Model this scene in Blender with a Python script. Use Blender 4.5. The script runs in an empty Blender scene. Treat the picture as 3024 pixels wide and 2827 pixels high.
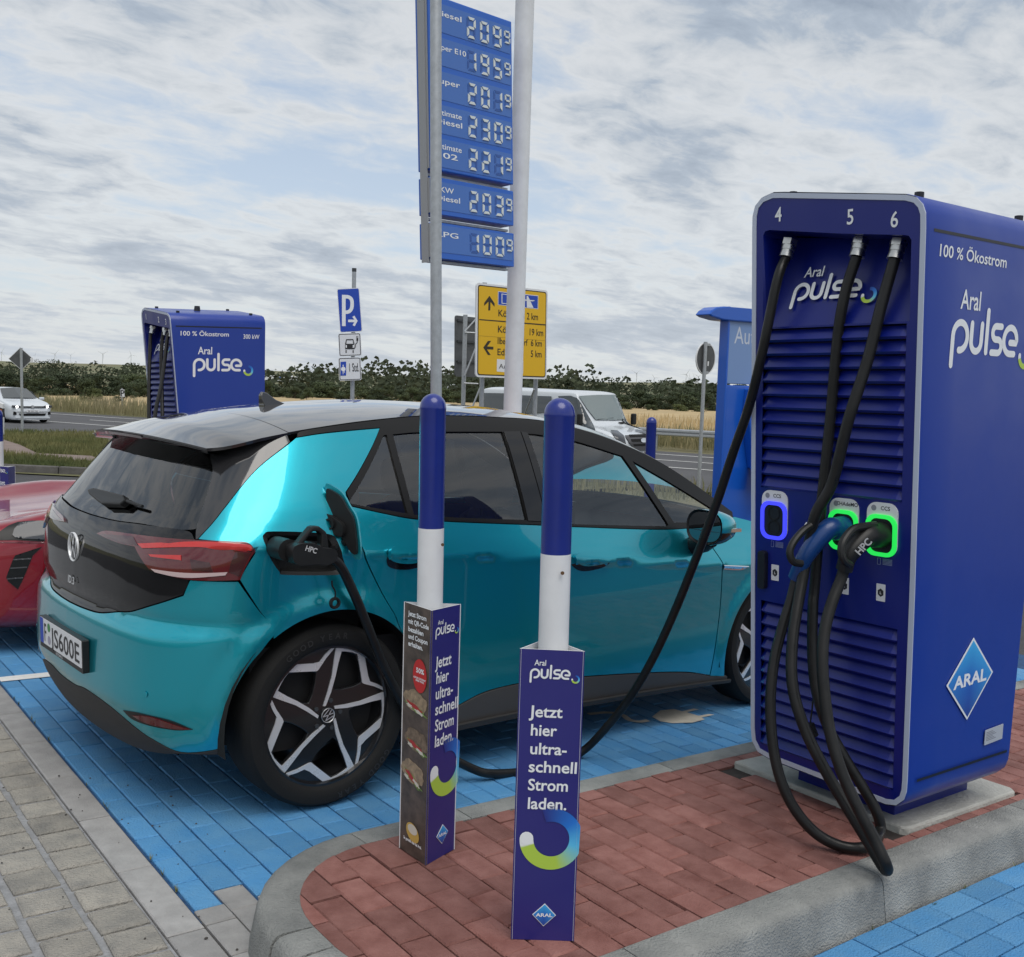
import bpy, bmesh, math, random
import numpy as np
from mathutils import Vector, Matrix
from mathutils.geometry import delaunay_2d_cdt
random.seed(7); rng = np.random.RandomState(7)
scn = bpy.context.scene
COL = scn.collection
R = math.radians
# ------------------------------------------------------------------ camera
SW, SH = 3024.0, 2827.0            # photograph size: pixel positions below are in these pixels
FPX, PSI, PITCH, ROLL, CAMH = 3006.93, 0.9188, 0.0600, 0.0560, 1.5137
fw = np.array([math.cos(PSI)*math.cos(PITCH), math.sin(PSI)*math.cos(PITCH), -math.sin(PITCH)])
rt0 = np.array([math.sin(PSI), -math.cos(PSI), 0.0]); up0 = np.cross(rt0, fw)
rt = math.cos(ROLL)*rt0 + math.sin(ROLL)*up0
up = math.cos(ROLL)*up0 - math.sin(ROLL)*rt0
EYE = np.array([0, 0, CAMH])
cd = bpy.data.cameras.new('camera'); cam = bpy.data.objects.new('camera', cd); COL.objects.link(cam)
cd.sensor_width = 36.0; cd.sensor_fit = 'HORIZONTAL'; cd.lens = 36.0*FPX/SW; cd.clip_start = 0.05; cd.clip_end = 20000
cam.matrix_world = Matrix(((rt[0], up[0], -fw[0], 0), (rt[1], up[1], -fw[1], 0), (rt[2], up[2], -fw[2], CAMH), (0, 0, 0, 1)))
scn.camera = cam
# ------------------------------------------------------------------ sky, sun, exposure
SUN_AZ, SUN_EL = R(-108), R(62)     # azimuth from +X towards +Y: to the right of the camera, veiled by cloud
world = bpy.data.worlds.new('World'); scn.world = world; world.use_nodes = True
nt = world.node_tree; N = nt.nodes; LK = nt.links; N.clear()
def wn(t, **k):
    n = N.new(t)
    for a, b in k.items(): setattr(n, a, b)
    return n
out = wn('ShaderNodeOutputWorld'); bg = wn('ShaderNodeBackground'); bg.inputs['Strength'].default_value = 0.1
LK.new(bg.outputs[0], out.inputs[0])
sky = wn('ShaderNodeTexSky'); sky.sky_type = 'NISHITA'; sky.sun_disc = False
sky.sun_elevation = SUN_EL; sky.sun_rotation = math.pi/2-SUN_AZ; sky.altitude = 150; sky.air_density = 1.0; sky.dust_density = 1.5; sky.ozone_density = 1.2
tc = wn('ShaderNodeTexCoord'); sep = wn('ShaderNodeSeparateXYZ'); LK.new(tc.outputs['Generated'], sep.inputs[0])
def wmath(op, a, b=None, c=None, clamp=False):
    n = wn('ShaderNodeMath', operation=op); n.use_clamp = clamp
    for i, v in enumerate((a, b, c)):
        if v is None: continue
        if isinstance(v, (int, float)): n.inputs[i].default_value = v
        else: LK.new(v, n.inputs[i])
    return n.outputs[0]
zc_ = wmath('ADD', wmath('MAXIMUM', sep.outputs[2], 0.0), 0.15)
comb = wn('ShaderNodeCombineXYZ'); LK.new(wmath('DIVIDE', sep.outputs[0], zc_), comb.inputs[0]); LK.new(wmath('DIVIDE', sep.outputs[1], zc_), comb.inputs[1])
mp = wn('ShaderNodeMapping'); mp.inputs['Rotation'].default_value = (0, 0, R(25)); mp.inputs['Scale'].default_value = (0.80, 1.10, 1); mp.inputs['Location'].default_value = (3.1, 1.7, 0); LK.new(comb.outputs[0], mp.inputs[0])
def wnoise(scale, detail, rough, dist, off):
    m = wn('ShaderNodeMapping'); m.inputs['Location'].default_value = off; LK.new(mp.outputs[0], m.inputs[0])
    n = wn('ShaderNodeTexNoise'); n.inputs['Scale'].default_value = scale; n.inputs['Detail'].default_value = detail; n.inputs['Roughness'].default_value = rough; n.inputs['Distortion'].default_value = dist
    LK.new(m.outputs[0], n.inputs['Vector']); return n.outputs[0]
n_big = wnoise(0.8, 4, 0.5, 0.3, (0, 0, 0)); n_mid = wnoise(2.4, 9, 0.58, 0.2, (5, 2, 0)); n_fine = wnoise(9.0, 7, 0.6, 0.5, (1, 9, 0))
dens = wmath('ADD', wmath('MULTIPLY', n_big, 0.46), wmath('ADD', wmath('MULTIPLY', n_mid, 0.46), wmath('MULTIPLY', n_fine, 0.25)))
cr = wn('ShaderNodeValToRGB'); LK.new(dens, cr.inputs[0])
cr.color_ramp.elements[0].position = 0.44; cr.color_ramp.elements[0].color = (0.42, 0.42, 0.42, 1)
cr.color_ramp.elements[1].position = 0.62; cr.color_ramp.elements[1].color = (1, 1, 1, 1)
# colour of the cloud: thin edges bright, thick middles grey-blue
cc = wn('ShaderNodeValToRGB'); LK.new(dens, cc.inputs[0])
el = cc.color_ramp.elements
el[0].position = 0.46; el[0].color = (4.3, 4.7, 5.05, 1)
el[1].position = 0.74; el[1].color = (1.6, 2.0, 2.6, 1)
e2 = el.new(0.55); e2.color = (5.25, 5.25, 5.1, 1)
e3 = el.new(0.64); e3.color = (2.75, 3.2, 3.8, 1)
mixc = wn('ShaderNodeMix', data_type='RGBA'); LK.new(cr.outputs[0], mixc.inputs[0]); LK.new(sky.outputs[0], mixc.inputs[6]); LK.new(cc.outputs[0], mixc.inputs[7])
# veil towards the horizon
hz = wmath('POWER', wmath('SUBTRACT', 1.0, wmath('MAXIMUM', sep.outputs[2], 0.0), clamp=True), 6.5)
mixh = wn('ShaderNodeMix', data_type='RGBA'); LK.new(wmath('MULTIPLY', hz, 0.82), mixh.inputs[0]); LK.new(mixc.outputs[2], mixh.inputs[6]); mixh.inputs[7].default_value = (4.35, 4.6, 4.85, 1)
LK.new(mixh.outputs[2], bg.inputs['Color'])
sd = bpy.data.lights.new('sun', 'SUN'); sd.energy = 1.2; sd.angle = R(45); sd.color = (1.0, 0.95, 0.88)
sun = bpy.data.objects.new('sun', sd); COL.objects.link(sun)
sv = Vector((math.cos(SUN_AZ)*math.cos(SUN_EL), math.sin(SUN_AZ)*math.cos(SUN_EL), math.sin(SUN_EL)))
sun.rotation_euler = sv.to_track_quat('Z', 'Y').to_euler()
vs = scn.view_settings; vs.view_transform = 'Standard'; vs.look = 'None'; vs.gamma = 1; vs.exposure = 0.62; vs.use_curve_mapping = False
# ------------------------------------------------------------------ pixel -> place
def ray(px): return fw + rt*(px[0]-SW/2)/FPX - up*(px[1]-SH/2)/FPX
def project(P):
    v = np.asarray(P)-EYE; z = v @ fw; return np.array([SW/2+FPX*(v@rt)/z, SH/2-FPX*(v@up)/z])
def gnd(px, z=0.0):
    v = ray(px); return EYE+v*((z-CAMH)/v[2])
def on_plane(px, P0, n):
    v = ray(px); return EYE+v*(((np.asarray(P0)-EYE)@np.asarray(n))/(v@np.asarray(n)))
FWXY = np.array([math.cos(PSI), math.sin(PSI)])
def at_depth(px, D):
    v = ray(px); return EYE+v*(D/(v[:2]@FWXY))
GUP = Vector((-0.0413, -0.0120, 0.9991))      # plumb line (the forecourt itself slopes a little)
def level(x, y): return .0413*x+.0120*y
def terr(x, y):
    v = (level(x, y)-.88)/.12
    return .12*(math.log1p(math.exp(v)) if v < 40 else v)
def tgnd(px):
    v = ray(px); t = 2.0
    while t < 2500:
        P = EYE+v*t
        if P[2] < relief(P[0], P[1]): return P
        t *= 1.003
    return P
def sstep(a, b, x):
    t = min(1, max(0, (x-a)/(b-a))); return t*t*(3-2*t)
def hnoise(x, y):
    return math.sin(x*.0031+1.3)*math.cos(y*.0027+.4)+.5*math.sin(x*.0083-y*.0061+2)+.3*math.sin(x*.017+y*.013)
def relief(x, y):
    D = x*FWXY[0]+y*FWXY[1]; lat = x*FWXY[1]-y*FWXY[0]
    d = math.hypot(x, y); z = terr(x, y)
    if d > 55:
        z += -2.0*sstep(55, 260, d)
        z += sstep(350, 2600, d)*(10.0+5.5*hnoise(x, y)-0.0045*lat)
    return z
def Zm(o, s, pts): return [(o[0]+q[0]/s, o[1]+q[1]/s)+tuple(q[2:]) for q in pts]
# ------------------------------------------------------------------ materials
MATS = {}
def mat(name, col, rough=.5, metal=0., coat=0., spec=.5, var=0., vscale=8., bump=0., bscale=60., rnd=0., emit=None, alpha=None, coatr=.03, rvar=0., col2=None, sheen=0.):
    if name in MATS: return MATS[name]
    m = bpy.data.materials.new(name); m.use_nodes = True; t = m.node_tree; n = t.nodes; l = t.links
    b = n['Principled BSDF']; b.inputs['Base Color'].default_value = (*col, 1); b.inputs['Roughness'].default_value = rough; b.inputs['Metallic'].default_value = metal
    b.inputs['Coat Weight'].default_value = coat; b.inputs['Coat Roughness'].default_value = coatr; b.inputs['Specular IOR Level'].default_value = spec
    if emit: b.inputs['Emission Color'].default_value = (*emit[0], 1); b.inputs['Emission Strength'].default_value = emit[1]
    src = None
    if var or bump or rvar or col2:
        tcn = n.new('ShaderNodeTexCoord'); co = tcn.outputs['Object']
        if rnd:
            oi = n.new('ShaderNodeObjectInfo'); vm = n.new('ShaderNodeVectorMath'); vm.operation = 'ADD'
            sc_ = n.new('ShaderNodeVectorMath'); sc_.operation = 'SCALE'; sc_.inputs[0].default_value = (37, 53, 19); l.new(oi.outputs['Random'], sc_.inputs['Scale'])
            l.new(co, vm.inputs[0]); l.new(sc_.outputs[0], vm.inputs[1]); co = vm.outputs[0]
    if var or col2:
        nz = n.new('ShaderNodeTexNoise'); nz.inputs['Scale'].default_value = vscale; nz.inputs['Detail'].default_value = 6; nz.inputs['Roughness'].default_value = .62; l.new(co, nz.inputs['Vector'])
        mr = n.new('ShaderNodeMapRange'); mr.inputs[1].default_value = .3; mr.inputs[2].default_value = .7; l.new(nz.outputs[0], mr.inputs[0])
        mx = n.new('ShaderNodeMix'); mx.data_type = 'RGBA'; l.new(mr.outputs[0], mx.inputs[0])
        ca = tuple(c*(1-var) for c in col); cb = tuple(min(1, c*(1+var)) for c in col) if col2 is None else col2
        mx.inputs[6].default_value = (*ca, 1); mx.inputs[7].default_value = (*cb, 1); src = mx.outputs[2]
    if rnd:
        oi2 = n.new('ShaderNodeObjectInfo'); mr2 = n.new('ShaderNodeMapRange'); mr2.inputs[3].default_value = 1-rnd; mr2.inputs[4].default_value = 1+rnd; l.new(oi2.outputs['Random'], mr2.inputs[0])
        hs = n.new('ShaderNodeHueSaturation'); l.new(mr2.outputs[0], hs.inputs['Value'])
        if src: l.new(src, hs.inputs['Color'])
        else: hs.inputs['Color'].default_value = (*col, 1)
        src = hs.outputs[0]
    if src: l.new(src, b.inputs['Base Color'])
    if rvar:
        nr = n.new('ShaderNodeTexNoise'); nr.inputs['Scale'].default_value = vscale*2.3; nr.inputs['Detail'].default_value = 5; l.new(co, nr.inputs['Vector'])
        mrr = n.new('ShaderNodeMapRange'); mrr.inputs[1].default_value = .3; mrr.inputs[2].default_value = .7; mrr.inputs[3].default_value = max(0, rough-rvar); mrr.inputs[4].default_value = min(1, rough+rvar); l.new(nr.outputs[0], mrr.inputs[0]); l.new(mrr.outputs[0], b.inputs['Roughness'])
    if bump:
        nb = n.new('ShaderNodeTexNoise'); nb.inputs['Scale'].default_value = bscale; nb.inputs['Detail'].default_value = 5; l.new(co, nb.inputs['Vector'])
        bp = n.new('ShaderNodeBump'); bp.inputs['Strength'].default_value = bump; bp.inputs['Distance'].default_value = .01; l.new(nb.outputs[0], bp.inputs['Height']); l.new(bp.outputs[0], b.inputs['Normal'])
    MATS[name] = m; return m
def glassmat(name, tint, refl=1.0, rough=0.0):
    if name in MATS: return MATS[name]
    m = bpy.data.materials.new(name); m.use_nodes = True; t = m.node_tree; n = t.nodes; l = t.links; n.clear()
    o = n.new('ShaderNodeOutputMaterial'); mx = n.new('ShaderNodeMixShader'); tr = n.new('ShaderNodeBsdfTransparent'); gl = n.new('ShaderNodeBsdfGlossy'); fr = n.new('ShaderNodeFresnel')
    fr.inputs['IOR'].default_value = 1.9; tr.inputs[0].default_value = (*tint, 1); gl.inputs['Roughness'].default_value = rough; gl.inputs['Color'].default_value = (refl, refl, refl, 1)
    l.new(fr.outputs[0], mx.inputs[0]); l.new(tr.outputs[0], mx.inputs[1]); l.new(gl.outputs[0], mx.inputs[2]); l.new(mx.outputs[0], o.inputs[0])
    MATS[name] = m; return m
def vcmat(name, rough=.45):
    m = bpy.data.materials.new(name); m.use_nodes = True; n = m.node_tree.nodes; b = n['Principled BSDF']; b.inputs['Roughness'].default_value = rough
    a = n.new('ShaderNodeVertexColor'); a.layer_name = 'Col'; m.node_tree.links.new(a.outputs[0], b.inputs['Base Color']); MATS[name] = m; return m
# ------------------------------------------------------------------ mesh building
class MB:
    def __init__(s): s.v = []; s.f = []; s.c = None
    def add(s, vs, fs):
        o = len(s.v); s.v += [tuple(float(c) for c in p) for p in vs]; s.f += [tuple(i+o for i in f) for f in fs]; return s
    def box(s, c, d, rz=0, M=None):
        hx, hy, hz = d[0]/2, d[1]/2, d[2]/2; vs = []
        for sx, sy, sz in ((-1,-1,-1),(1,-1,-1),(1,1,-1),(-1,1,-1),(-1,-1,1),(1,-1,1),(1,1,1),(-1,1,1)):
            x, y, z = sx*hx, sy*hy, sz*hz
            if rz: x, y = x*math.cos(rz)-y*math.sin(rz), x*math.sin(rz)+y*math.cos(rz)
            p = Vector((x+c[0], y+c[1], z+c[2]))
            vs.append(M @ p if M else p)
        return s.add(vs, [(0,3,2,1),(4,5,6,7),(0,1,5,4),(1,2,6,5),(2,3,7,6),(3,0,4,7)])
    def cyl(s, a, b, r0, r1=None, n=16, caps=True):
        r1 = r0 if r1 is None else r1; a = Vector(a); b = Vector(b); d = (b-a).normalized(); u = d.orthogonal().normalized(); w = d.cross(u)
        vs = [a+(u*math.cos(t)+w*math.sin(t))*r0 for t in [2*math.pi*i/n for i in range(n)]]+[b+(u*math.cos(t)+w*math.sin(t))*r1 for t in [2*math.pi*i/n for i in range(n)]]
        fs = [(i, (i+1)%n, n+(i+1)%n, n+i) for i in range(n)]
        if caps: fs += [tuple(range(n-1, -1, -1)), tuple(range(n, 2*n))]
        return s.add(vs, fs)
    def lathe(s, prof, M=None, n=32, closed=False):
        # prof: (r, h) pairs turned round local z
        vs = []; m = len(prof)
        for i in range(n):
            a = 2*math.pi*i/n
            for r, h in prof:
                p = Vector((r*math.cos(a), r*math.sin(a), h)); vs.append(M @ p if M else p)
        fs = []
        for i in range(n):
            j = (i+1) % n
            for k in range(m-1 if not closed else m):
                k2 = (k+1) % m; fs.append((i*m+k, j*m+k, j*m+k2, i*m+k2))
        return s.add(vs, fs)
    def tube(s, pts, r, n=12, caps=True):
        P = [Vector(p) for p in pts]; rs = r if isinstance(r, (list, tuple)) else [r]*len(P)
        u = None; vs = []
        for i, p in enumerate(P):
            d = (P[min(i+1, len(P)-1)]-P[max(i-1, 0)]).normalized()
            u = d.orthogonal().normalized() if u is None else (u-d*u.dot(d)).normalized()
            w = d.cross(u)
            vs += [p+(u*math.cos(2*math.pi*k/n)+w*math.sin(2*math.pi*k/n))*rs[i] for k in range(n)]
        fs = [(i*n+k, i*n+(k+1)%n, (i+1)*n+(k+1)%n, (i+1)*n+k) for i in range(len(P)-1) for k in range(n)]
        if caps: fs += [tuple(range(n-1, -1, -1)), tuple(range((len(P)-1)*n, len(P)*n))]
        return s.add(vs, fs)
    def prism(s, outl, M, t0, t1, holes=()):
        """outline (a,b) in frame M's xy, from height t0 to t1; may have holes"""
        loops = [list(map(tuple, outl))]+[list(map(tuple, h)) for h in holes]
        V2, T = tri(loops)
        k = len(V2)
        vs = [M @ Vector((a, b, t1)) for a, b in V2]+[M @ Vector((a, b, t0)) for a, b in V2]
        fs = [t for t in T]+[(t[2]+k, t[1]+k, t[0]+k) for t in T]
        cnt = {}
        for t in T:
            for i in range(3):
                e = (t[i], t[(i+1)%3]); cnt[e] = 1
        for (a, b) in cnt:
            if (b, a) not in cnt: fs.append((a, a+k, b+k, b))
        return s.add(vs, fs)
    def sheet(s, outl, M, h=0, holes=()):
        loops = [list(map(tuple, outl))]+[list(map(tuple, q)) for q in holes]
        V2, T = tri(loops); return s.add([M @ Vector((a, b, h)) for a, b in V2], T)
def inside(pt, loops):
    x, y = pt; c = False
    for L in loops:
        n = len(L); j = n-1
        for i in range(n):
            if (L[i][1] > y) != (L[j][1] > y) and x < (L[j][0]-L[i][0])*(y-L[i][1])/(L[j][1]-L[i][1])+L[i][0]: c = not c
            j = i
    return c
def tri(loops, extra=()):
    V = []; E = []
    for L in loops:
        o = len(V); V += [Vector((p[0], p[1])) for p in L]; E += [(o+i, o+(i+1) % len(L)) for i in range(len(L))]
    V += [Vector(p) for p in extra]
    v2, e2, f2, *_ = delaunay_2d_cdt(V, E, [], 0, 1e-6)
    T = []
    for f in f2:
        c = ((v2[f[0]][0]+v2[f[1]][0]+v2[f[2]][0])/3, (v2[f[0]][1]+v2[f[1]][1]+v2[f[2]][1])/3)
        if inside(c, loops):
            a, b, d = (v2[i] for i in f)
            T.append(tuple(f) if (b-a).cross(d-a) > 0 else (f[0], f[2], f[1]))
    return [(p[0], p[1]) for p in v2], T
def obj(name, mb, m, parent=None, smooth=False, bevel=0, ang=35, seg=2):
    me = bpy.data.meshes.new(name)
    if isinstance(mb, MB): me.from_pydata(mb.v, [], mb.f)
    else: me = mb
    if isinstance(m, str): m = MATS[m]
    me.materials.append(m)
    if smooth:
        me.shade_smooth()
        if ang < 180: 
            bm = bmesh.new(); bm.from_mesh(me); bm.normal_update()
            for e in bm.edges:
                if len(e.link_faces) != 2 or e.calc_face_angle(0) > R(ang): e.smooth = False
            bm.to_mesh(me); bm.free()
    o = bpy.data.objects.new(name, me); COL.objects.link(o)
    if parent: o.parent = parent
    if bevel:
        b = o.modifiers.new('bevel', 'BEVEL'); b.width = bevel; b.segments = seg; b.limit_method = 'ANGLE'; b.angle_limit = R(40); b.harden_normals = False
    return o
def vcobj(name, mb, cols, m, parent=None):
    o = obj(name, mb, m, parent); me = o.data; a = me.color_attributes.new('Col', 'FLOAT_COLOR', 'POINT')
    for i, c in enumerate(cols): a.data[i].color = (*c, 1)
    return o
def thing(name, label, cat, loc=(0,0,0), rz=0, group=None):
    o = bpy.data.objects.new(name, None); COL.objects.link(o); o.location = loc; o.rotation_euler = (0, 0, rz); o.empty_display_size = .2
    return tag(o, label, cat, group)
def tag(o, label, cat, group=None):
    o['label'] = label; o['category'] = cat
    if group: o['group'] = group
    return o
def struct(name, mb, m, **k):
    o = obj(name, mb, m, **k); o['kind'] = 'structure'; return o
def stuff(name, mb, m, parent=None, label=None, cat=None, **k):
    o = obj(name, mb, m, parent, **k); o['kind'] = 'stuff'
    if label: o['label'] = label; o['category'] = cat
    return o
def inst(src, name, M, parent=None):
    o = bpy.data.objects.new(name, src); COL.objects.link(o); o.matrix_local = M
    if parent: o.parent = parent
    return o
def fr(origin, u, v):
    u = Vector(u).normalized(); v = Vector(v); v = (v-u*v.dot(u)).normalized(); n = u.cross(v); o = Vector(origin)
    return Matrix(((u[0], v[0], n[0], o[0]), (u[1], v[1], n[1], o[1]), (u[2], v[2], n[2], o[2]), (0, 0, 0, 1)))
def catmull(P, n=8, closed=False):
    P = [np.array(p, float) for p in P]; out_ = []; k = len(P)
    for i in range(k if closed else k-1):
        p0 = P[i-1] if (i > 0 or closed) else 2*P[0]-P[1]; p1 = P[i]; p2 = P[(i+1) % k]; p3 = P[(i+2) % k] if (i+2 < k or closed) else 2*P[-1]-P[-2]
        for j in range(n):
            t = j/n; out_.append(.5*((2*p1)+(p2-p0)*t+(2*p0-5*p1+4*p2-p3)*t*t+(3*p1-p0-3*p2+p3)*t**3))
    if not closed: out_.append(P[-1])
    return out_
def rrect(w, h, r, n=5, cx=0, cy=0):
    pts = []
    for sx, sy, a0 in ((1,1,0),(-1,1,90),(-1,-1,180),(1,-1,270)):
        for i in range(n+1):
            a = R(a0+90*i/n); pts.append((cx+sx*(w/2-r)+r*math.cos(a), cy+sy*(h/2-r)+r*math.sin(a)))
    return pts
def ring(cx, cy, r, n=24): return [(cx+r*math.cos(2*math.pi*i/n), cy+r*math.sin(2*math.pi*i/n)) for i in range(n)]
def stroke(pl, w, n=5):
    """outline of a thick polyline with round ends"""
    P = [np.array(p, float) for p in pl]; Lf = []; Rt = []
    for i in range(len(P)):
        d = P[min(i+1, len(P)-1)]-P[max(i-1, 0)]; d /= np.linalg.norm(d)+1e-9; nn = np.array([-d[1], d[0]]); Lf.append(P[i]+nn*w/2); Rt.append(P[i]-nn*w/2)
    def cap(c, d):
        a0 = math.atan2(d[1], d[0]); return [c+np.array([math.cos(a0+R(90)-R(180)*k/n), math.sin(a0+R(90)-R(180)*k/n)])*w/2 for k in range(1, n)]
    return [tuple(p) for p in Lf]+[tuple(p) for p in cap(P[-1], P[-1]-P[-2])]+[tuple(p) for p in reversed(Rt)]+[tuple(p) for p in cap(P[0], P[0]-P[1])]
def ribbon(mb, pl, w, M, h=0, flat=False):
    P = [np.array(p, float) for p in pl]; vs = []
    n = len(P)
    for i in range(n):
        d = P[min(i+1, n-1)]-P[max(i-1, 0)]; d /= np.linalg.norm(d)+1e-9; nn = np.array([-d[1], d[0]])*w/2
        for q in (P[i]+nn, P[i]-nn): vs.append(M @ Vector((q[0], q[1], h)))
    mb.add(vs, [(2*i+1, 2*i+3, 2*i+2, 2*i) for i in range(n-1)])
    if not flat:
        for c, sgn in ((P[0], 1), (P[-1], 1)):
            k = 10; mb.add([M @ Vector((c[0]+w/2*math.cos(2*math.pi*j/k), c[1]+w/2*math.sin(2*math.pi*j/k), h+.0002)) for j in range(k)], [tuple(range(k))])
    return mb
def arc(cx, cy, r, a0, a1, n=12): return [(cx+r*math.cos(R(a0+(a1-a0)*i/n)), cy+r*math.sin(R(a0+(a1-a0)*i/n))) for i in range(n+1)]
_TX = {}
def text(name, s, m, parent, M, size, align='LEFT', xs=1.0, bold=0.0, shear=0.0, h=.0015, width=None):
    key = (s, round(bold, 4), align, round(shear, 2))
    if key not in _TX:
        cu = bpy.data.curves.new('t', 'FONT'); cu.body = s; cu.align_x = align; cu.offset = bold; cu.size = 1.0; cu.resolution_u = 3; cu.shear = shear
        ob = bpy.data.objects.new('t', cu); COL.objects.link(ob); dg = bpy.context.evaluated_depsgraph_get(); me0 = bpy.data.meshes.new_from_object(ob.evaluated_get(dg))
        v = np.array([tuple(q.co)[:2] for q in me0.vertices]); _TX[key] = (v, [tuple(q.vertices) for q in me0.polygons]); bpy.data.objects.remove(ob); bpy.data.curves.remove(cu); bpy.data.meshes.remove(me0)
    v, f = _TX[key]; v = v*size*np.array([xs, 1])
    if width: v = v*np.array([width/(v[:, 0].max()-v[:, 0].min()), 1])
    mb = MB(); mb.add([M @ Vector((a, b, h)) for a, b in v], f)
    return obj(name, mb, m, parent)
# ------------------------------------------------------------------ shared materials
mat('asphalt', (.055,.055,.058), .85, var=.25, vscale=3, bump=.5, bscale=180)
mat('road_asphalt', (.075,.075,.08), .8, var=.2, vscale=.7, bump=.3, bscale=60)
mat('soil', (.17,.14,.10), .95, var=.3, vscale=.6, bump=.5, bscale=8)
mat('blue_paver', (.068,.262,.54), .62, col2=(.115,.31,.54), vscale=6, bump=.8, bscale=150, rnd=.15, rvar=.1, spec=.35)
mat('blue_joint', (.02,.07,.17), .9, var=.3, vscale=30)
mat('grey_paver', (.32,.315,.31), .85, var=.16, vscale=12, bump=.4, bscale=150, rnd=.12)
mat('cobble', (.285,.276,.255), .85, var=.2, vscale=11, bump=1.0, bscale=120, rnd=.16, col2=(.375,.35,.305))
mat('joint_mortar', (.27,.275,.285), .9, var=.25, vscale=20, bump=.6, bscale=90)
mat('red_brick', (.225,.080,.064), .82, var=.25, vscale=9, bump=.55, bscale=160, rnd=.2, col2=(.30,.140,.120))
mat('brick_joint', (.035,.028,.025), .95, var=.3, vscale=30)
mat('kerb_concrete', (.24,.25,.245), .88, var=.3, vscale=5, bump=1.0, bscale=150, rnd=.12, col2=(.33,.335,.32))
mat('pad_concrete', (.40,.40,.37), .85, var=.14, vscale=9, bump=.6, bscale=70)
mat('white_paint', (.72,.72,.70), .6, var=.10, vscale=25)
mat('grass', (.13,.15,.045), .9, var=.45, vscale=1.2, rnd=.1)
mat('dry_grass', (.34,.28,.15), .9, var=.35, vscale=2)
mat('wheat', (.44,.33,.17), .9, var=.2, vscale=.25, bump=.6, bscale=3)
mat('far_field', (.36,.29,.17), .9, var=.4, vscale=.012, col2=(.10,.14,.06))
mat('galvanised', (.42,.44,.46), .45, metal=.6, var=.12, vscale=20, rvar=.1)
mat('dark_metal', (.06,.065,.07), .5, metal=.4)
mat('sign_back', (.10,.105,.11), .55, metal=.3, var=.2, vscale=5)
mat('white_sheet', (.72,.73,.75), .45)
mat('white_print', (.80,.82,.84), .5)
mat('black_print', (.02,.02,.022), .5)
mat('rubber', (.012,.012,.013), .6, spec=.3)
mat('black_plastic', (.012,.0125,.013), .42, var=.15, vscale=30, spec=.35)
mat('dark_plastic', (.034,.033,.033), .6, bump=.15, bscale=400, spec=.35)
mat('chrome', (.75,.76,.78), .18, metal=1.0)
mat('metal_fitting', (.55,.55,.53), .3, metal=1.0, rvar=.1)
vcmat('print_colours')
I4 = Matrix.Identity(4)
# ------------------------------------------------------------------ terrain to the horizon
def build_ground():
    rs = [0.5, 2, 4, 7, 10, 13, 16, 19, 22, 25, 28, 32, 37, 43, 50, 60, 75, 95, 120, 150, 190, 240, 300, 380, 480, 600, 760, 950, 1200, 1500, 1900, 2400, 3000, 3800, 5000, 7000, 10000]
    na = 180; mb = MB(); vs = [(0, 0, -.09)]
    for r_ in rs:
        for k in range(na):
            a = 2*math.pi*k/na; x, y = r_*math.cos(a), r_*math.sin(a); vs.append((x, y, relief(x, y)-.09))
    fs = [(0, 1+k, 1+(k+1) % na) for k in range(na)]
    for i in range(len(rs)-1):
        for k in range(na):
            a = 1+i*na+k; b = 1+i*na+(k+1) % na; fs.append((a, a+na, b+na, b))
    mb.add(vs, fs); return struct('ground', mb, 'far_field', smooth=True, ang=180)
build_ground()
def drape(poly, step, dz):
    """sheet over the terrain; poly in xy"""
    xs = [p[0] for p in poly]; ys = [p[1] for p in poly]; ex = []
    x = min(xs)+step/2
    while x < max(xs):
        y = min(ys)+step/2
        while y < max(ys):
            if inside((x, y), [poly]): ex.append((x, y))
            y += step
        x += step
    dense = []
    for i in range(len(poly)):
        a = np.array(poly[i]); b = np.array(poly[(i+1) % len(poly)]); k = max(1, int(np.linalg.norm(b-a)/step))
        dense += [tuple(a+(b-a)*j/k) for j in range(k)]
    V2, T = tri([dense], ex)
    return MB().add([(a, b, relief(a, b)+dz) for a, b in V2], T)
struct('forecourt_asphalt', drape([(-14, -14), (16, -14), (15.5, 8), (12.5, 16), (5.2, 19.4), (3.5, 20.6), (-14, 26)], 1.0, -.03), 'asphalt')
rdir = np.array([.376, -.9266]); rn = np.array([.9266, .376]); rp = np.array([21.92, 21.19])
def strip(o0, o1, s0, s1): return [tuple(rp+rdir*s0+rn*o0), tuple(rp+rdir*s0+rn*o1), tuple(rp+rdir*s1+rn*o1), tuple(rp+rdir*s1+rn*o0)]
struct('road', drape(strip(-6.5, 7.0, -220, 70), 3.0, .0), 'road_asphalt')
def mark(o, s0, s1, w=.15):
    return drape(strip(o-w/2, o+w/2, s0, s1), 3.0, .012)
struct('road_marking', mark(0.0, -200, 70, .16), 'white_paint')
struct('road_marking', mark(5.3, -200, 70, .16), 'white_paint')
for s0 in range(-120, 60, 9): struct('road_marking', mark(2.7, s0, s0+4.5, .14), 'white_paint')
struct('wheat_field', drape(strip(12.5, 130, -95, 140), 9.0, .06), 'wheat')
struct('field', drape(strip(30, 150, -330, -100), 9.0, .02), 'wheat')
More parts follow.
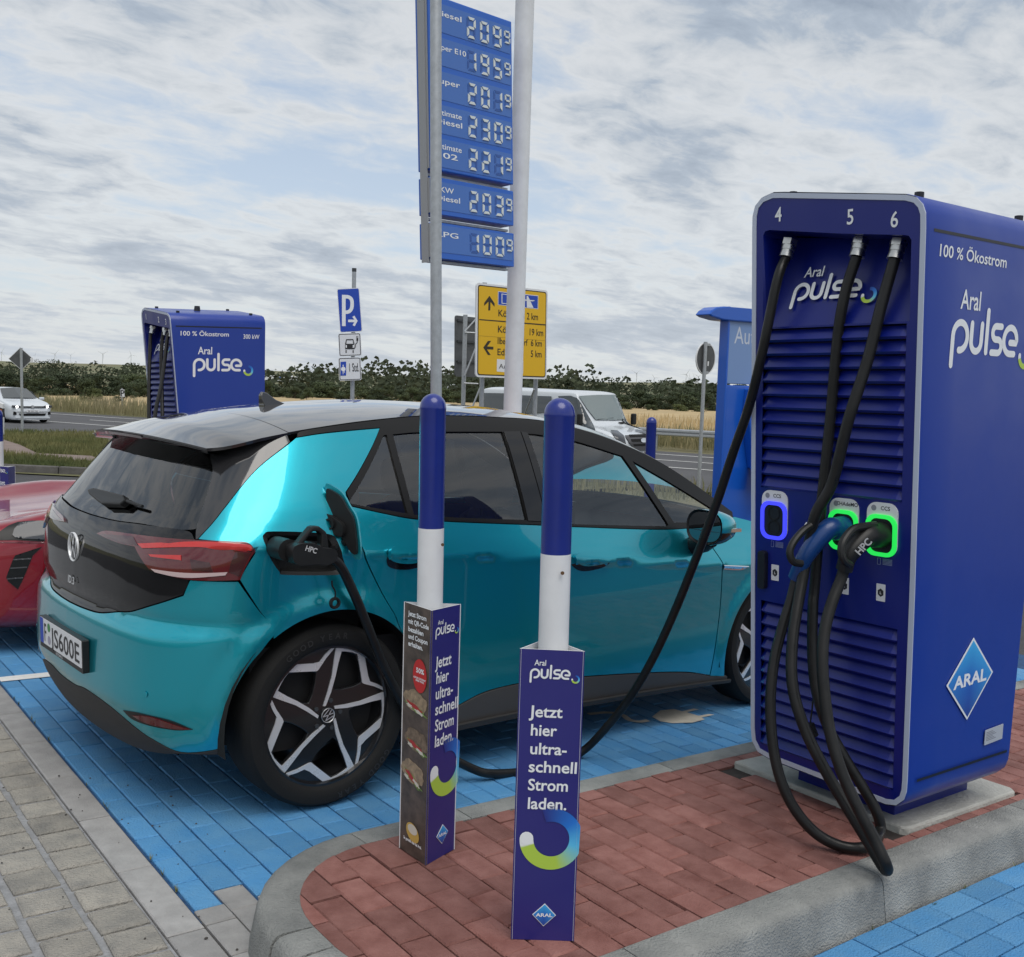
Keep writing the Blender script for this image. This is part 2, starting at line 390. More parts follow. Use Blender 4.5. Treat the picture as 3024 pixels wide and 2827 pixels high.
# verge with a worn dirt path
struct('verge', drape([tuple(rp+rdir*-60+rn*-6.45), tuple(rp+rdir*2+rn*-6.45), (12.8, 16.2), (5.2, 19.45), (3.4, 20.65), (-6, 24)], 1.2, -.01), mat('verge_soil', (.20,.17,.10), .95, var=.35, vscale=.5, bump=.6, bscale=6, col2=(.13,.14,.05)))
pth = [tuple(gnd(q)[:2]) for q in [(8, 1300), (60, 1316), (110, 1340), (270, 1348), (300, 1360), (270, 1374), (100, 1352), (8, 1345)]]
struct('dirt_path', drape(pth, .8, .004), mat('dirt', (.22,.17,.15), .95, var=.25, vscale=2, bump=.5, bscale=30))
kb = [gnd((60, 1392))[:2], gnd((145, 1398))[:2], gnd((290, 1425))[:2]]
k0 = np.array([3.0, 21.1]); k1 = np.array([12.8, 16.0]); kd = (k1-k0)/np.linalg.norm(k1-k0); kn = np.array([-kd[1], kd[0]])
vk = struct('verge_kerb', MB().box((0, 0, -.15), (11, .10, .1), M=fr(((k0+k1)/2).tolist()+[0], (*kd, 0), (*kn, 0))), 'kerb_concrete')
for i in range(6):
    c = k0+kd*(i+.5)*1.004
    obj('kerb_stone', MB().box((0, 0, .02), (.992, .13, .22), M=fr((c[0], c[1], 0), (*kd, 0), (*kn, 0))), mat('old_kerb', (.11,.105,.10), .9, var=.3, vscale=5, bump=.6, bscale=60), vk, bevel=.02)
# ------------------------------------------------------------------ paving
def paver_mesh(name, lx, ly, m, ch=.004, h=.05):
    mb = MB(); a, b = lx/2, ly/2; vs = []
    for (dx, dz) in ((0, -h), (0, -ch), (ch, 0)):
        vs += [(-a+dx, -b+dx, dz), (a-dx, -b+dx, dz), (a-dx, b-dx, dz), (-a+dx, b-dx, dz)]
    fs = [(8, 9, 10, 11)]
    for l0 in (0, 4):
        for i in range(4): fs.append((l0+i, l0+(i+1) % 4, l0+4+(i+1) % 4, l0+4+i))
    mb.add(vs, fs); me = bpy.data.meshes.new(name); me.from_pydata(mb.v, [], mb.f); me.materials.append(MATS[m]); return me
def field_pavers(base, name, cells, m, w, l, cap=300, jz=.0015, clip=None, z0=0.):
    """cells: list of (x, y) centres; the ones that show largest become objects, the rest one stuff part"""
    me = paver_mesh(name, w-.006, l-.006, m)
    cells = sorted(cells, key=lambda c: c[0]**2+c[1]**2+(0 if seen(c) else 1e4)); n = 0; mb = MB()
    for (x, y) in cells:
        z = z0+random.uniform(-jz, jz)
        M = Matrix.Translation((x, y, z)) @ Matrix.Rotation(random.gauss(0, .004), 4, 'Z') @ Matrix.Rotation(random.gauss(0, .004), 4, 'X') @ Matrix.Rotation(random.gauss(0, .005), 4, 'Y')
        if n < cap: inst(me, name, M, base); n += 1
        else: mb.add([M @ v.co for v in me.vertices], [tuple(f.vertices) for f in me.polygons])
    if mb.v: stuff(name+'_field', mb, m, base)
def seen(c):
    v = np.array([c[0], c[1], 0])-EYE
    if v @ fw < .3: return False
    q = project((c[0], c[1], 0)); return -150 < q[0] < SW+150 and -150 < q[1] < SH+150
# blue charging bays on the car's side of the island
bed = struct('charging_bay_paving', MB().sheet([(1.09, 2.80), (7.5, 2.80), (7.5, 11.5), (1.09, 11.5)], I4, -.011), 'blue_joint')
cells = []; PW, PL = .1035, .192
for i in range(57):
    x = 1.182+PW*(i-.5) if i else 1.094+.045
    off = (0, .5)[i % 2]*PL
    for j in range(46):
        y = 2.868+PL*(j-.5)+off
        if 2.80 < y < 11.4 and not (x < 1.5 and y < 2.9) : cells.append((x, y))
col_first = [c for c in cells if c[0] < 1.15]
cells = [c for c in cells if c[0] >= 1.15 and c[1] > 2.90]
field_pavers(bed, 'blue_paver', cells, 'blue_paver', PW, PL)
me_f = paver_mesh('blue_paver', .082, PL-.006, 'blue_paver')
for c in col_first:
    if 2.9 < c[1] < 8: inst(me_f, 'blue_paver', Matrix.Translation((1.138, c[1], random.uniform(-.001, .001))), bed)
# bare grey setts at the mouth of the bay
gb = struct('bay_edge_paving', MB().sheet([(.98, 1.0), (1.36, 1.0), (1.36, 2.86), (.98, 2.86)], I4, -.016), 'brick_joint')
for i, x in enumerate((1.138, 1.234, 1.337, 1.441)):
    j = 0; y = (2.868, 2.964, 2.868, 2.964)[i]
    while y > 1.2:
        l_ = .192 if j else (.10, .15, .12, .1)[i]
        me = paver_mesh('grey_paver', .092, l_-.006, 'grey_paver'); inst(me, 'grey_paver', Matrix.Translation((x, y-l_/2, random.uniform(-.003, .0))), gb); y -= l_; j += 1
# grey edging slabs and cobbles of the lane
es = struct('lane_edging', MB().sheet([(.974, .6), (1.089, .6), (1.089, 12), (.974, 12)], I4, -.013), 'brick_joint')
y = 1.35
while y < 9.5:
    l_ = .47; me = paver_mesh('edging_slab', .108, l_-.007, 'grey_paver'); inst(me, 'edging_slab', Matrix.Translation((1.031, y+l_/2, random.uniform(-.002, 0))), es); y += l_
lane = struct('cobbled_lane', MB().sheet([(-3, -3), (.975, -3), (.975, 12), (-3, 12)], I4, -.012), 'joint_mortar')
cells = []
for i in range(11):
    x = .8965-.1565*i
    for j in range(48): cells.append((x, 1.30+.1565*(j+.5)+(.0 if i % 2 == 0 else .055)))
me_c = [paver_mesh('cobble', .138-.004*k, .138-.003*k, 'cobble', ch=.006) for k in range(3)]
cells = [c for c in cells if seen(c)]; cells.sort(key=lambda c: c[0]**2+c[1]**2); mbx = MB()
for k, (x, y) in enumerate(cells):
    M = Matrix.Translation((x, y, random.uniform(-.003, .001))) @ Matrix.Rotation(random.gauss(0, .015), 4, 'Z') @ Matrix.Rotation(random.gauss(0, .01), 4, 'X')
    if k < 300: inst(me_c[k % 3], 'cobble', M, lane)
# blue bay on the near side of the island
bed2 = struct('near_bay_paving', MB().sheet([(1.7, -3), (9, -3), (9, 1.72), (1.7, 1.72)], I4, -.011), 'blue_joint')
cells = []
for j in range(10):
    y = 1.715-.1005*(j+.5); off = (0, .5)[j % 2]*.2
    for i in range(26):
        x = 1.75+.2*i+off+.05
        if seen((x, y)): cells.append((x, y))
field_pavers(bed2, 'blue_paver', cells, 'blue_paver', .2, .1005)
# ------------------------------------------------------------------ raised island: kerb stones + red bricks
KZ = .131
IC = (1.63, 2.315); IRX = .395
def inner_path():
    p = [(9.0, 1.862)]
    p += [(x, 1.862) for x in np.arange(8.5, 1.7, -.25)]
    p += [(1.63+.395*math.cos(R(a)), 2.257+.395*math.sin(R(a))) for a in range(-90, -181, -9)]
    p += [(1.63+.395*math.cos(R(a)), 2.375+.395*math.sin(R(a))) for a in range(180, 89, -9)]
    p += [(x, 2.770) for x in np.arange(1.75, 9.1, .25)]
    return p
ip = inner_path()
isl = struct('island_bed', MB().prism([(a, b) for a, b in ip], I4, -.02, KZ-.012), 'brick_joint')
prof = [(0, KZ-.10), (0, KZ-.002), (.004, KZ), (.085, KZ), (.102, KZ-.004), (.114, KZ-.014), (.120, KZ-.03), (.142, -.03)]
def kerb_piece(path):
    mb = MB(); n = len(path); m = len(prof); vs = []
    for i in range(n):
        d = np.array(path[min(i+1, n-1)])-np.array(path[max(i-1, 0)]); d /= np.linalg.norm(d); o_ = np.array([d[1], -d[0]])
        for (o, z) in prof:
            q = np.array(path[i])+o_*o*(1); vs.append((q[0], q[1], z))
    fs = [(i*m+k, i*m+k+1, (i+1)*m+k+1, (i+1)*m+k) for i in range(n-1) for k in range(m-1)]
    fs += [tuple(range(m)), tuple((n-1)*m+k for k in range(m-1, -1, -1))]
    mb.add(vs, fs); return mb
# cut the path into stones: walk in the reverse direction so that the outside lies on the left
rp_ = ip[::-1]
dense = []
for a, b in zip(rp_[:-1], rp_[1:]):
    k = max(1, int(math.dist(a, b)/.02)); dense += [(a[0]+(b[0]-a[0])*j/k, a[1]+(b[1]-a[1])*j/k) for j in range(k)]
dense.append(rp_[-1])
cuts = []; 
def near_idx(q): return min(range(len(dense)), key=lambda i: math.dist(dense[i], q))
marks = sorted([near_idx(q) for q in [(8.0, 2.77), (7.0, 2.77), (6.0, 2.77), (5.0, 2.77), (4.0, 2.77), (3.02, 2.77), (2.02, 2.77), (1.60, 2.77), (1.24, 2.38), (1.24, 2.25), (1.40, 1.94), (1.87, 1.862), (2.90, 1.862), (3.92, 1.862), (4.95, 1.862), (5.97, 1.862), (7, 1.862), (8, 1.862)]])
marks = [0]+[m_ for m_ in marks if 0 < m_ < len(dense)-1]+[len(dense)-1]
for a, b in zip(marks[:-1], marks[1:]):
    if b-a < 3: continue
    seg_ = dense[a:b+1]; seg_ = [seg_[0]]+seg_[1:-1:3]+[seg_[-1]]
    # 4 mm joint
    p0, p1 = np.array(seg_[0]), np.array(seg_[1]); seg_[0] = tuple(p0+(p1-p0)/np.linalg.norm(p1-p0)*.002)
    p0, p1 = np.array(seg_[-1]), np.array(seg_[-2]); seg_[-1] = tuple(p0+(p1-p0)/np.linalg.norm(p1-p0)*.002)
    obj('kerb_stone', kerb_piece(seg_), 'kerb_concrete', isl, smooth=True, ang=50)
# bricks, cut where they meet the kerb
poly_in = [(a, b) for a, b in ip]
def clip_convex(sub, x0, x1, y0, y1):
    def cl(P, f, inter):
        o = []
        for i in range(len(P)):
            a, b = P[i-1], P[i]
            if f(b):
                if not f(a): o.append(inter(a, b))
                o.append(b)
            elif f(a): o.append(inter(a, b))
        return o
    def ix(v): return lambda a, b: (v, a[1]+(b[1]-a[1])*(v-a[0])/(b[0]-a[0]))
    def iy(v): return lambda a, b: (a[0]+(b[0]-a[0])*(v-a[1])/(b[1]-a[1]), v)
    P = cl(sub, lambda p: p[0] >= x0, ix(x0)); P = cl(P, lambda p: p[0] <= x1, ix(x1)) if P else P
    P = cl(P, lambda p: p[1] >= y0, iy(y0)) if P else P; P = cl(P, lambda p: p[1] <= y1, iy(y1)) if P else P
    return P
BW, BL = .1003, .1935
me_b = paver_mesh('red_brick', BW-.005, BL-.005, 'red_brick', ch=.005)
PADX0, PADX1, PADY0, PADY1 = 3.283, 4.075, 1.9, 2.69
nb = 0; mbx = MB()
for i in range(60):
    x0 = 1.183+BW*i
    for j in range(-1, 7):
        y0 = 1.80+BL*j+(0 if i % 2 == 0 else BL*.62)
        x1, y1 = x0+BW, y0+BL
        cs = [(x0, y0), (x1, y0), (x1, y1), (x0, y1)]
        if x1 > PADX0 and x0 < PADX1 and y1 > PADY0 and y0 < PADY1: 
            # cut back to the pad edge
            if y0 < PADY0: y1 = PADY0
            elif y1 > PADY1: y0 = PADY1
            elif x0 < PADX0: x1 = PADX0
            elif x1 > PADX1: x0 = PADX1
            else: continue
            if x1-x0 < .02 or y1-y0 < .02: continue
            cs = [(x0, y0), (x1, y0), (x1, y1), (x0, y1)]
        ins = [inside(c, [poly_in]) for c in cs]
        z = KZ-.001+random.uniform(-.0015, .001)
        if all(ins) and abs(x1-x0-BW) < 1e-6 and abs(y1-y0-BL) < 1e-6:
            M = Matrix.Translation(((x0+x1)/2, (y0+y1)/2, z)) @ Matrix.Rotation(random.gauss(0, .006), 4, 'Z') @ Matrix.Rotation(random.gauss(0, .006), 4, 'X') @ Matrix.Rotation(random.gauss(0, .01), 4, 'Y')
            inst(me_b, 'red_brick', M, isl)
        elif any(ins) or inside(((x0+x1)/2, (y0+y1)/2), [poly_in]):
            P = clip_convex(poly_in, x0+.0025, x1-.0025, y0+.0025, y1-.0025)
            if P and len(P) > 2:
                A = abs(sum(P[k-1][0]*P[k][1]-P[k][0]*P[k-1][1] for k in range(len(P))))/2
                if A > .0006:
                    c_ = np.mean(P, axis=0); obj('red_brick', MB().prism([tuple(np.array(q)-c_) for q in P], I4, -.05, 0), 'red_brick', isl).location = (c_[0], c_[1], z)
# concrete pad under the charger
pm = [(3.283, 1.93), (3.30, 1.905), (4.04, 1.897), (4.07, 1.93), (4.075, 2.66), (3.29, 2.692)]
pad = obj('charger_pad', MB().prism(pm, I4, .09, KZ+.018), 'pad_concrete', bevel=.008); tag(pad, 'pale rough concrete slab under the large blue charger', 'concrete slab')
# bay markings
struct('bay_line', MB().sheet([(1.095, 5.684), (6.4, 5.70), (6.4, 5.79), (1.095, 5.777)], I4, .0045), 'white_paint')
struct('bay_line', MB().sheet([(6.3, 2.9), (6.4, 2.9), (6.4, 8.5), (6.3, 8.5)], I4, .0045), 'white_paint')
mk = lambda q: tuple(gnd(q, .0045)[:2])
plug = [mk(q) for q in Zm((1950, 1650), 3.717, [(0, 1665), (150, 1650), (240, 1675), (365, 1645), (425, 1655), (290, 1685), (420, 1725), (530, 1705), (595, 1712), (450, 1745), (490, 1765), (350, 1800), (130, 1806), (0, 1785), (-90, 1735)])]
mb = MB().sheet(plug, I4, .0045)
cordp = [mk(q) for q in Zm((900, 1150), 1.42, [(1440, 1388), (1400, 1393), (1360, 1385), (1330, 1365), (1270, 1355), (1190, 1362)])]
ribbon(mb, [tuple(p) for p in catmull(cordp, 6)], .035, I4, .0046, flat=True)
struct('bay_symbol', mb, mat('cream_paint', (.55,.52,.44), .7, var=.12, vscale=20))
# ------------------------------------------------------------------ the teal electric hatchback
mat('teal_paint', (.008,.41,.51), .30, metal=.80, coat=1.0, coatr=.02, spec=.5)
mat('gloss_black', (.008,.008,.009), .05, spec=.5)
mat('roof_black', (.022,.022,.024), .08, coat=1.0, coatr=.02)
mat('trim_black', (.008,.0075,.007), .30, spec=.3)
mat('interior', (.008,.008,.009), .7); mat('seat_fabric', (.045,.046,.05), .8, bump=.2, bscale=300)
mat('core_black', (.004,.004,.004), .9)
glassmat('car_glass', (.70,.75,.74)); glassmat('rear_glass', (.16,.18,.19)); glassmat('clear_cover', (.95,.96,.97))
mat('tail_red', (.10,.003,.006), .10, coat=1.0, rvar=.0); mat('tail_bright', (.55,.018,.014), .2, coat=1.0); mat('tail_dark', (.045,.004,.006), .15, coat=1.0); mat('tail_clear', (.55,.42,.42), .2, coat=1.0)
CX, CY, DL = 1.7399, 4.2512, 0.0585
CARM = Matrix.Translation((CX, CY, 0)) @ Matrix.Rotation(DL, 4, 'Z'); CARI = CARM.inverted()
car = thing('electric_hatchback', 'teal electric hatchback with black roof, plugged in and charging beside the island', 'car', (CX, CY, 0), DL)
cin = np.array(CARI.to_3x3()); co_ = np.array(CARI @ Vector(EYE))
def cray(px): return cin @ ray(px)
def cproj(P):
    return project(np.array(CARM @ Vector(P)))
# plan outline at mid height (x, half width), from the tail round to the nose
plan = catmull([(-.703, 0), (-.700, .15), (-.690, .32), (-.668, .50), (-.625, .66), (-.545, .78), (-.43, .852), (-.25, .886), (0, .900), (.4, .904), (1.0, .905), (1.8, .905), (2.3, .903), (2.75, .895), (3.1, .865), (3.35, .79), (3.5, .67), (3.58, .48), (3.615, .25), (3.622, 0)], 14)
plan = np.array(plan); tl = np.concatenate([[0], np.cumsum(np.linalg.norm(np.diff(plan, axis=0), axis=1))]); TMAX = tl[-1]
def tab(k, n=10):
    a = np.array(catmull(k, n)); return a[:, 0], a[:, 1]
Wa, Wb = tab([(.05, .80), (.12, .825), (.2, .848), (.3, .864), (.42, .875), (.58, .884), (.72, .890), (.82, .894), (.88, .897), (.902, .900)])
Wc, Wd = tab([(.902, .905), (.912, .9055), (.95, .893), (.985, .880), (1.02, .866), (1.06, .850), (1.12, .822), (1.2, .783), (1.3, .729), (1.38, .683), (1.45, .637), (1.52, .578), (1.6, .49)])
Wz_ = np.concatenate([Wa, Wc[1:]]); Ww_ = np.concatenate([Wb, Wd[1:]])
Xa, Xb = tab([(.05, -.50), (.13, -.55), (.22, -.615), (.30, -.66), (.36, -.682), (.42, -.700), (.53, -.704), (.62, -.703), (.67, -.698), (.70, -.682), (.725, -.667), (.78, -.680), (.9, -.677), (.97, -.662), (1.03, -.628), (1.08, -.59), (1.15, -.545), (1.25, -.478), (1.34, -.415), (1.45, -.33), (1.6, -.2)])
Fa, Fb = tab([(.05, 3.50), (.2, 3.58), (.35, 3.622), (.55, 3.622), (.7, 3.59), (.8, 3.50), (.9, 3.3), (1.0, 2.95), (1.1, 2.6), (1.6, 1.4)])
def PS(t, z, out_=0.0):
    s = -1.0 if t >= 0 else 1.0; a = abs(t)
    x = np.interp(a, tl, plan[:, 0]); y = np.interp(a, tl, plan[:, 1])
    gr = min(1, max(0, (.75-x)/1.453)); gr = gr*gr*(3-2*gr); x2 = x+(np.interp(z, Xa, Xb)+.703)*gr
    gf = min(1, max(0, (x-2.5)/1.12)); x2 += (np.interp(z, Fa, Fb)-3.622)*gf*gf
    wz = 1 if .75 < z < 1.1 else (max(0, (z-.35)/.4) if z <= .75 else max(0, (1.48-z)/.38))
    zz = z+.0725*(min(2.5, max(-.4, x2))-1.0)*wz
    w = np.interp(zz, Wz_, Ww_)
    # below the crease the tail is plain
    y2 = y*w/.905
    for ax, rr in ((0, .478), (2.768, .44)):
        rad = math.hypot(x2-ax, z-.347)
        if rad < rr+.04 and y > .7: y2 += .011*(1-sstep(rr-.045, rr+.035, rad))
    return np.array([x2, s*y2, z])
def PN(t, z):
    e = .003; a = PS(t+e, z)-PS(t-e, z); b = PS(t, z+e)-PS(t, z-e); n = np.cross(a, b); n /= np.linalg.norm(n)+1e-12
    q = PS(t, z); 
    if n @ np.array([q[0]-1.3 if abs(q[1]) < .6 else 0, q[1], .15]) < 0: n = -n
    return n
def PSo(t, z, o): return PS(t, z)+PN(t, z)*o
def t_x(x, z):
    lo, hi = 0.35, TMAX-.35
    for _ in range(40):
        m_ = (lo+hi)/2
        if PS(m_, z)[0] < x: lo = m_
        else: hi = m_
    return lo
_gt = np.linspace(0, 3.6, 150); _gz = np.linspace(.1, 1.5, 90)
_GP = np.array([[cproj(PS(t, z)) for z in _gz] for t in _gt])
def cast(px):
    """pixel -> (t, z) on the right half of the body"""
    dd = np.hypot(_GP[..., 0]-px[0], _GP[..., 1]-px[1]); i, j = np.unravel_index(dd.argmin(), dd.shape); t, z = _gt[i], _gz[j]
    for _ in range(14):
        q = cproj(PS(t, z)); e = np.array([px[0], px[1]])-q
        if np.hypot(*e) < .05: break
        J = np.column_stack([(cproj(PS(t+.004, z))-q)/.004, (cproj(PS(t, z+.004))-q)/.004])
        try: st = np.linalg.solve(J, e)
        except Exception: break
        st = np.clip(st, -.08, .08); t += st[0]; z += st[1]
    return (float(t), float(z))
def casts(o, s, pts): return [cast(q)+tuple(q[2:]) for q in Zm(o, s, pts)]
def side(pts): return [(t_x(p[0], p[1]), p[1])+tuple(p[2:]) for p in pts]
def smooth_loop(pts, n=5):
    """points with a third value 1 are corners; runs between corners are smoothed"""
    k = len(pts); cs = [i for i in range(k) if len(pts[i]) > 2 and pts[i][2]]
    if not cs: return [tuple(p) for p in catmull([q[:2] for q in pts], n, True)]
    out_ = []
    for a, b in zip(cs, cs[1:]+[cs[0]+k]):
        run = [pts[i % k][:2] for i in range(a, b+1)]
        out_ += [tuple(p) for p in (catmull(run, n) if len(run) > 2 else run)][:-1]
    return out_
def resample(L, step):
    o = []
    for i in range(len(L)):
        a = np.array(L[i]); b = np.array(L[(i+1) % len(L)]); d = np.linalg.norm(b-a)
        if d < 1e-5: continue
        k = max(1, int(round(d/step))); o += [tuple(a+(b-a)*j/k) for j in range(k)]
    return o
def panel(name, m, loops, parent, surf=PS, norm=PN, step=.03, off=0.0, depth=.014, flip=False, smooth=True):
    loops = [resample(smooth_loop(L) if smooth else L, step) for L in loops]
    xs = [p[0] for p in loops[0]]; ys = [p[1] for p in loops[0]]; ex = []
    B = np.array([p for L in loops for p in L])
    for x in np.arange(min(xs)+step*.37, max(xs), step):
        for y in np.arange(min(ys)+step*.41, max(ys), step):
            if inside((x, y), loops) and np.min((B[:, 0]-x)**2+(B[:, 1]-y)**2) > (.4*step)**2: ex.append((x, y))
    V2, T = tri(loops, ex)
    nn = [norm(a, b) for a, b in V2]; P = [surf(a, b)+n_*off for (a, b), n_ in zip(V2, nn)]
    cnt = set((t[i], t[(i+1) % 3]) for t in T for i in range(3)); bd = [(a, b) for a, b in cnt if (b, a) not in cnt]
    # wind outward
    t0 = T[len(T)//2]; fn = np.cross(P[t0[1]]-P[t0[0]], P[t0[2]]-P[t0[0]])
    if fn @ nn[t0[0]] < 0: T = [(a, c, b) for a, b, c in T]; bd = [(b, a) for a, b in bd]
    V = list(P); F = list(T); k = len(V)
    inn = {}
    if depth:
        for a, b in bd:
            for q in (a, b):
                if q not in inn: inn[q] = len(V); V.append(P[q]-nn[q]*depth)
            F.append((a, inn[a], inn[b], b))
    me = bpy.data.meshes.new(name); me.from_pydata([tuple(v) for v in V], [], F); me.shade_smooth()
    ln = []
    for pi, poly in enumerate(me.polygons):
        for vi in poly.vertices:
            if pi < len(T): ln.append(tuple(nn[vi]))
            else: ln.append(tuple(poly.normal))
    me.normals_split_custom_set(ln)
    me.materials.append(MATS[m] if isinstance(m, str) else m)
    o = bpy.data.objects.new(name, me); COL.objects.link(o); o.parent = parent
    return o
def mirror(L): return [(-p[0],)+tuple(p[1:]) for p in L][::-1]
def both(name, m, loops, parent=None, **k):
    a = panel(name, m, loops, parent or car, **k); b = panel(name, m, [mirror(L) for L in loops], parent or car, **k); return a, b
def half(L): # right half outline from centre top to centre bottom -> whole outline
    return L+[(-p[0],)+tuple(p[1:]) for p in L[::-1] if abs(p[0]) > 1e-6]
ARC = lambda cx, r, a0, a1, n=14: [(cx+r*math.cos(R(a0+(a1-a0)*i/n)), .347+r*math.sin(R(a0+(a1-a0)*i/n))) for i in range(n+1)]
AR, AF = .416, .388
Z2 = ((0, 1300), 1.5483); Z1 = ((0, 800), 1.6567); F6 = ((750, 1400), 3.976)
G = .0025
# --- sides
flap = side([(-.306, 1.036), (-.297, 1.053), (-.273, 1.060), (-.152, 1.056), (-.051, 1.046), (-.02, 1.02), (.018, .926), (.013, .905), (-.02, .894), (-.221, .904), (-.246, .918), (-.286, .977)])
dl = casts(*Z2, [(1325, 8), (1180, 130), (1045, 290), (908, 452)])
tlr = casts(*Z2, [(908, 461), (1060, 466), (1130, 472), (1166, 503), (1160, 530), (1098, 638)])
bl = casts(*Z2, [(1098, 645), (1180, 768), (1262, 890)])
archq = side(ARC(0, AR, 47, 128))
qp = [archq[0]+(1,)]+side([(.088, .972), (.047, 1.09), (.055, 1.195, 1), (.297, 1.438, 1)])+side([(.16, 1.424), (.02, 1.407), (-.085, 1.389, 1)])+dl[1:-1]+[dl[-1]+(1,)]+[tlr[1], tlr[2], tlr[3]+(1,)]+[tlr[4], tlr[5]+(1,)]+bl[1:-1]+[archq[-1]+(1,)]+archq[-2:0:-1]
panel('quarter_panel', 'teal_paint', [qp, flap], car, step=.022)
panel('quarter_panel', 'teal_paint', [mirror(qp)], car, step=.03)
ard = side(ARC(0, AR, -13, 45.5))
rd = side([(1.058, 1.040, 1), (1.058, .354, 1), (.934, .359), (.75, .347), (.62, .310), (.50, .268)])+[ard[0]+(1,)]+ard[1:-1]+[ard[-1]+(1,)]+side([(.093, .976), (.054, 1.093), (.064, 1.142, 1), (.20, 1.114), (.336, 1.090), (.527, 1.074), (1.005, 1.047)])
both('rear_door', 'teal_paint', [rd])
fd = side([(1.066, 1.040, 1), (1.066, .351, 1), (1.223, .347), (1.71, .308), (2.08, .267), (2.29, .222, 1), (2.293, .40), (2.292, .6), (2.277, .765), (2.266, .82), (2.215, .89), (2.16, .965), (2.125, 1.003, 1), (1.815, 1.003), (1.209, 1.034)])
both('front_door', 'teal_paint', [fd])
arf = side(ARC(2.768, AF, 202, -18, 30))
ff = side([(2.298, .217, 1)])+[arf[0]+(1,)]+arf[1:-1]+[arf[-1]+(1,)]+side([(3.16, .24, 1), (3.20, .5), (3.22, .77, 1), (3.0, .90), (2.7, 1.0), (2.47, 1.048, 1), (2.245, 1.006), (2.133, 1.003, 1), (2.168, .965), (2.223, .89), (2.274, .82), (2.285, .765), (2.299, .6), (2.300, .40)])
both('front_fender', 'teal_paint', [ff])
sl = side([(.40, .246, 1), (.50, .262), (.62, .304), (.75, .341), (.934, .353), (1.223, .341), (1.71, .302), (2.08, .261), (2.308, .213), (2.43, .200, 1), (2.44, .178, 1), (1.9, .200), (1.4, .212), (.95, .222), (.5, .216), (.40, .215, 1)])
both('sill', mat('sill_grey', (.062,.058,.055), .55, bump=.1, bscale=300), [sl], off=.004)
both('sill_blade', 'dark_plastic', [side([(.42, .222, 1), (.95, .230), (1.4, .218), (1.9, .207), (2.45, .186, 1), (2.45, .172, 1), (1.9, .186), (1.4, .197), (.95, .206), (.42, .200, 1)])], off=.022)
# --- glasshouse: dark frame with the panes let in
gq = side([(.322, 1.414, 1), (.306, 1.412, 1), (.070, 1.168), (.066, 1.158), (.072, 1.152), (.318, 1.112, 1)])
gr_ = side([(.352, 1.417, 1), (.507, 1.431), (.955, 1.447, 1), (.948, 1.072, 1), (.531, 1.093), (.348, 1.107, 1)])
gf_ = side([(1.108, 1.443, 1), (1.181, 1.440), (1.392, 1.418), (1.695, 1.354, 1), (1.80, 1.19), (1.893, 1.04), (1.885, 1.018, 1), (1.5, 1.034), (1.112, 1.052, 1)])
ga = side([(1.757, 1.331, 1), (1.814, 1.307), (2.079, 1.193), (2.40, 1.046, 1), (2.249, 1.028), (1.95, 1.034, 1)])
RAIL = [(-.13, 1.400), (-.05, 1.416), (.12, 1.445), (.3, 1.470), (.554, 1.497), (.78, 1.506), (.956, 1.508), (1.216, 1.505), (1.431, 1.480), (1.674, 1.426), (1.968, 1.328), (2.265, 1.184), (2.469, 1.074)]
fr_ = side([(.068, 1.146, 1), (.060, 1.195, 1), (.302, 1.442, 1), (.16, 1.428), (.02, 1.411), (-.08, 1.393, 1)]+[(q[0], q[1]) for q in RAIL[1:-1]]+[(2.469, 1.074, 1), (2.46, 1.045, 1), (2.245, 1.010), (2.12, 1.007), (1.815, 1.007), (1.209, 1.038), (1.005, 1.051), (.527, 1.078), (.336, 1.094), (.20, 1.118)])
both('window_frame', 'trim_black', [fr_, gq, gr_, gf_, ga], step=.03)
both('pillar_cover', 'gloss_black', [side([(.962, 1.446, 1), (1.060, 1.450, 1), (1.060, 1.062, 1), (.953, 1.068, 1)])], off=.004, depth=.006)
both('pillar_cover', 'gloss_black', [side([(1.066, 1.450, 1), (1.104, 1.445, 1), (1.108, 1.054, 1), (1.066, 1.060, 1)])], off=.004, depth=.006)
for L, nm in ((gq, 'rear_quarter_window'), (gr_, 'rear_side_window'), (gf_, 'front_side_window'), (ga, 'front_quarter_window')):
    both(nm, 'car_glass', [L], off=-.007, depth=0, step=.06)
# --- tail
G2 = casts(*Z2, [(895, 452), (905, 375), (950, 235), (972, 140), (958, 62)])
gl_top = [(p[0], p[1]) for p in [(t_x(-.40, 1.335) if False else G2[-1][0], 1.345)]]
glass_half = [(0, 1.345, 1), (G2[-1][0]*.93, 1.345, 1), G2[-1], G2[-2], G2[-3], (G2[1][0], G2[1][1]+.002), (G2[1][0]-.03, G2[1][1]-.025), (.45, 1.052), (.25, 1.043), (0, 1.040)]
panel('rear_window', 'rear_glass', [half(glass_half)], car, depth=0, off=-.006, step=.04)
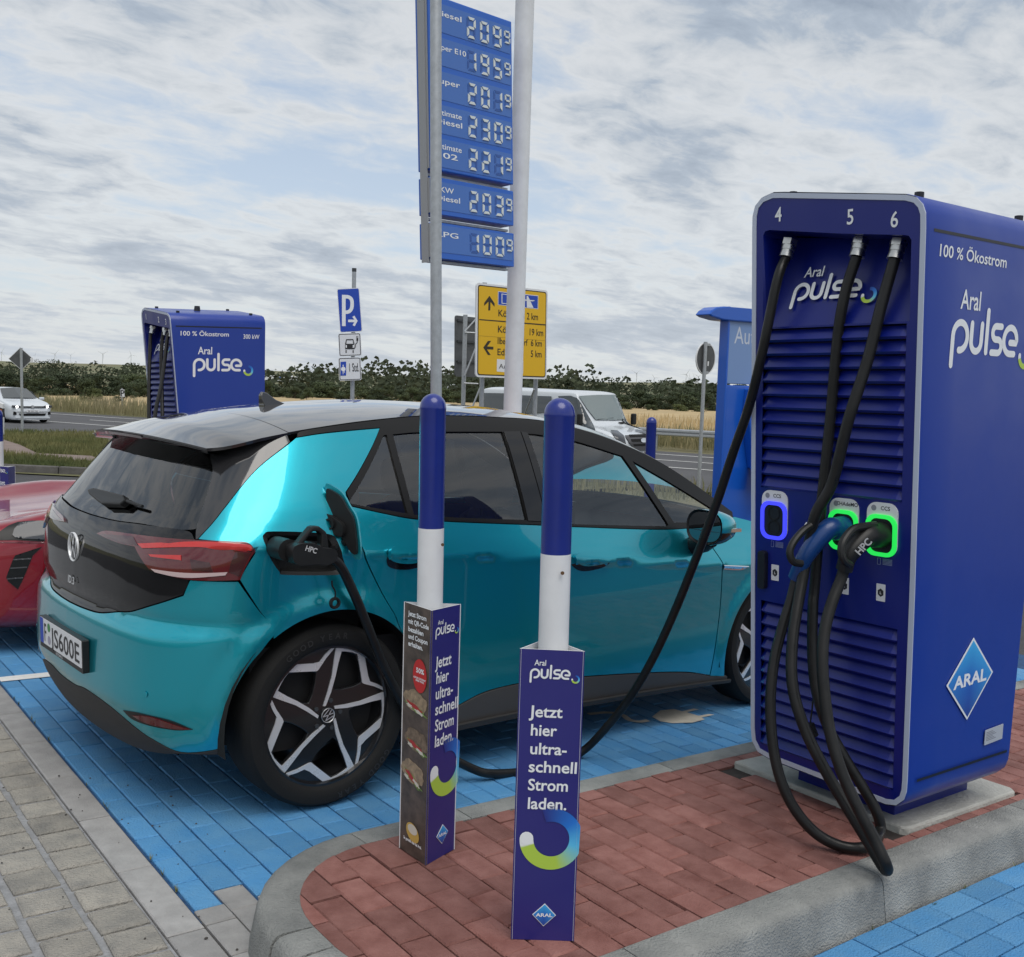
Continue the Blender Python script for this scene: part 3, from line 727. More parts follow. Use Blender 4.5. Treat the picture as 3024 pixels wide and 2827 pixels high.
# black wings beside the glass
dw = [(dl[0][0], dl[0][1], 1), (dl[0][0]-.03, 1.405, 1), (G2[-1][0], 1.372, 1), (G2[-1][0], G2[-1][1], 1), G2[-2], G2[-3], (G2[1][0], G2[1][1]), (G2[0][0], G2[0][1], 1), (dl[-1][0]-.004, dl[-1][1], 1)]+[(p[0]-.004, p[1]) for p in dl[-2:0:-1]]
both('rear_pillar_panel', 'roof_black', [dw], step=.025)
tgb = casts(*Z2, [(905, 461), (864, 634), (836, 706), (720, 745), (605, 779), (540, 782)])
tg_half = [(0, 1.034, 1), (.25, 1.037), (.45, 1.046), (G2[1][0]-.035, G2[1][1]-.03), (G2[0][0], G2[0][1]-.004, 1), tgb[0]+(1,), tgb[1], tgb[2]+(1,), tgb[3], tgb[4], (tgb[5][0], tgb[5][1]), (.3, .700), (.15, .693), (0, .691)]
panel('tailgate', 'gloss_black', [half(tg_half)], car, step=.03)
df = casts(*Z2, [(400, 1140), (520, 1228), (700, 1368), (830, 1426), (1012, 1440)])
bp_half = [(0, .686, 1), (.15, .688), (.3, .695), (tgb[5][0], tgb[5][1]-.005), (tgb[4][0], tgb[4][1]-.005), (tgb[3][0], tgb[3][1]-.005), (tgb[2][0]+.003, tgb[2][1]-.005, 1), (tgb[1][0]+.005, tgb[1][1]-.006, 1), (bl[0][0]-.006, bl[0][1]-.003, 1), (bl[1][0]-.005, bl[1][1]), (bl[2][0]-.004, bl[2][1], 1)]
arb = side(ARC(0, AR, 128, 188, 8)); bp_half += arb[1:-1]+[(arb[-1][0], .284, 1)]+[df[3], df[2], df[1], (df[0][0], df[0][1]), (.10, df[0][1]-.012), (0, df[0][1]-.014)]
bumper = panel('rear_bumper', 'teal_paint', [half(bp_half)], car, step=.025)
dfh = [(0, df[0][1]-.017, 1), (.10, df[0][1]-.015), (df[0][0], df[0][1]-.003), (df[1][0], df[1][1]-.003), (df[2][0], df[2][1]-.003), (df[3][0], df[3][1]-.003), (arb[-1][0], .281, 1), (arb[-1][0], .262, 1), (df[3][0], .252), (df[2][0], .235), (.45, .215), (0, .205)]
panel('rear_diffuser', 'dark_plastic', [half(dfh)], car, step=.03, off=.003)
# tail lamps
tlp = casts(*Z2, [(450, 430, 1), (520, 421), (905, 462), (1060, 467), (1130, 472), (1166, 505, 1), (1097, 638, 1), (860, 636), (690, 590, 1), (625, 490, 1), (540, 470)])
for sgn in (1, -1):
    L = tlp if sgn > 0 else mirror(tlp)
    t_ = panel('tail_lamp', 'tail_red', [L], car, off=.009, depth=.02, step=.02)
    def sub(nm, m, pts, off):
        q = casts(*Z2, pts); panel(nm, m, [q if sgn > 0 else mirror(q)], t_, off=off, depth=.003, step=.02)
    sub('light_bar', 'tail_bright', [(640, 478, 1), (900, 470), (1120, 480), (1150, 505, 1), (1090, 498), (900, 492), (660, 498, 1)], .012)
    sub('lamp_chamber', 'tail_dark', [(470, 434, 1), (620, 446, 1), (640, 485, 1), (560, 470)], .0115)
    sub('light_bar', 'tail_bright', [(690, 525, 1), (835, 528, 1), (835, 552, 1), (815, 548), (700, 535, 1)], .012)
    sub('lamp_chamber', 'tail_dark', [(875, 545, 1), (960, 560, 1), (975, 600, 1), (885, 592, 1)], .012)
    sub('reverse_light', 'tail_clear', [(700, 588, 1), (850, 606), (1040, 602, 1), (1030, 616, 1), (850, 628), (720, 604, 1)], .012)
    sub('lamp_chamber', 'tail_dark', [(1075, 512, 1), (1145, 515, 1), (1095, 622, 1), (1045, 600, 1)], .0115)
fg = casts(*Z2, [(565, 1235, 1), (640, 1248), (770, 1279), (882, 1323, 1), (800, 1325), (660, 1297), (600, 1270)])
fr2 = casts(*Z2, [(610, 1256, 1), (700, 1265), (870, 1320, 1), (800, 1318), (670, 1290)])
for L, L2 in ((fg, fr2), (mirror(fg), mirror(fr2))):
    o = panel('reflector_housing', 'black_plastic', [L], car, off=.003, depth=.01, step=.02); panel('reflector', 'tail_red', [L2], o, off=.006, depth=.004, step=.02)
for q in casts(*Z2, [(665, 1162)]):
    for s_ in (1, -1):
        c = PSo(s_*q[0], q[1], .002); n_ = PN(s_*q[0], q[1]); obj('parking_sensor', MB().cyl(Vector(c), Vector(c+n_*.002), .011, n=18), 'teal_paint', car, smooth=True)
# number plate
pc = (-.7085, 0, .527); PM = fr(pc, (0, -1, 0), (-.06, 0, 1))
plate = obj('number_plate', MB().prism(rrect(.535, .128, .006), PM, -.012, .012), 'black_plastic', car, bevel=.002)
obj('plate_face', MB().prism(rrect(.515, .105, .006, cy=.008), PM, .0121, .0135), 'white_sheet', plate)
obj('plate_band', MB().sheet(rrect(.042, .104, .004, cx=-.236, cy=.008), PM, .0142), mat('euro_blue', (.01,.06,.45), .5), plate)
text('lettering', 'F', 'black_print', plate, PM @ Matrix.Translation((-.205, -.030, 0)), .105, xs=.62, bold=.008, h=.0146)
text('lettering', 'JS600E', 'black_print', plate, PM @ Matrix.Translation((-.108, -.030, 0)), .105, bold=.008, h=.0146, width=.352)
obj('plate_seal', MB().sheet(ring(-.140, .034, .018, 16), PM, .0146), mat('seal_green', (.06,.25,.08), .6), plate); obj('plate_seal', MB().sheet(ring(-.140, -.018, .018, 16), PM, .0146), mat('seal_grey', (.35,.33,.42), .6), plate)
text('dealer_lettering', 'AUTOHAUS', 'white_print', plate, PM @ Matrix.Translation((-.02, -.060, 0)), .016, 'CENTER', h=.0125)
# round badge, model name
mat('badge_silver', (.78,.79,.80), .28, metal=.35)
def vw_badge(parent, M, r, ringm='badge_silver', name='emblem'):
    o = obj(name, MB().lathe([(r*.90, .0), (r*.92, .003), (r*.97, .0045), (r, .003), (r, -.004), (r*.9, -.004)], M, 32, True), ringm, parent, smooth=True)
    mb = MB()
    ribbon(mb, [(-.50*r, .72*r), (-.0*r, -.80*r)], .13*r, M, .002, True); ribbon(mb, [(.50*r, .72*r), (0, -.80*r)], .13*r, M, .002, True)
    mb2 = MB()
    for L in ([(-.62*r, .58*r), (-.36*r, -.68*r), (0, .06*r)], [(.62*r, .58*r), (.36*r, -.68*r), (0, .06*r)], [(-.30*r, .83*r), (0, .16*r), (.30*r, .83*r)]):
        ribbon(mb2, L[:2], .14*r, M, .002, True); ribbon(mb2, L[1:], .14*r, M, .0021, True)
    obj('monogram', mb2, ringm, o); return o
q = cast((0+342/1.5483, 1300+488/1.5483)); EMB = PSo(0, .907, .006)
vw_badge(car, fr(EMB, (0, -1, 0), (-.03, 0, 1)), .058)
text('model_name', 'ID.3', 'badge_silver', car, fr(PSo(0, .775, .006), (0, -1, 0), (.0, 0, 1)) @ Matrix.Translation((0, -.012, 0)), .042, 'CENTER', xs=1.1, bold=.01, h=.002)
# wiper
wp = [np.array(PSo(a, b, .012)) for a, b in casts(*Z2, [(428, 262)])]
def wpt(px, o): a, b = cast(px); return PSo(a, b, o)
w0, w1 = Zm(*Z2, [(440, 252), (665, 312)]); wm = Zm(*Z2, [(600, 292)])[0]
wip = obj('rear_wiper', MB().tube([wpt(wm, .020), wpt(w1, .014)], .006, 8), 'black_plastic', car, smooth=True)
hp = Zm(*Z2, [(425, 242), (455, 234), (590, 268), (600, 292), (575, 312), (490, 308), (470, 296), (432, 262)])
pa = [wpt(q, .030) for q in hp]; pb = [wpt(q, .002) for q in hp]; k = len(pa); cpa = sum(pa)/k
mb = MB().add(pb+pa, [(i, (i+1) % k, k+(i+1) % k, k+i) for i in range(k)]+[tuple(range(k, 2*k))]); obj('wiper_cap', mb, 'black_plastic', wip, bevel=.006)
# --- roof, spoiler, windscreen, bonnet as one skin between the rails
rx, rz_ = tab([(-.54, 1.332), (-.42, 1.345), (-.28, 1.370)]+RAIL[0:1]+RAIL[1:]+[(2.62, .995)])
def rail(x, zoff=0): 
    z = float(np.interp(x, rx, rz_)); 
    if x < -.08:
        yy = np.interp(x, [-.54, -.45, -.3, -.08], [.60, .625, .66, abs(PS(t_x(-.08, np.interp(-.08, rx, rz_)), np.interp(-.08, rx, rz_))[1])])
        return np.array([x, -yy, z])
    p = PS(t_x(x, z), z); return np.array([x, p[1], z])
CRX, CRZ = [-.54, -.3, 0, .5, 1.0, 1.4, 1.8, 2.3, 2.62], [.030, .055, .062, .056, .052, .055, .06, .055, .05]
_rx = np.linspace(-.54, 2.5, 90); _ry = np.array([abs(rail(x)[1]) for x in _rx])
def roofP(x, v):
    # v in -1..1 across; bowed ends
    xb = x
    if x > 1.35: xb = x+(.20 if x < 2.0 else .22)*(1-v*v)*sstep(1.35, 1.6, x)
    if x < -.2: xb = x+.095*abs(v)**2.2*(1-sstep(-.54, -.2, x))
    y = np.interp(x, _rx, _ry)*v; z = np.interp(x, rx, rz_)+np.interp(x, CRX, CRZ)*(1-abs(v)**2.2)
    return np.array([xb, -y, z])
def roofN(x, v):
    e = .004; a = roofP(x+e, v)-roofP(x-e, v); b = roofP(x, min(.999, v+e))-roofP(x, max(-.999, v-e)); n = np.cross(a, b); n /= np.linalg.norm(n)+1e-9
    return n if n[2] > 0 else -n
def rpan(name, m, x0, x1, v1=1.0, off=0., depth=.01, step=.05):
    L = [(x0, -v1), (x1, -v1), (x1, v1), (x0, v1)]
    return panel(name, m, [L], car, surf=roofP, norm=roofN, step=step, off=off, depth=depth, smooth=False)
rpan('roof', 'roof_black', -.105, 1.36, .985, off=.002)
rpan('roof_spoiler', 'roof_black', -.51, -.112, 1.0, off=.004, depth=.012, step=.04)
rpan('windscreen', 'car_glass', 1.37, 2.40, .965, depth=0)
for s_ in (1, -1):
    L = [(1.36, s_*.968), (2.46, s_*.968), (2.46, s_*1.0), (1.36, s_*1.0)]
    panel('windscreen_pillar', 'trim_black', [L], car, surf=roofP, norm=roofN, step=.05, smooth=False)
# spoiler lip and high brake light
lip = [tuple(roofP(-.51, v)+np.array([0, 0, -.004])) for v in np.linspace(-1, 1, 25)]
vsl = [p for q in lip for p in (q, (q[0]+.010, q[1], q[2]-.013), (q[0]+.12, q[1]*.97, q[2]-.020))]
sp = obj('spoiler_lip', MB().add(vsl, [(3*i+j, 3*i+3+j, 3*i+4+j, 3*i+1+j) for i in range(24) for j in range(2)]), 'gloss_black', car, smooth=True)
bk = [tuple(roofP(-.511, v)+np.array([-.004, 0, -.004])) for v in np.linspace(-.33, .33, 15)]
obj('brake_light', MB().add([p for q in bk for p in (q, (q[0]+.006, q[1], q[2]-.011))], [(2*i, 2*i+2, 2*i+3, 2*i+1) for i in range(14)]), 'tail_dark', car)
# blades closing the spoiler to the black wings
for s_ in (1, -1):
    vs_ = []
    for k in range(9):
        x = -.52+.40*k/8; q = roofP(x, s_); g2 = G2[-1]; tt = dw[1][0]*(k/8)+g2[0]*(1-k/8); zz = dw[1][1]*(k/8)+(g2[1]+.02)*(1-k/8); b_ = PS(s_*tt, zz); vs_ += [tuple(q), tuple((np.array(q)*.5+b_*.5)+np.array([.0, 0, 0])), tuple(b_)]
    obj('spoiler_side', MB().add(vs_, [(3*i+j, 3*i+3+j, 3*i+4+j, 3*i+1+j) for i in range(8) for j in range(2)]), 'roof_black', car, smooth=True)
# roof aerial
ab = roofP(.10, 0); fin = [(0, 0), (.17, 0), (.13, .012), (.06, .035), (.02, .062), (-.005, .066), (-.012, .05)]
mb = MB(); prof_ = [(x, z) for x, z in fin]
vs_ = []
for x, z in fin:
    w = .030*(1-z/.075)+.003; vs_ += [(ab[0]+x, w, ab[2]+z-.004-.02*x), (ab[0]+x, -w, ab[2]+z-.004-.02*x)]
k = len(fin); mb.add(vs_, [(2*i, 2*((i+1) % k), 2*((i+1) % k)+1, 2*i+1) for i in range(k)]+[tuple(2*i for i in range(k))[::-1], tuple(2*i+1 for i in range(k))])
obj('roof_aerial', mb, 'roof_black', car, smooth=True, ang=60, bevel=.004)
# bonnet, cowl and nose (mostly hidden beyond the windscreen)
def bonP(x, v):
    z = np.interp(x, [2.46, 2.7, 3.0, 3.22, 3.45, 3.60], [1.048, 1.0, .90, .80, .70, .60]); t_ = t_x(min(x, 3.3), min(z, .9)); w = abs(PS(t_, z)[1]) if x < 3.3 else np.interp(x, [3.3, 3.6], [.80, .5])
    return np.array([x+.04*(1-v*v)*sstep(3.1, 3.5, x), -w*v, z+.055*(1-abs(v)**2.5)])
def bonN(x, v):
    e = .01; a = bonP(x+e, v)-bonP(x-e, v); b = bonP(x, v+e)-bonP(x, v-e); n = np.cross(a, b); n /= np.linalg.norm(n)+1e-9; return n if n[2] > 0 else -n
panel('bonnet', 'teal_paint', [[(2.53, -.97), (3.42, -.97), (3.42, .97), (2.53, .97)]], car, surf=bonP, norm=bonN, step=.08, smooth=False)
panel('cowl', 'black_plastic', [[(2.40, -.97), (2.525, -.97), (2.525, .97), (2.40, .97)]], car, surf=lambda x, v: bonP(x, v)+np.array([0, 0, -.02+.10*(2.525-x)]), norm=bonN, step=.08, smooth=False)
tf = t_x(3.21, .5)
panel('front_bumper', 'teal_paint', [half([(TMAX-.002-0*1, .74, 1)]+[(tf+.01, .76, 1), (tf+.01, .25, 1), (TMAX-.002, .22, 1)])] if False else [[(tf+.01, .76), (TMAX-.01, .70), (TMAX-.01, .20), (tf+.01, .24)]], car, step=.06, smooth=False)
panel('front_bumper', 'teal_paint', [[(-tf-.01, .76), (-TMAX+.01, .70), (-TMAX+.01, .20), (-tf-.01, .24)]], car, step=.06, smooth=False)
# dark inner body so that gaps read as gaps (below the windows)
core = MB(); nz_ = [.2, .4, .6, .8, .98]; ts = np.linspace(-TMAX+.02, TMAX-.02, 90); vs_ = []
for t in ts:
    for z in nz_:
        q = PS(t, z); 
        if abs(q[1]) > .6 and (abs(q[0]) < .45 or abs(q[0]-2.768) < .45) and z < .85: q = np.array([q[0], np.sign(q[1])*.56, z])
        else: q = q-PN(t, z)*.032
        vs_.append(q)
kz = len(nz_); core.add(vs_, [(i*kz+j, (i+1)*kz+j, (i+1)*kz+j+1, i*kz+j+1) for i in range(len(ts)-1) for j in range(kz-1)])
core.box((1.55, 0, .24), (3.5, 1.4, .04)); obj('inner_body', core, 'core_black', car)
ia = MB().box((1.3, 0, .42), (3.2, 1.56, .40)).box((-.12, 0, .80), (.72, 1.30, .36)); obj('cabin_floor', ia, 'interior', car)
# wheel housings
for ax in (0, 2.768):
    for s_ in (1, -1):
        vs_ = []
        for k in range(25):
            a = R(-12+204*k/24); vs_ += [(ax+(AR+.012)*math.cos(a), s_*.868, .347+(AR+.012)*math.sin(a)), (ax+(AR+.012)*math.cos(a), s_*.52, .347+(AR+.012)*math.sin(a))]
        obj('wheel_housing', MB().add(vs_, [(2*k, 2*k+1, 2*k+3, 2*k+2) for k in range(24)]), 'core_black', car, smooth=True)
# flap recess
cf = np.mean([p[:2] for p in flap], axis=0)
fl = [tuple(p[:2]) for p in flap]; ins_ = smooth_loop(fl)
vs_ = [PSo(a, b, 0.0) for a, b in ins_]+[PSo(cf[0]+(a-cf[0])*.86, cf[1]+(b-cf[1])*.86, -.012) for a, b in ins_]+[PSo(cf[0]+(a-cf[0])*.80, cf[1]+(b-cf[1])*.80, -.055) for a, b in ins_]
k = len(ins_); obj('charge_port', MB().add(vs_, [(i, (i+1) % k, k+(i+1) % k, k+i) for i in range(k)]+[(k+i, k+(i+1) % k, 2*k+(i+1) % k, 2*k+i) for i in range(k)]+[tuple(range(2*k, 3*k))]), 'black_plastic', car, smooth=True)
# open flap lid, standing out from the body
lidP0 = np.array(CARM @ Vector((.055, -.985, 1.08))); ln_ = np.array(CARM.to_3x3() @ Vector((-.90, -.42, .05)))
LM = fr(lidP0, np.cross((0, 0, 1), -ln_)*-1, (0, 0, 1))
def on_lid(px):
    P = on_plane(px, lidP0, ln_); q = LM.inverted() @ Vector(P); return (q.x, q.y)
lid_o = smooth_loop([on_lid(q) for q in Zm(*F6, [(848, 200), (850, 130), (885, 113), (1040, 212), (1130, 370), (1212, 530), (1245, 860), (1240, 985), (1208, 1010), (1150, 960), (1090, 850), (960, 640), (870, 430)])], 4)
ML = CARI @ LM
lid = obj('charge_flap', MB().prism(lid_o, ML, -.010, .0), 'teal_paint', car, bevel=.003)
lc = np.mean(lid_o, axis=0); obj('flap_lining', MB().prism([tuple(lc+(np.array(p)-lc)*.86) for p in lid_o], ML, .0, .012), 'black_plastic', lid, bevel=.004)
capo = smooth_loop([on_lid(q) for q in Zm(*F6, [(830, 470), (850, 435), (900, 450), (1040, 540), (1095, 600), (1100, 690), (1060, 730), (960, 690), (880, 640), (835, 560)])], 4)
obj('port_cap', MB().prism(capo, ML, .012, .034), 'black_plastic', lid, bevel=.006)
cc_ = np.mean(capo, axis=0); obj('cap_grip', MB().prism(ring(cc_[0], cc_[1], .022, 18), ML, .034, .044, [ring(cc_[0], cc_[1], .015, 18)]), 'black_plastic', lid)
hg = MB().tube([CARI @ Vector(on_plane(q, lidP0+ln_*(-.0), ln_)) for q in Zm(*F6, [(1080, 800), (1000, 830)])]+[PSo(*cast(Zm(*F6, [(930, 880)])[0]), .0)], .014, 8); obj('flap_hinge', hg, 'black_plastic', lid)
# door handles
for nm, pts in (('door_handle', [(.196, .972), (.212, .986), (.245, .990), (.40, .981), (.425, .972), (.405, .945), (.30, .925), (.215, .938)]), ('door_handle', [(1.181, .903), (1.225, .920), (1.30, .924), (1.37, .917), (1.425, .895), (1.37, .872), (1.25, .866)])):
    L = side(pts); c = np.mean([p[:2] for p in L], axis=0)
    for s_ in (1, -1):
        LL = L if s_ > 0 else mirror(L)
        h = panel(nm, 'teal_paint', [LL], car, off=.022, depth=.02, step=.012)
        low = side([(p[0], p[1]-.028) for p in pts]); panel('handle_recess_shade', 'gloss_black', [low if s_ > 0 else mirror(low)], h, off=.002, depth=.0, step=.02)  # flat black patch on the skin stands for shade below the handle
# wing badge
wb = side([(2.280, .812, 1), (2.495, .795, 1), (2.435, .778), (2.285, .789, 1)])
for s_ in (1, -1): panel('wing_badge', 'chrome', [wb if s_ > 0 else mirror(wb)], car, off=.005, depth=.006, step=.03)
wc = PSo(t_x(2.30, .795), .795, .0065); text('trim_lettering', 'PRO S', 'black_print', car, fr(wc, (1, 0, -.07), (0, 0, 1)), .020, bold=.01, xs=1.3, h=.001)
# mirrors: shell, glass, indicator, foot
for s_ in (-1, 1):
    mM = Matrix.Translation((2.03, s_*1.005, 1.02))
    if s_ > 0: mM = mM @ Matrix.Scale(-1, 4, (0, 1, 0))
    sec = [(-.075, .95, 1.0), (-.06, 1.0, 1.02), (-.01, .98, .98), (.05, .82, .80), (.10, .55, .52), (.125, .2, .2)]
    base_ = [(.115*c_*abs(c_)**-.25 if c_ else 0, .085*s2*abs(s2)**-.2 if s2 else 0) for c_, s2 in ((math.cos(2*math.pi*k/24), math.sin(2*math.pi*k/24)) for k in range(24))]
    vs_ = [mM @ Vector((x+.012*abs(a)/.1, a*sx, b*sz+.012)) for x, sx, sz in sec for a, b in base_]
    fs_ = [(i*24+k, i*24+(k+1) % 24, (i+1)*24+(k+1) % 24, (i+1)*24+k) for i in range(len(sec)-1) for k in range(24)]+[tuple(range(5*24, 6*24))]
    mir = obj('door_mirror', MB().add(vs_, fs_), 'teal_paint', car, smooth=True, ang=60)
    vs2 = [mM @ Vector((-.076+.012*abs(a)/.1, a*.96, b*.99+.012)) for a, b in base_]+[mM @ Vector((-.055, a*.86, b*.86+.012)) for a, b in base_]
    obj('mirror_housing', MB().add(vs2, [(k, (k+1) % 24, 24+(k+1) % 24, 24+k) for k in range(24)]), 'black_plastic', mir, smooth=True)
    obj('mirror_glass', MB().add([mM @ Vector((-.058, a*.86, b*.86+.012)) for a, b in base_], [tuple(range(24))]), mat('mirror_silver', (.20,.22,.24), .02, metal=1.0), mir)
    obj('mirror_shell', MB().add([mM @ Vector((x+.012*abs(a)/.1+.001, a*sx*1.02, min(b*sz, -.018)*1.03+.012)) for x, sx, sz in sec[:4] for a, b in base_], [(i*24+k, i*24+(k+1) % 24, (i+1)*24+(k+1) % 24, (i+1)*24+k) for i in range(3) for k in range(24)]), 'gloss_black', mir, smooth=True)
    obj('indicator', MB().box((.03, -.10, .004), (.12, .02, .016), M=mM), mat('indicator_amber', (.6,.42,.3), .2, coat=1), mir)
    obj('mirror_foot', MB().tube([mM @ Vector((.01, .02, -.05)), mM @ Vector((.02, .06, -.085)), mM @ Vector((.03, .13, -.10))], [.05, .042, .05], 12), 'black_plastic', mir, smooth=True)
# --- wheels
mat('tyre', (.011,.011,.011), .8, bump=.15, bscale=200, spec=.3); mat('rim_black', (.010,.010,.011), .3, coat=.5); mat('rim_silver', (.70,.71,.73), .30, metal=.4, rvar=.06)
TR, RR = .349, .270
def pol(L, rot=0): return [(1.035*r_*math.cos(R(a+rot)), 1.035*r_*math.sin(R(a+rot))) for r_, a in L]
def make_wheel(loc, s_):
    # local frame: wheel disc in xz plane, outside towards -y
    w = bpy.data.objects.new('wheel', None); COL.objects.link(w); w.parent = car; w.location = loc
    M = Matrix(((1, 0, 0, 0), (0, 0, -1, 0), (0, 1, 0, 0), (0, 0, 0, 1)))      # (a, b, h) -> x=a, z=b, y=-h
    if s_ > 0: M = Matrix.Rotation(math.pi, 4, 'Z') @ M
    mt = mat('tyre', (0,0,0))
    pr = [(RR-.004, .085), (RR+.006, .100), (RR+.012, .104), (RR+.035, .110), (RR+.060, .106), (TR-.012, .094), (TR-.003, .082), (TR, .06), (TR, -.06), (TR-.004, -.085), (TR-.02, -.10), (RR+.03, -.11), (RR, -.09)]
    ty = obj('tyre', MB().lathe(pr, M, 72), mt, w, smooth=True, ang=50)
    for k, txt in enumerate(('GOOD', 'YEAR')):
        for j, ch in enumerate(txt):
            for base_a in (128, -35):
                a = base_a-(k*4.6+j)*6.0; rr_ = RR+.030
                text('tyre_lettering', ch, mat('tyre_text', (.022,.022,.022), .6), ty, M @ Matrix.Rotation(R(a), 4, 'Z') @ Matrix.Translation((rr_, 0, .1105)) @ Matrix.Rotation(R(-90), 4, 'Z'), .032, 'CENTER', xs=1.0, bold=.02, h=.0005)
    rim = obj('rim', MB().lathe([(RR-.002, .088), (RR-.010, .088), (RR-.014, .075), (.235, .03), (.225, -.06), (.0, -.06)], M, 60), 'rim_black', w, smooth=True, ang=40)
    holes = []
    for k in range(5):
        r0 = 83-72*k
        holes.append(pol([(.234, -5), (.237, -12), (.238, -21), (.205, -34), (.172, -47), (.14, -42), (.105, -26), (.095, -10), (.12, -4), (.145, -4.5)], r0))
    star = MB().prism(ring(0, 0, .2555, 60), M, .052, .070, holes); obj('spoke_star', star, 'rim_black', rim, bevel=.003)
    for k in range(5):
        r0 = 83-72*k
        bl_ = pol([(.040, 35), (.085, 9), (.144, 2.2), (.20, 1.8), (.25, 1.4), (.2535, -.5), (.2545, -8), (.2550, -16), (.2550, -28.5), (.21, -46.5), (.206, -53.3), (.228, -60), (.2545, -67.5), (.2525, -70), (.213, -60.6), (.181, -51), (.177, -48), (.243, -22.3), (.242, -16), (.238, -8), (.236, -4.8), (.19, -4.0), (.145, -4.0), (.085, -1), (.036, 20)], r0)
        obj('spoke_face', MB().prism(bl_, M, .070, .0745), 'rim_silver', rim)
        arcp = [(.250, -33-3*i) for i in range(13)]; mbs = MB(); ribbon(mbs, pol(arcp, r0), .005, M, .0735); obj('rim_line', mbs, 'rim_silver', rim)
        a = R(76.7-72*k); obj('wheel_nut', MB().cyl(M @ Vector((.056*math.cos(a), .056*math.sin(a), .052)), M @ Vector((.056*math.cos(a), .056*math.sin(a), .076)), .009, n=6), 'dark_metal', rim)
    cap = obj('hub_cap', MB().cyl(M @ Vector((0, 0, .05)), M @ Vector((0, 0, .078)), .034, .030, 28), 'rim_black', rim, smooth=True)
    vw_badge(cap, M @ Matrix.Translation((0, 0, .0785)) @ Matrix.Rotation(R(-55), 4, 'Z'), .028, mat('cap_silver', (.7,.71,.73), .3, metal=.7), 'cap_emblem')
    obj('brake_disc', MB().lathe([(.06, -.02), (.165, -.02), (.165, -.04), (.06, -.04)], M, 40), 'dark_metal', w, smooth=True)
    return w
for ax in (0, 2.768):
    for s_ in (-1, 1): make_wheel((ax, s_*.765, .349), s_)
# --- cabin
def seat(x, y, w=.46, back=.62, parent=car):
    s_ = obj('seat', MB().box((x+.26, y, .50), (.50, w, .16)), 'seat_fabric', parent, bevel=.05, seg=3)
    bm_ = MB(); prof2 = [(-.02, .50), (-.10, .80), (-.17, 1.05), (-.12, 1.08), (-.02, .82), (.10, .52)]
    k = len(prof2); vs_ = []
    for yy, sc in ((-w/2, .92), (-w/2+.05, 1), (w/2-.05, 1), (w/2, .92)): vs_ += [(x+px_, y+yy*(.86 if pz > 1 else 1), .5+(pz-.5)*(sc if pz > .9 else 1)) for px_, pz in prof2]
    bm_.add(vs_, [(i*k+j, (i+1)*k+j, (i+1)*k+(j+1) % k, i*k+(j+1) % k) for i in range(3) for j in range(k)]+[tuple(range(k))[::-1], tuple(3*k+j for j in range(k))])
    obj('seat_back', bm_, 'seat_fabric', s_, bevel=.02, smooth=True)
    hb = MB(); M = Matrix.Translation((x-.185, y, 1.17)); hb.prism(rrect(.27, .19, .07), M @ fr((0, 0, 0), (0, 1, 0), (-.12, 0, 1)), -.05, .05); obj('headrest', hb, 'seat_fabric', s_, bevel=.03, seg=3, smooth=True)
    for d_ in (-.06, .06): obj('headrest_post', MB().cyl((x-.165, y+d_, 1.03), (x-.18, y+d_, 1.12), .008, n=8), 'dark_metal', s_)
seat(1.30, -.36); seat(1.30, .36); seat(.42, -.40, .44); seat(.42, .40, .44); seat(.42, 0, .34)
dsh = MB(); pr = [(2.15, .95), (2.02, .93), (1.93, .86), (1.95, .70), (2.05, .5), (2.5, .5), (2.5, .98)]
k = len(pr); dsh.add([(a, -.74, b) for a, b in pr]+[(a, .74, b) for a, b in pr], [(i, (i+1) % k, k+(i+1) % k, k+i) for i in range(k)]+[tuple(range(k))[::-1], tuple(range(k, 2*k))]); obj('dashboard', dsh, 'interior', car, bevel=.02)
obj('centre_screen', MB().box((1.93, 0, .99), (.02, .27, .16)), 'gloss_black', car, bevel=.006)
SM = fr((1.80, .36, .93), (0, -1, 0), (.35, 0, .94))
sw_ = obj('steering_wheel', MB().lathe([(.185+.014*math.cos(2*math.pi*k/8), .014*math.sin(2*math.pi*k/8)) for k in range(8)], SM, 36, True), 'black_plastic', car, smooth=True)
mb = MB()
for a in (0, 180, 270): ribbon(mb, [(0, 0), (.18*math.cos(R(a)), .18*math.sin(R(a)))], .045, SM, .0, True)
mb.cyl(SM @ Vector((0, 0, -.03)), SM @ Vector((0, 0, .02)), .065, n=20); obj('wheel_spokes', mb, 'black_plastic', sw_)
vw_badge(sw_, SM @ Matrix.Translation((0, 0, .022)), .03, 'white_print', 'wheel_emblem')
obj('rear_view_mirror', MB().box((1.62, 0, 1.33), (.03, .22, .065)), 'black_plastic', car, bevel=.01)
# ------------------------------------------------------------------ chargers
mat('charger_blue_shade', (.003,.011,.175), .36, coat=.25, coatr=.25, spec=.4, rvar=.08, vscale=3.0)  # front of the blue wrap, its shade put into a darker colour
mat('charger_blue_lit', (.008,.040,.300), .40, coat=.25, coatr=.25, spec=.45, rvar=.10, vscale=2.0)  # same blue wrap, lightened in its colour as the lit side
mat('charger_trim', (.50,.55,.66), .4); mat('charger_black', (.008,.009,.016), .4)
mat('sleeve_blue', (.022,.020,.175), .42, coat=.2, coatr=.2, rvar=.1, vscale=4); mat('bollard_blue', (.008,.022,.215), .28, coat=.4, coatr=.1, bump=.03, bscale=60, var=.12, vscale=6); mat('bollard_white', (.72,.73,.745), .42, var=.09, vscale=5, rvar=.1)
mat('led_blue', (.02,.02,.3), .4, emit=((.05, .06, 1.0), .75)); mat('led_green', (.02,.3,.05), .4, emit=((.02, .85, .10), .55))
mat('chademo_blue', (.004,.045,.19), .38, coat=.2)
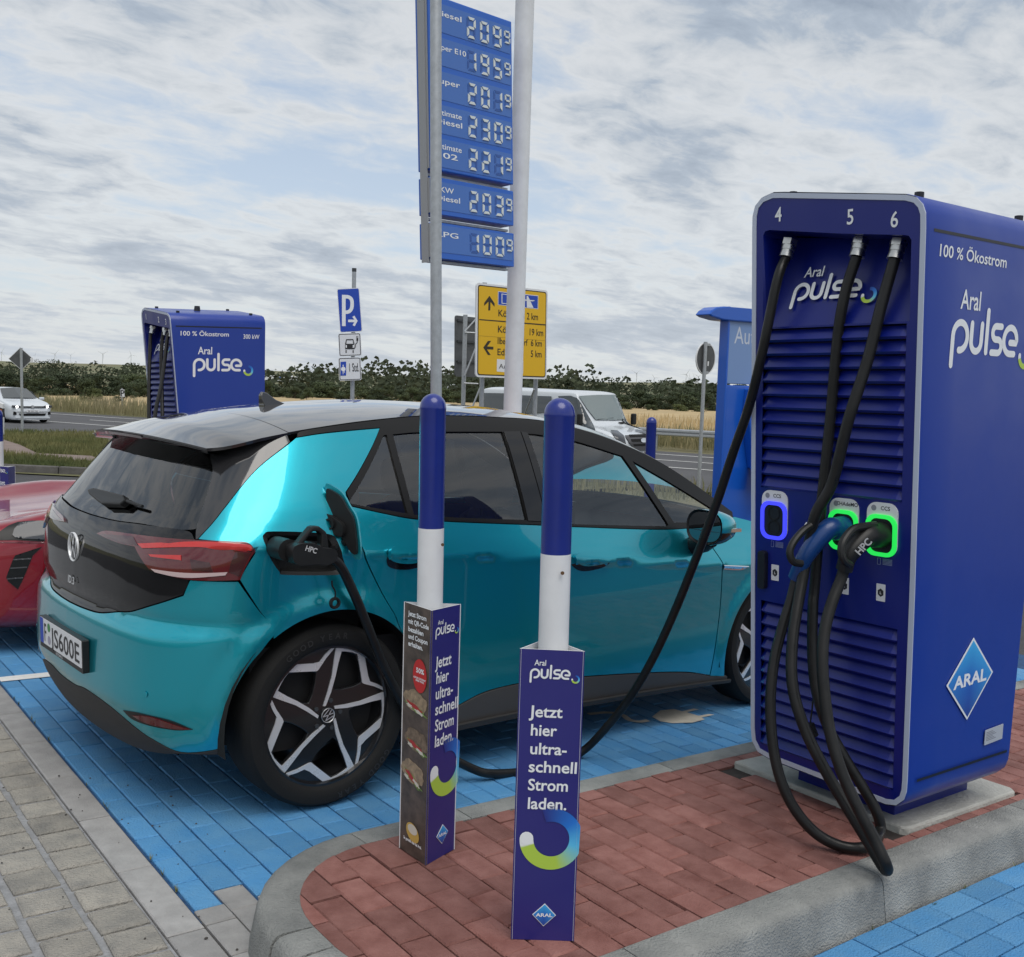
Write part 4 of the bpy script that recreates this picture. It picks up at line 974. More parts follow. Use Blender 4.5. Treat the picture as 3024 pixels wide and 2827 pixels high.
WHITE, GREEN, CYAN, BLUE, NAVY = (.80,.82,.84), (.42,.60,.07), (.10,.50,.80), (.015,.17,.62), (.02,.03,.22)
def lerp(a, b, t): return tuple(x+(y-x)*t for x, y in zip(a, b))
def ring_cols(a):
    # angle in degrees measured clockwise-free: 180 = left end, running through 270 (bottom) to 450 (top)
    for (a0, c0), (a1, c1) in zip([(170, WHITE), (196, WHITE), (197, GREEN), (285, GREEN), (345, CYAN), (400, BLUE), (470, NAVY)], [(196, WHITE), (197, GREEN), (285, GREEN), (345, CYAN), (400, BLUE), (470, NAVY), (480, NAVY)]):
        if a0 <= a <= a1: return lerp(c0, c1, (a-a0)/(a1-a0+1e-9))
    return NAVY
def swoosh(parent, M, r, w, h=.002, a0=180, a1=455, xmax=1e9):
    n = 60; mb = MB(); cols = []; vs = []
    for i in range(n+1):
        a = a0+(a1-a0)*i/n
        for rr_ in (r-w/2, r+w/2): vs.append(M @ Vector((min(xmax, rr_*math.cos(R(a))), rr_*math.sin(R(a)), h))); cols.append(ring_cols(a))
    mb.add(vs, [(2*i, 2*i+1, 2*i+3, 2*i+2) for i in range(n)])
    k = 14; c = (r*math.cos(R(a0)), r*math.sin(R(a0))); mb.add([M @ Vector((c[0]+w/2*math.cos(2*math.pi*j/k), c[1]+w/2*math.sin(2*math.pi*j/k), h+.0004)) for j in range(k)], [tuple(range(k))]); cols += [WHITE]*k
    return vcobj('logo_ring', mb, cols, 'print_colours', parent)
def pulse_logo(parent, M, s, h=.002, sw=.2, ringr=.33):
    """word mark; s = x-height; origin at the left of the p on its base line"""
    S = M @ Matrix.Diagonal((s, s, 1, 1)); mb = MB()
    paths = [[(.1, -.34), (.1, .5)]+arc(.5, .5, .4, 180, -95, 22), [(1.13, .9), (1.13, .40)]+arc(1.42, .39, .29, 180, 360, 14)+[(1.71, .40), (1.71, .9)], [(2.02, .1), (2.02, 1.32)],
             [(2.88, .9), (2.60, .9)]+arc(2.56, .70, .20, 90, 270, 10)+[(2.70, .50)]+arc(2.72, .30, .20, 90, -90, 10)+[(2.34, .10)],
             [(3.45, .44), (3.86, .44)]+arc(3.46, .5, .40, 0, 270, 24)+[(3.74, .1)]]
    for p in paths: ribbon(mb, p, sw, S, h)
    o = obj('word_mark', mb, 'white_print', parent)
    swoosh(parent, S @ Matrix.Translation((4.46, .07, 0)), ringr, .17, h)
    text('word_mark', 'Aral', 'white_print', parent, S @ Matrix.Translation((.40, 1.30, 0)), .80, bold=.012, h=h, width=1.12)
    return o
def diamond(parent, M, hw, hh, h=.002):
    o = obj('logo_diamond', MB().prism([(0, hh), (-hw, 0), (0, -hh), (hw, 0)], M, h-.001, h), 'white_print', parent)
    f_ = .93; mb = MB(); P = [(0, hh*f_), (-hw*f_, 0), (0, -hh*f_), (hw*f_, 0), (0, 0)]; mb.add([M @ Vector((a, b, h+.0006)) for a, b in P], [(0, 1, 4), (1, 2, 4), (2, 3, 4), (3, 0, 4)])
    vcobj('logo_face', mb, [(.05,.42,.80), (.03,.22,.62), (.02,.05,.28), (.04,.30,.70), (.015,.12,.50)], 'print_colours', o)
    text('lettering', 'ARAL', 'white_print', o, M @ Matrix.Translation((0, -.14*hh, 0)), hh*.42, 'CENTER', bold=.03, h=h+.0012, width=hw*1.42); return o
FT, CW = .091, .695
def make_charger(label, nums, M0, kw=None, cable_group=None):
    root = thing('fast_charger', label, 'charger'); root.matrix_world = M0
    xf = lambda z: (2.3-z)*FT
    def fx_(u, z, d_=0.): return Vector((xf(z)+d_, u, z))
    outl = [(-.004, 1.0), (-.004, 2.19), (-.002, 2.24), (.010, 2.272), (.034, 2.297), (.073, 2.311), (.323, 2.348), (.563, 2.383), (.608, 2.388), (.659, 2.377), (.691, 2.349), (.703, 2.31), (.704, 2.26), (.695, 1.3), (.684, .35), (.676, .297), (.645, .258), (.590, .247), (.35, .242), (.085, .236), (.044, .246), (.014, .277), (.004, .31), (.002, .35)]
    outl = resample(outl, .06)
    xb = .88
    vs = []; n = len(outl)
    def topz(z, x): return z+.05*(x-.05)*sstep(1.6, 2.1, z)
    depths = [0, .012, .25, .5, .75, .87, 1.0]
    for q in depths:
        for u, z in outl:
            x = xf(z)+(xb-xf(z))*q; sh = 0 if q > 0 else .006
            cu, cz = u+(CW/2-u)*sh*2/CW if q == 0 else u, z
            vs.append((x, cu, topz(z, x)))
    fs = [(i*n+k, i*n+(k+1) % n, (i+1)*n+(k+1) % n, (i+1)*n+k) for i in range(len(depths)-1) for k in range(n)]+[tuple((len(depths)-1)*n+k for k in range(n))]
    fs = [f[::-1] for f in fs]
    obj('housing', MB().add(vs, fs), 'charger_blue_lit', root, smooth=True, ang=40)
    # shadow gaps of the head and foot covers
    for z0, sl_ in ((2.190, .05), (.348, .004)):
        zz = z0+.006; xa = xf(z0)+.035; mb = MB().add([(xa, -.0052, zz), (.845, -.0052, zz+sl_*(.845-xa)), (.845, -.0052, zz+sl_*(.845-xa)-.010), (xa, -.0052, zz-.010)], [(3, 2, 1, 0)]); obj('cover_gap', mb, 'charger_black', root)
    # frame of the sloping front: local xy = (u to the right as seen, height)
    Fm = Matrix(((0, -FT, -1, xf(0)), (-1, 0, 0, 0), (0, 1, -FT, 0), (0, 0, 0, 1)))   # (a,b,h): u=-a
    U = lambda L: [(-u, z) for u, z in L]
    def inset(L, d_):
        c = np.mean(L, axis=0); P = []; n_ = len(L)
        for i in range(n_):
            a = np.array(L[i-1]); b = np.array(L[(i+1) % n_]); t = (b-a)/(np.linalg.norm(b-a)+1e-9); nn = np.array([-t[1], t[0]]); P.append(tuple(np.array(L[i])+nn*d_ * (1 if nn @ (c-np.array(L[i])) > 0 else -1)))
        return P
    o1 = inset(outl, .006); o2 = inset(outl, .024)
    obj('front_trim', MB().prism(U(o1), Fm, -.002, .004, [U(o2)]), 'charger_trim', root)
    bay = [(.050, 1.90), (.052, 2.16), (.062, 2.174), (.078, 2.178), (.32, 2.208), (.62, 2.252), (.640, 2.250), (.649, 2.235), (.646, 1.90)]
    lz = [(.060, 1.302), (.060, 1.894), (.642, 1.894), (.643, 1.302)]; lz2 = [(.062, .300), (.062, .868), (.638, .868), (.630, .300)]
    obj('front_panel', MB().prism(U(inset(outl, .0245)), Fm, -.003, .001, [U([(u, z) for u, z in bay]), U([(a, b-.0) for a, b in lz[:1]]+[(.060, 1.893), (.642, 1.893), (.643, 1.302)]), U(lz2)]), 'charger_blue_shade', root)
    # cable bay: walls and leaning back panel
    dp = lambda z: max(.012, .13*(z-1.90)/.28)
    vs = [fx_(u, z, -.001) for u, z in bay]+[fx_(.05+(u-.05)*.98, z, dp(z)) for u, z in bay]; k = len(bay)
    obj('bay_wall', MB().add(vs, [(i, (i+1) % k, k+(i+1) % k, k+i) for i in range(k)]), 'charger_blue_shade', root)
    obj('bay_panel', MB().add([fx_(.05, 1.90, .012), fx_(.646, 1.90, .012), fx_(.648, 2.252, .13*1.257), fx_(.05, 2.176, .128)], [(0, 1, 2, 3)]), 'charger_blue_shade', root)
    bpu = Vector((0, -1, 0)); bpv = (fx_(.3, 2.17, .125)-fx_(.3, 1.90, .012)).normalized(); BM = fr(fx_(.553, 1.995, dp(1.995)-.0015), bpu, bpv)
    pulse_logo(root, BM, .072, .001)
    for a, b, nn_ in ((1.302, 1.893, 12), (.300, .868, 12)):
        pt = (b-a)/nn_; u0, u1 = (.060, .642) if a > 1 else (.062, .634)
        obj('louvre_back', MB().add([fx_(u0, a, .03), fx_(u1, a, .03), fx_(u1, b, .03), fx_(u0, b, .03)], [(0, 1, 2, 3)]), 'charger_black', root)
        me = None
        for i in range(nn_):
            z0 = a+pt*i
            prf = [(0, -.002), (.008, -.009), (pt*.55, .004), (pt*.92, .016), (pt*.92, .026), (.0, .026)]
            if me is None:
                mb = MB(); kk = len(prf)
                for e_, uu in enumerate((u0, u0+.018, u1-.018, u1)):
                    for dz, dd in prf: mb.v.append((dd+(.006 if e_ in (0, 3) else 0)-dz*FT, uu, dz))
                for e_ in range(3):
                    for j in range(kk): mb.f.append((e_*kk+j, e_*kk+(j+1) % kk, (e_+1)*kk+(j+1) % kk, (e_+1)*kk+j))
                me = bpy.data.meshes.new('louvre'); me.from_pydata(mb.v, [], mb.f); me.materials.append(MATS['charger_blue_shade'])
            inst(me, 'louvre', Matrix.Translation((xf(z0), 0, z0)), root)
    # numbers over the cables
    for ch, (u, z) in zip(nums, ((.58, 2.303), (.28, 2.260), (.114, 2.232))):
        text('number', ch, 'white_print', root, Fm @ Matrix.Translation((-u, z-.025, 0)), .072, 'CENTER', xs=.85, bold=.012, h=.003)
    # sockets: white plate, light ring, black opening
    for k_, (uc, nm, led) in enumerate(((.577, 'CCS', 'led_blue'), (.278, 'CHAdeMO', 'led_green'), (.128, 'CCS', 'led_green'))):
        pl = obj('socket_plate', MB().prism(rrect(.117, .180, .035, cx=-uc, cy=1.205), Fm, .0, .006), 'white_sheet', root)
        obj('light_ring', MB().prism(rrect(.117, .143, .036, cx=-uc, cy=1.183), Fm, .006, .014, [rrect(.090, .117, .028, cx=-uc, cy=1.183)]), led, pl)
        sk = obj('socket', MB().prism(rrect(.092, .119, .028, cx=-uc, cy=1.183), Fm, .006, .0075), 'charger_black', pl)
        if k_ == 0:
            for dz in (.028, -.026): obj('socket_ring', MB().prism(ring(-uc, 1.183+dz, .027, 20), Fm, .0075, .010, [ring(-uc, 1.183+dz, .023, 20)]), 'black_plastic', sk); 
        text('lettering', nm, 'black_print', pl, Fm @ Matrix.Translation((-uc+.012, 1.270, 0)), .019, 'CENTER', bold=.015, h=.0065)
        obj('socket_icon', MB().sheet(ring(-uc-.032, 1.275, .010, 12), Fm, .0066), mat('print_grey', (.25,.26,.3), .6), pl)
        u_ = uc+.008
        mb = MB()
        for r_i in range(5): mb.sheet([(-u_+.012, 1.103-.0045*r_i), (-u_+.012+.036, 1.103-.0045*r_i), (-u_+.012+.036, 1.1005-.0045*r_i), (-u_+.012, 1.1005-.0045*r_i)], Fm, .0022)
        mb.prism(rrect(.013, .024, .003, cx=-u_-.002, cy=1.092), Fm, .0012, .002, [rrect(.010, .021, .002, cx=-u_-.002, cy=1.092)]); obj('socket_note', mb, mat('faint_print', (.20,.23,.40), .5), root)
    for uc in (.573, .271, .128):
        st = obj('notice_sticker', MB().prism(rrect(.034, .060, .002, cx=-uc, cy=.984), Fm, .001, .0022), 'white_sheet', root)
        obj('sticker_hexagon', MB().sheet([(-uc+.0125*math.cos(R(90+60*i)), .984+.0145*math.sin(R(90+60*i))) for i in range(6)], Fm, .0028), 'black_print', st); text('lettering', 'L', 'white_print', st, Fm @ Matrix.Translation((-uc, .979, 0)), .013, 'CENTER', bold=.02, h=.0033)
    obj('door_handle', MB().prism(rrect(.034, .146, .012, cx=-.624, cy=.989), Fm, .0, .022), 'charger_black', root, bevel=.006)
    obj('plinth', MB().box((.605, .355, .20), (.52, .42, .13)), 'charger_blue_shade', root, bevel=.004)
    for (x, u) in ((.10, .09), (.10, .60), (.78, .09), (.78, .60)): obj('roof_bolt', MB().cyl((x, u, 2.30+.13*u+.05*x-.005), (x, u, 2.315+.14*u+.05*x), .016, n=8), 'charger_black', root)
    # near side: lettering
    Sm = Matrix(((1, 0, 0, 0), (0, 0, -1, -.0044), (.045, 1, 0, 0), (0, 0, 0, 1)))
    text('lettering', '100 % Ökostrom', 'white_print', root, Sm @ Matrix.Translation((.077, 2.110, 0)), .056, bold=.012, h=.001, width=.44)
    if kw: text('lettering', kw, 'white_print', root, Sm @ Matrix.Translation((.665, 2.095, 0)), .056, bold=.012, h=.001, width=.155)
    pulse_logo(root, Sm @ Matrix.Translation((.200, 1.800, 0)), .116, .001)
    diamond(root, Sm @ Matrix.Translation((.520, .645, 0)), .162, .150, .001)
    tp = obj('type_plate', MB().prism(rrect(.134, .057, .003, cx=.73, cy=.40), Sm, .0, .0015), mat('plate_alu', (.55,.57,.6), .45, metal=.3), root); mb = MB()
    for i in range(6): mb.sheet([(.672, .419-.006*i), (.72+.012*(i % 3), .419-.006*i), (.72+.012*(i % 3), .416-.006*i), (.672, .416-.006*i)], Sm, .0022)
    obj('plate_print', mb, 'print_grey', tp)
    if kw:
        obj('roof_aerial', MB().cyl((.40, .40, 2.34), (.40, .40, 2.42), .035, .024, 12), 'charger_black', root)
    return root
CHM = Matrix.Translation((3.0147, 1.8507, 0)) @ Matrix.Rotation(.0129, 4, 'Z')
CHA = make_charger('tall blue fast charger on the brick island, its outlets numbered 4 5 6', '456', CHM)
FCM = Matrix.Translation((3.013, 8.799, -.055)) @ Matrix.Rotation(.037, 4, 'Z') @ Matrix.Rotation(-.0243, 4, 'Y') @ Matrix.Rotation(-.019, 4, 'X')
CHB = make_charger('blue fast charger beyond the teal car, with 300 kW on its side', '123', FCM, '300 kW')
tag(obj('charger_pad', MB().prism([(3.1, 8.72), (4.1, 8.76), (4.08, 9.56), (3.08, 9.52)], I4, -.02, .13), 'pad_concrete'), 'pale concrete slab under the charger beyond the teal car', 'concrete slab')
mat('cable_black', (.010,.010,.010), .42, var=.4, vscale=9, spec=.35, rvar=.15)
def gland(parent, M, u, z):
    zf = (2.3-z)*FT+.055
    a = M @ Vector((zf, u, z+.02)); b = M @ Vector((zf-.014, u+.004, z-.045)); d = (b-a)
    o = obj('cable_gland', MB().cyl(a, a+d*.35, .030, n=6).cyl(a+d*.35, a+d*.6, .026, n=12).cyl(a+d*.6, b, .024, .027, 14), 'metal_fitting', parent, smooth=True); return b, d.normalized()
def cable_thing(label, M, u, z, group=None):
    o = thing('charging_cable', label, 'cable', group=group); b, d = gland(o, M, u, z); return o, b
def depth_of(P): return float(np.asarray(P)[:2] @ FWXY)
def px_path(pts, n=6):
    """pts: (px, py, D) -> smooth 3-D path"""
    return [Vector(p) for p in catmull([at_depth(q[:2], q[2]) for q in pts], n)]
def fill_depth(seg):
    """seg: list of [x, y, D or None]; fill D linearly by pixel length"""
    L = [0]
    for a, b in zip(seg[:-1], seg[1:]): L.append(L[-1]+math.hypot(a[0]-b[0], a[1]-b[1]))
    kn = [(l, s[2]) for l, s in zip(L, seg) if s[2] is not None]
    return [(s[0], s[1], float(np.interp(l, [k[0] for k in kn], [k[1] for k in kn]))) for l, s in zip(L, seg)]
dsp = lambda L: [(a*1.52190, b*1.52190) for a, b in L]
# cable 4: to the car
c4, b4 = cable_thing('black charging cable sagging from charger socket 4 to the teal car', CHM, .570, 2.20)
g1 = gnd((1461, 2285), .025); g2 = gnd((1700, 2225), .025)
port = np.array(CARM @ Vector((-.03, -1.02, .945)))
def d_face(px, dep): return depth_of(on_plane(px, np.array(CHM @ Vector((2.3*FT+dep, 0, 0))), np.array(CHM.to_3x3() @ Vector((1, 0, FT)))))
q4 = [(*project(b4), depth_of(b4)), (*dsp([(1508, 545)])[0], d_face(dsp([(1508, 545)])[0], -.02)), (*dsp([(1480, 680)])[0], d_face(dsp([(1480, 680)])[0], -.06))]+[(a, b, None) for a, b in dsp([(1453, 790), (1422, 880), (1390, 978), (1345, 1098), (1310, 1185), (1270, 1272), (1228, 1345), (1180, 1408)])]+[(1712, 2225, depth_of(g2)), (1600, 2270, None), (1461, 2285, depth_of(g1)), (1390, 2268, None), (1300, 2215, None)]+[(a, b, None) for a, b in dsp([(800, 1395), (768, 1340), (740, 1282), (712, 1212), (686, 1150), (660, 1098)])]+[(*Zm(*F6, [(870, 960)])[0], depth_of(port))]
pth4 = px_path(fill_depth(q4), 5)
obj('hose', MB().tube(pth4, .0180, 12), 'cable_black', c4, smooth=True)
# connector in the car: outlines on a plane beside the car's flank
def connector_plane(P0, nrm): 
    n = np.array(nrm, float); n /= np.linalg.norm(n); M = fr(P0, np.cross(-n, (0, 0, 1))*-1, (0, 0, 1)); Mi = M.inverted()
    # make sure the frame's normal looks at the camera
    def f_(px):
        P = on_plane(px, P0, n); q = Mi @ Vector(P); return (q.x, q.y)
    return M, f_
cpl = np.array(CARM @ Vector((-.10, -.985, .95))); CM, cf_ = connector_plane(cpl, np.array(CARM.to_3x3() @ Vector((0, -1, 0))))
sgn = 1 if Vector(np.array(CM.to_3x3() @ Vector((0, 0, 1)))).dot(Vector(EYE-cpl)) > 0 else -1
body = [cf_(q) for q in Zm(*F6, [(400, 880), (430, 830), (520, 800), (640, 800), (760, 850), (860, 862), (915, 900), (925, 960), (900, 1010), (800, 1060), (700, 1045), (560, 1060), (450, 1050), (405, 980)])]
hand = [cf_(q) for q in Zm(*F6, [(450, 860), (560, 720), (645, 620), (680, 608), (740, 610), (825, 675), (845, 780), (855, 890), (760, 880), (600, 850)])]; hole = [cf_(q) for q in Zm(*F6, [(560, 810), (640, 690), (680, 668), (735, 672), (765, 705), (760, 840), (680, 800), (620, 790)])]
pg = obj('plug', MB().prism(smooth_loop(body, 3), CM, -.035*sgn, .035*sgn), 'black_plastic', c4, bevel=.012, seg=3, smooth=True)
obj('plug_grip', MB().prism(hand, CM, -.018*sgn, .018*sgn, [hole]), 'black_plastic', pg, bevel=.006)
tb = cf_(Zm(*F6, [(535, 880)])[0]); te = cf_(Zm(*F6, [(665, 918)])[0]); uu = CM.to_3x3() @ Vector((te[0]-tb[0], te[1]-tb[1], 0)); wv = uu.length
nrmv = CM.to_3x3() @ Vector((0, 0, sgn)); tmx = fr(CM @ Vector((tb[0], tb[1], .0365*sgn)), uu, nrmv.cross(uu)); text('lettering', 'HPC', mat('grey_print', (.45,.46,.47), .6), pg, tmx, .026, bold=.03, width=wv, h=.001)
obj('plug_nose', MB().cyl(CM @ Vector((*np.mean(body[:3]+body[-2:], axis=0), -.02*sgn)), CM @ Vector((*np.mean(body[:3]+body[-2:], axis=0), -.11*sgn)), .040, n=18), 'black_plastic', pg, smooth=True)
tp_ = [Vector(on_plane(q, cpl, np.array(CARM.to_3x3() @ Vector((0, -1, 0))))) for q in Zm(*F6, [(960, 1270), (965, 1330), (1000, 1400), (995, 1500)])]
tp_ = [p+Vector((0, .03, 0)) for p in tp_]; cp_ = obj('tether', MB().tube([tuple(p) for p in catmull(tp_, 4)], .003, 6), 'cable_black', c4)
kM = fr(tp_[-1]+Vector((0, .0, -.01)), CARM.to_3x3() @ Vector((1, 0, 0)), (0, 0, 1)); kn_ = MB().lathe([(.017+.006*math.cos(2*math.pi*k/6), .010*math.sin(2*math.pi*k/6)) for k in range(6)], kM, 16, True); obj('tether_cap', kn_, 'black_plastic', c4, smooth=True)
# cable 5: long loop to the blue plug; cable 6: loop over the kerb to the black plug
S6 = ((2100, 1400), 1.4297); K2z_ = ((2200, 1200), 3.0964)
def z6(*L): return [(a, b, None) for a, b in Zm(*S6, L)]
c5, b5 = cable_thing('black charging cable with blue plug parked in the middle charger socket', CHM, .275, 2.175)
lb = gnd(Zm(*S6, [(600, 1578)])[0], KZ+.022); k5 = np.array(CHM @ Vector((-.14, .43, 1.02)))
lr = gnd(Zm(*S6, [(716, 1515)])[0], KZ+.03)
q5 = [(*project(b5), depth_of(b5)), (2496, 866, None), (2474, 995, None), (2452, 1240, depth_of(CHM @ Vector((.03, .35, 1.5)))), (2425, 1500, None), (2406, 1730, depth_of(CHM @ Vector((.04, .36, 1.0))))]+z6((430, 560), (428, 760), (445, 920), (490, 1060), (565, 1200), (645, 1330), (700, 1430))+[(*Zm(*S6, [(714, 1510)])[0], depth_of(lr)), (*Zm(*S6, [(670, 1568)])[0], depth_of(lb))]+[(*Zm(*S6, [(590, 1580)])[0], depth_of(lb))]+z6((500, 1553), (420, 1497), (350, 1410), (300, 1310), (268, 1190), (253, 1060), (252, 920), (268, 780), (300, 650))+[(*Zm(*S6, [(335, 540)])[0], None), (*Zm(*S6, [(358, 450)])[0], depth_of(k5))]
obj('hose', MB().tube(px_path(fill_depth(q5), 5), .0188, 12), 'cable_black', c5, smooth=True)
c6, b6 = cable_thing('black charging cable with black plug parked in the right-hand charger socket, looped over the kerb', CHM, .130, 2.155)
kb6 = gnd(Zm(*S6, [(742, 1672)])[0], KZ+.03); k6 = np.array(CHM @ Vector((-.20, .265, 1.03)))
q6 = [(*project(b6), depth_of(b6)), (2604, 898, None), (2563, 1062, None), (2506, 1240, depth_of(CHM @ Vector((-.06, .22, 1.6)))), (2458, 1426, None), (2407, 1523, None), (2381, 1652, depth_of(CHM @ Vector((-.16, .42, 1.1))))]+z6((358, 600), (343, 720), (340, 850), (360, 970), (410, 1110), (490, 1265), (570, 1400), (650, 1530))+[(*Zm(*S6, [(715, 1640)])[0], depth_of(kb6)+.03), (*Zm(*S6, [(740, 1672)])[0], depth_of(kb6)), (*Zm(*S6, [(736, 1645)])[0], depth_of(kb6)-.03)]+z6((690, 1545), (610, 1390), (545, 1240), (500, 1080), (478, 920), (470, 780), (480, 660), (508, 550))+[(*Zm(*S6, [(548, 445)])[0], depth_of(k6)), (*Zm(*K2z_, [(910, 1470)])[0], depth_of(k6))]
obj('hose', MB().tube(px_path(fill_depth(q6), 5), .0195, 12), 'cable_black', c6, smooth=True)
# plugs parked in the charger
def parked_plug(parent, m, P_socket, P_tail, grip_px, rad, nm='plug'):
    a = Vector(P_socket); c = Vector(P_tail); nrm_ = CHM.to_3x3() @ Vector((-1, 0, -.05)); m1 = a+nrm_*.10; path = [a-nrm_*.01, a+nrm_*.05, m1, (m1+c)/2+nrm_*.03, c]
    pts = [tuple(p) for p in catmull(path, 5)]; n_ = len(pts)
    rr_ = [rad*(1.15-.45*min(1, i/(n_-1)*1.15)) for i in range(n_)]
    o = obj(nm, MB().tube(pts, rr_, 14), m, parent, smooth=True)
    d0 = depth_of(m1); gp = [at_depth(q[:2], d0+q[2]) for q in grip_px]
    obj('plug_grip', MB().tube([tuple(p) for p in catmull(gp, 4)], .013, 10), 'black_plastic', o, smooth=True)
    return o, pts
K2z = ((2200, 1200), 3.0964)
gq6 = [(q[0], q[1], o_) for q, o_ in zip(Zm(*K2z, [(1190, 1085), (1080, 1100), (985, 1125), (900, 1230), (880, 1330), (905, 1410), (960, 1450)]), (.02, -.02, -.05, -.08, -.09, -.09, -.07))]
pg6, pts6 = parked_plug(c6, 'black_plastic', CHM @ Vector(((2.3-1.19)*FT, .128, 1.185)), at_depth(Zm(*K2z, [(905, 1495)])[0], depth_of(k6)), gq6, .040)
gq5 = [(q[0], q[1], o_) for q, o_ in zip(Zm(*K2z, [(600, 1090), (520, 1150), (440, 1250), (410, 1340), (440, 1420), (520, 1440)]), (-.02, -.04, -.06, -.07, -.07, -.06))]
pg5, pts5 = parked_plug(c5, 'chademo_blue', CHM @ Vector(((2.3-1.19)*FT, .278, 1.19)), at_depth(Zm(*S6, [(358, 440)])[0], depth_of(k5)), gq5, .040)
obj('release_button', MB().cyl(at_depth(Zm(*K2z, [(565, 1110)])[0], depth_of(k5)-.02), at_depth(Zm(*K2z, [(580, 1085)])[0], depth_of(k5)-.0), .012, n=14), 'white_sheet', pg5, smooth=True)
ca, cb = at_depth(Zm(*K2z, [(1055, 1360)])[0], depth_of(k6)-.03), at_depth(Zm(*K2z, [(1170, 1240)])[0], depth_of(k6)-.045)
tu = Vector(cb)-Vector(ca); tw = tu.length; cv = Vector(EYE)-Vector(ca); tn = (cv-tu*(cv.dot(tu)/tu.length_squared)).normalized(); text('lettering', 'HPC', 'grey_print', pg6, fr(ca, tu, tn.cross(tu)), .032, bold=.03, width=tw, h=.024)
# hanging tail with a rubber cap between the loops
tpt = px_path(fill_depth([(q[0], q[1], depth_of(CHM @ Vector((.03, .33, .6)))) for q in Zm(((2200, 1760)), 3.0964, [(625, 920), (612, 1050), (600, 1140), (600, 1180)])]), 4)
obj('tether', MB().tube(tpt, .003, 6), 'cable_black', c5); obj('tether_cap', MB().tube(px_path([(q[0], q[1], depth_of(CHM @ Vector((.02, .33, .5)))) for q in Zm((2200, 1760), 3.0964, [(600, 1170), (615, 1220), (640, 1280)])], 4), .014, 10), 'black_plastic', c5, smooth=True)
# far charger's three cables
for k_, (u, z, pxs) in enumerate(((.575, 2.20, [(445, 985), (442, 1060), (440, 1130), (440, 1245)]), (.275, 2.17, [(482, 985), (476, 1050), (478, 1150), (480, 1240)]), (.130, 2.15, [(496, 990), (487, 1060), (476, 1140), (462, 1200), (456, 1245)]))):
    o, b_ = cable_thing(('black hose hanging straight down from outlet 1 of the far charger', 'black hose from the middle outlet 2 of the far charger', 'slanting black hose from outlet 3 of the far charger, next its lettered side')[k_], FCM, u, z)
    D0 = depth_of(b_); q = [(*project(b_), D0)]+[(a, b, None) for a, b in pxs[:-1]]+[(*pxs[-1], D0-.25)]
    P_ = px_path(fill_depth(q), 5); e_ = P_[-1]; P_ += [e_+Vector((-.02, -.02, -.2)), e_+Vector((0, 0, -.5)), Vector((e_.x+.1, e_.y+.05, max(.35, e_.z-.9)))]
    obj('hose', MB().tube(P_, .0165, 8), 'cable_black', o, smooth=True)
# ------------------------------------------------------------------ bollards with advertising sleeves
def h_on(base, py):
    lo, hi = 0, 4
    for _ in range(40):
        m_ = (lo+hi)/2
        if project(np.asarray(base)+np.array(GUP)*m_)[1] > py: lo = m_
        else: hi = m_
    return lo
def bollard(label, base, top_y, mid_y, rad, group=None, white=True, lean=None):
    g_ = Vector(lean) if lean else GUP
    o = thing('bollard', label, 'bollard', tuple(base), group=group); H = h_on(base, top_y); Hm = h_on(base, mid_y) if mid_y else 0
    M = fr((0, 0, 0), Vector((1, 0, 0)).cross(g_).cross(g_) if False else Vector((0, 1, 0)).cross(g_), Vector((0, 1, 0)))
    if mid_y: obj('lower_tube', MB().lathe([(rad, -.02), (rad, Hm)], M, 32), 'bollard_white', o, smooth=True)
    pr = [(rad, Hm), (rad, H-rad*1.25), (rad*1.015, H-rad*1.2), (rad*1.015, H-rad*1.05)]+[(rad*math.cos(R(a)), H-rad+rad*math.sin(R(a))) for a in (4, 15, 30, 45, 60, 75, 89.9)]
    obj('upper_tube', MB().lathe(pr, M, 32), 'bollard_blue', o, smooth=True, ang=50); return o, H, M
fb_base = np.array([1.752, 2.032, KZ]); rb_base = np.array([1.732, 2.606, KZ])
fb, fbH, fbM = bollard('blue and white steel bollard inside the sleeve turned square to the brick island edge', fb_base, 1176, 1636, .0400)
rb, rbH, rbM = bollard('blue and white steel bollard inside the sleeve printed with sandwiches', rb_base, 1163, 1560, .0395)
for o, px, b_ in ((fb, (1661, 1693), fb_base), (rb, (1307, 1609), rb_base)):
    s_ = h_on(b_, px[1]); P = b_+np.array(GUP)*s_; q = on_plane(px, P+(EYE-P)/np.linalg.norm(EYE-P)*.040, (EYE-P)/np.linalg.norm(EYE-P)); l_ = Vector(q)-Vector(b_)
    d_ = (Vector(EYE)-Vector(q)).normalized(); obj('bolt_hole', MB().cyl(l_-d_*.004, l_+d_*.0015, .005, n=10), mat('rust', (.10,.05,.02), .8), o)
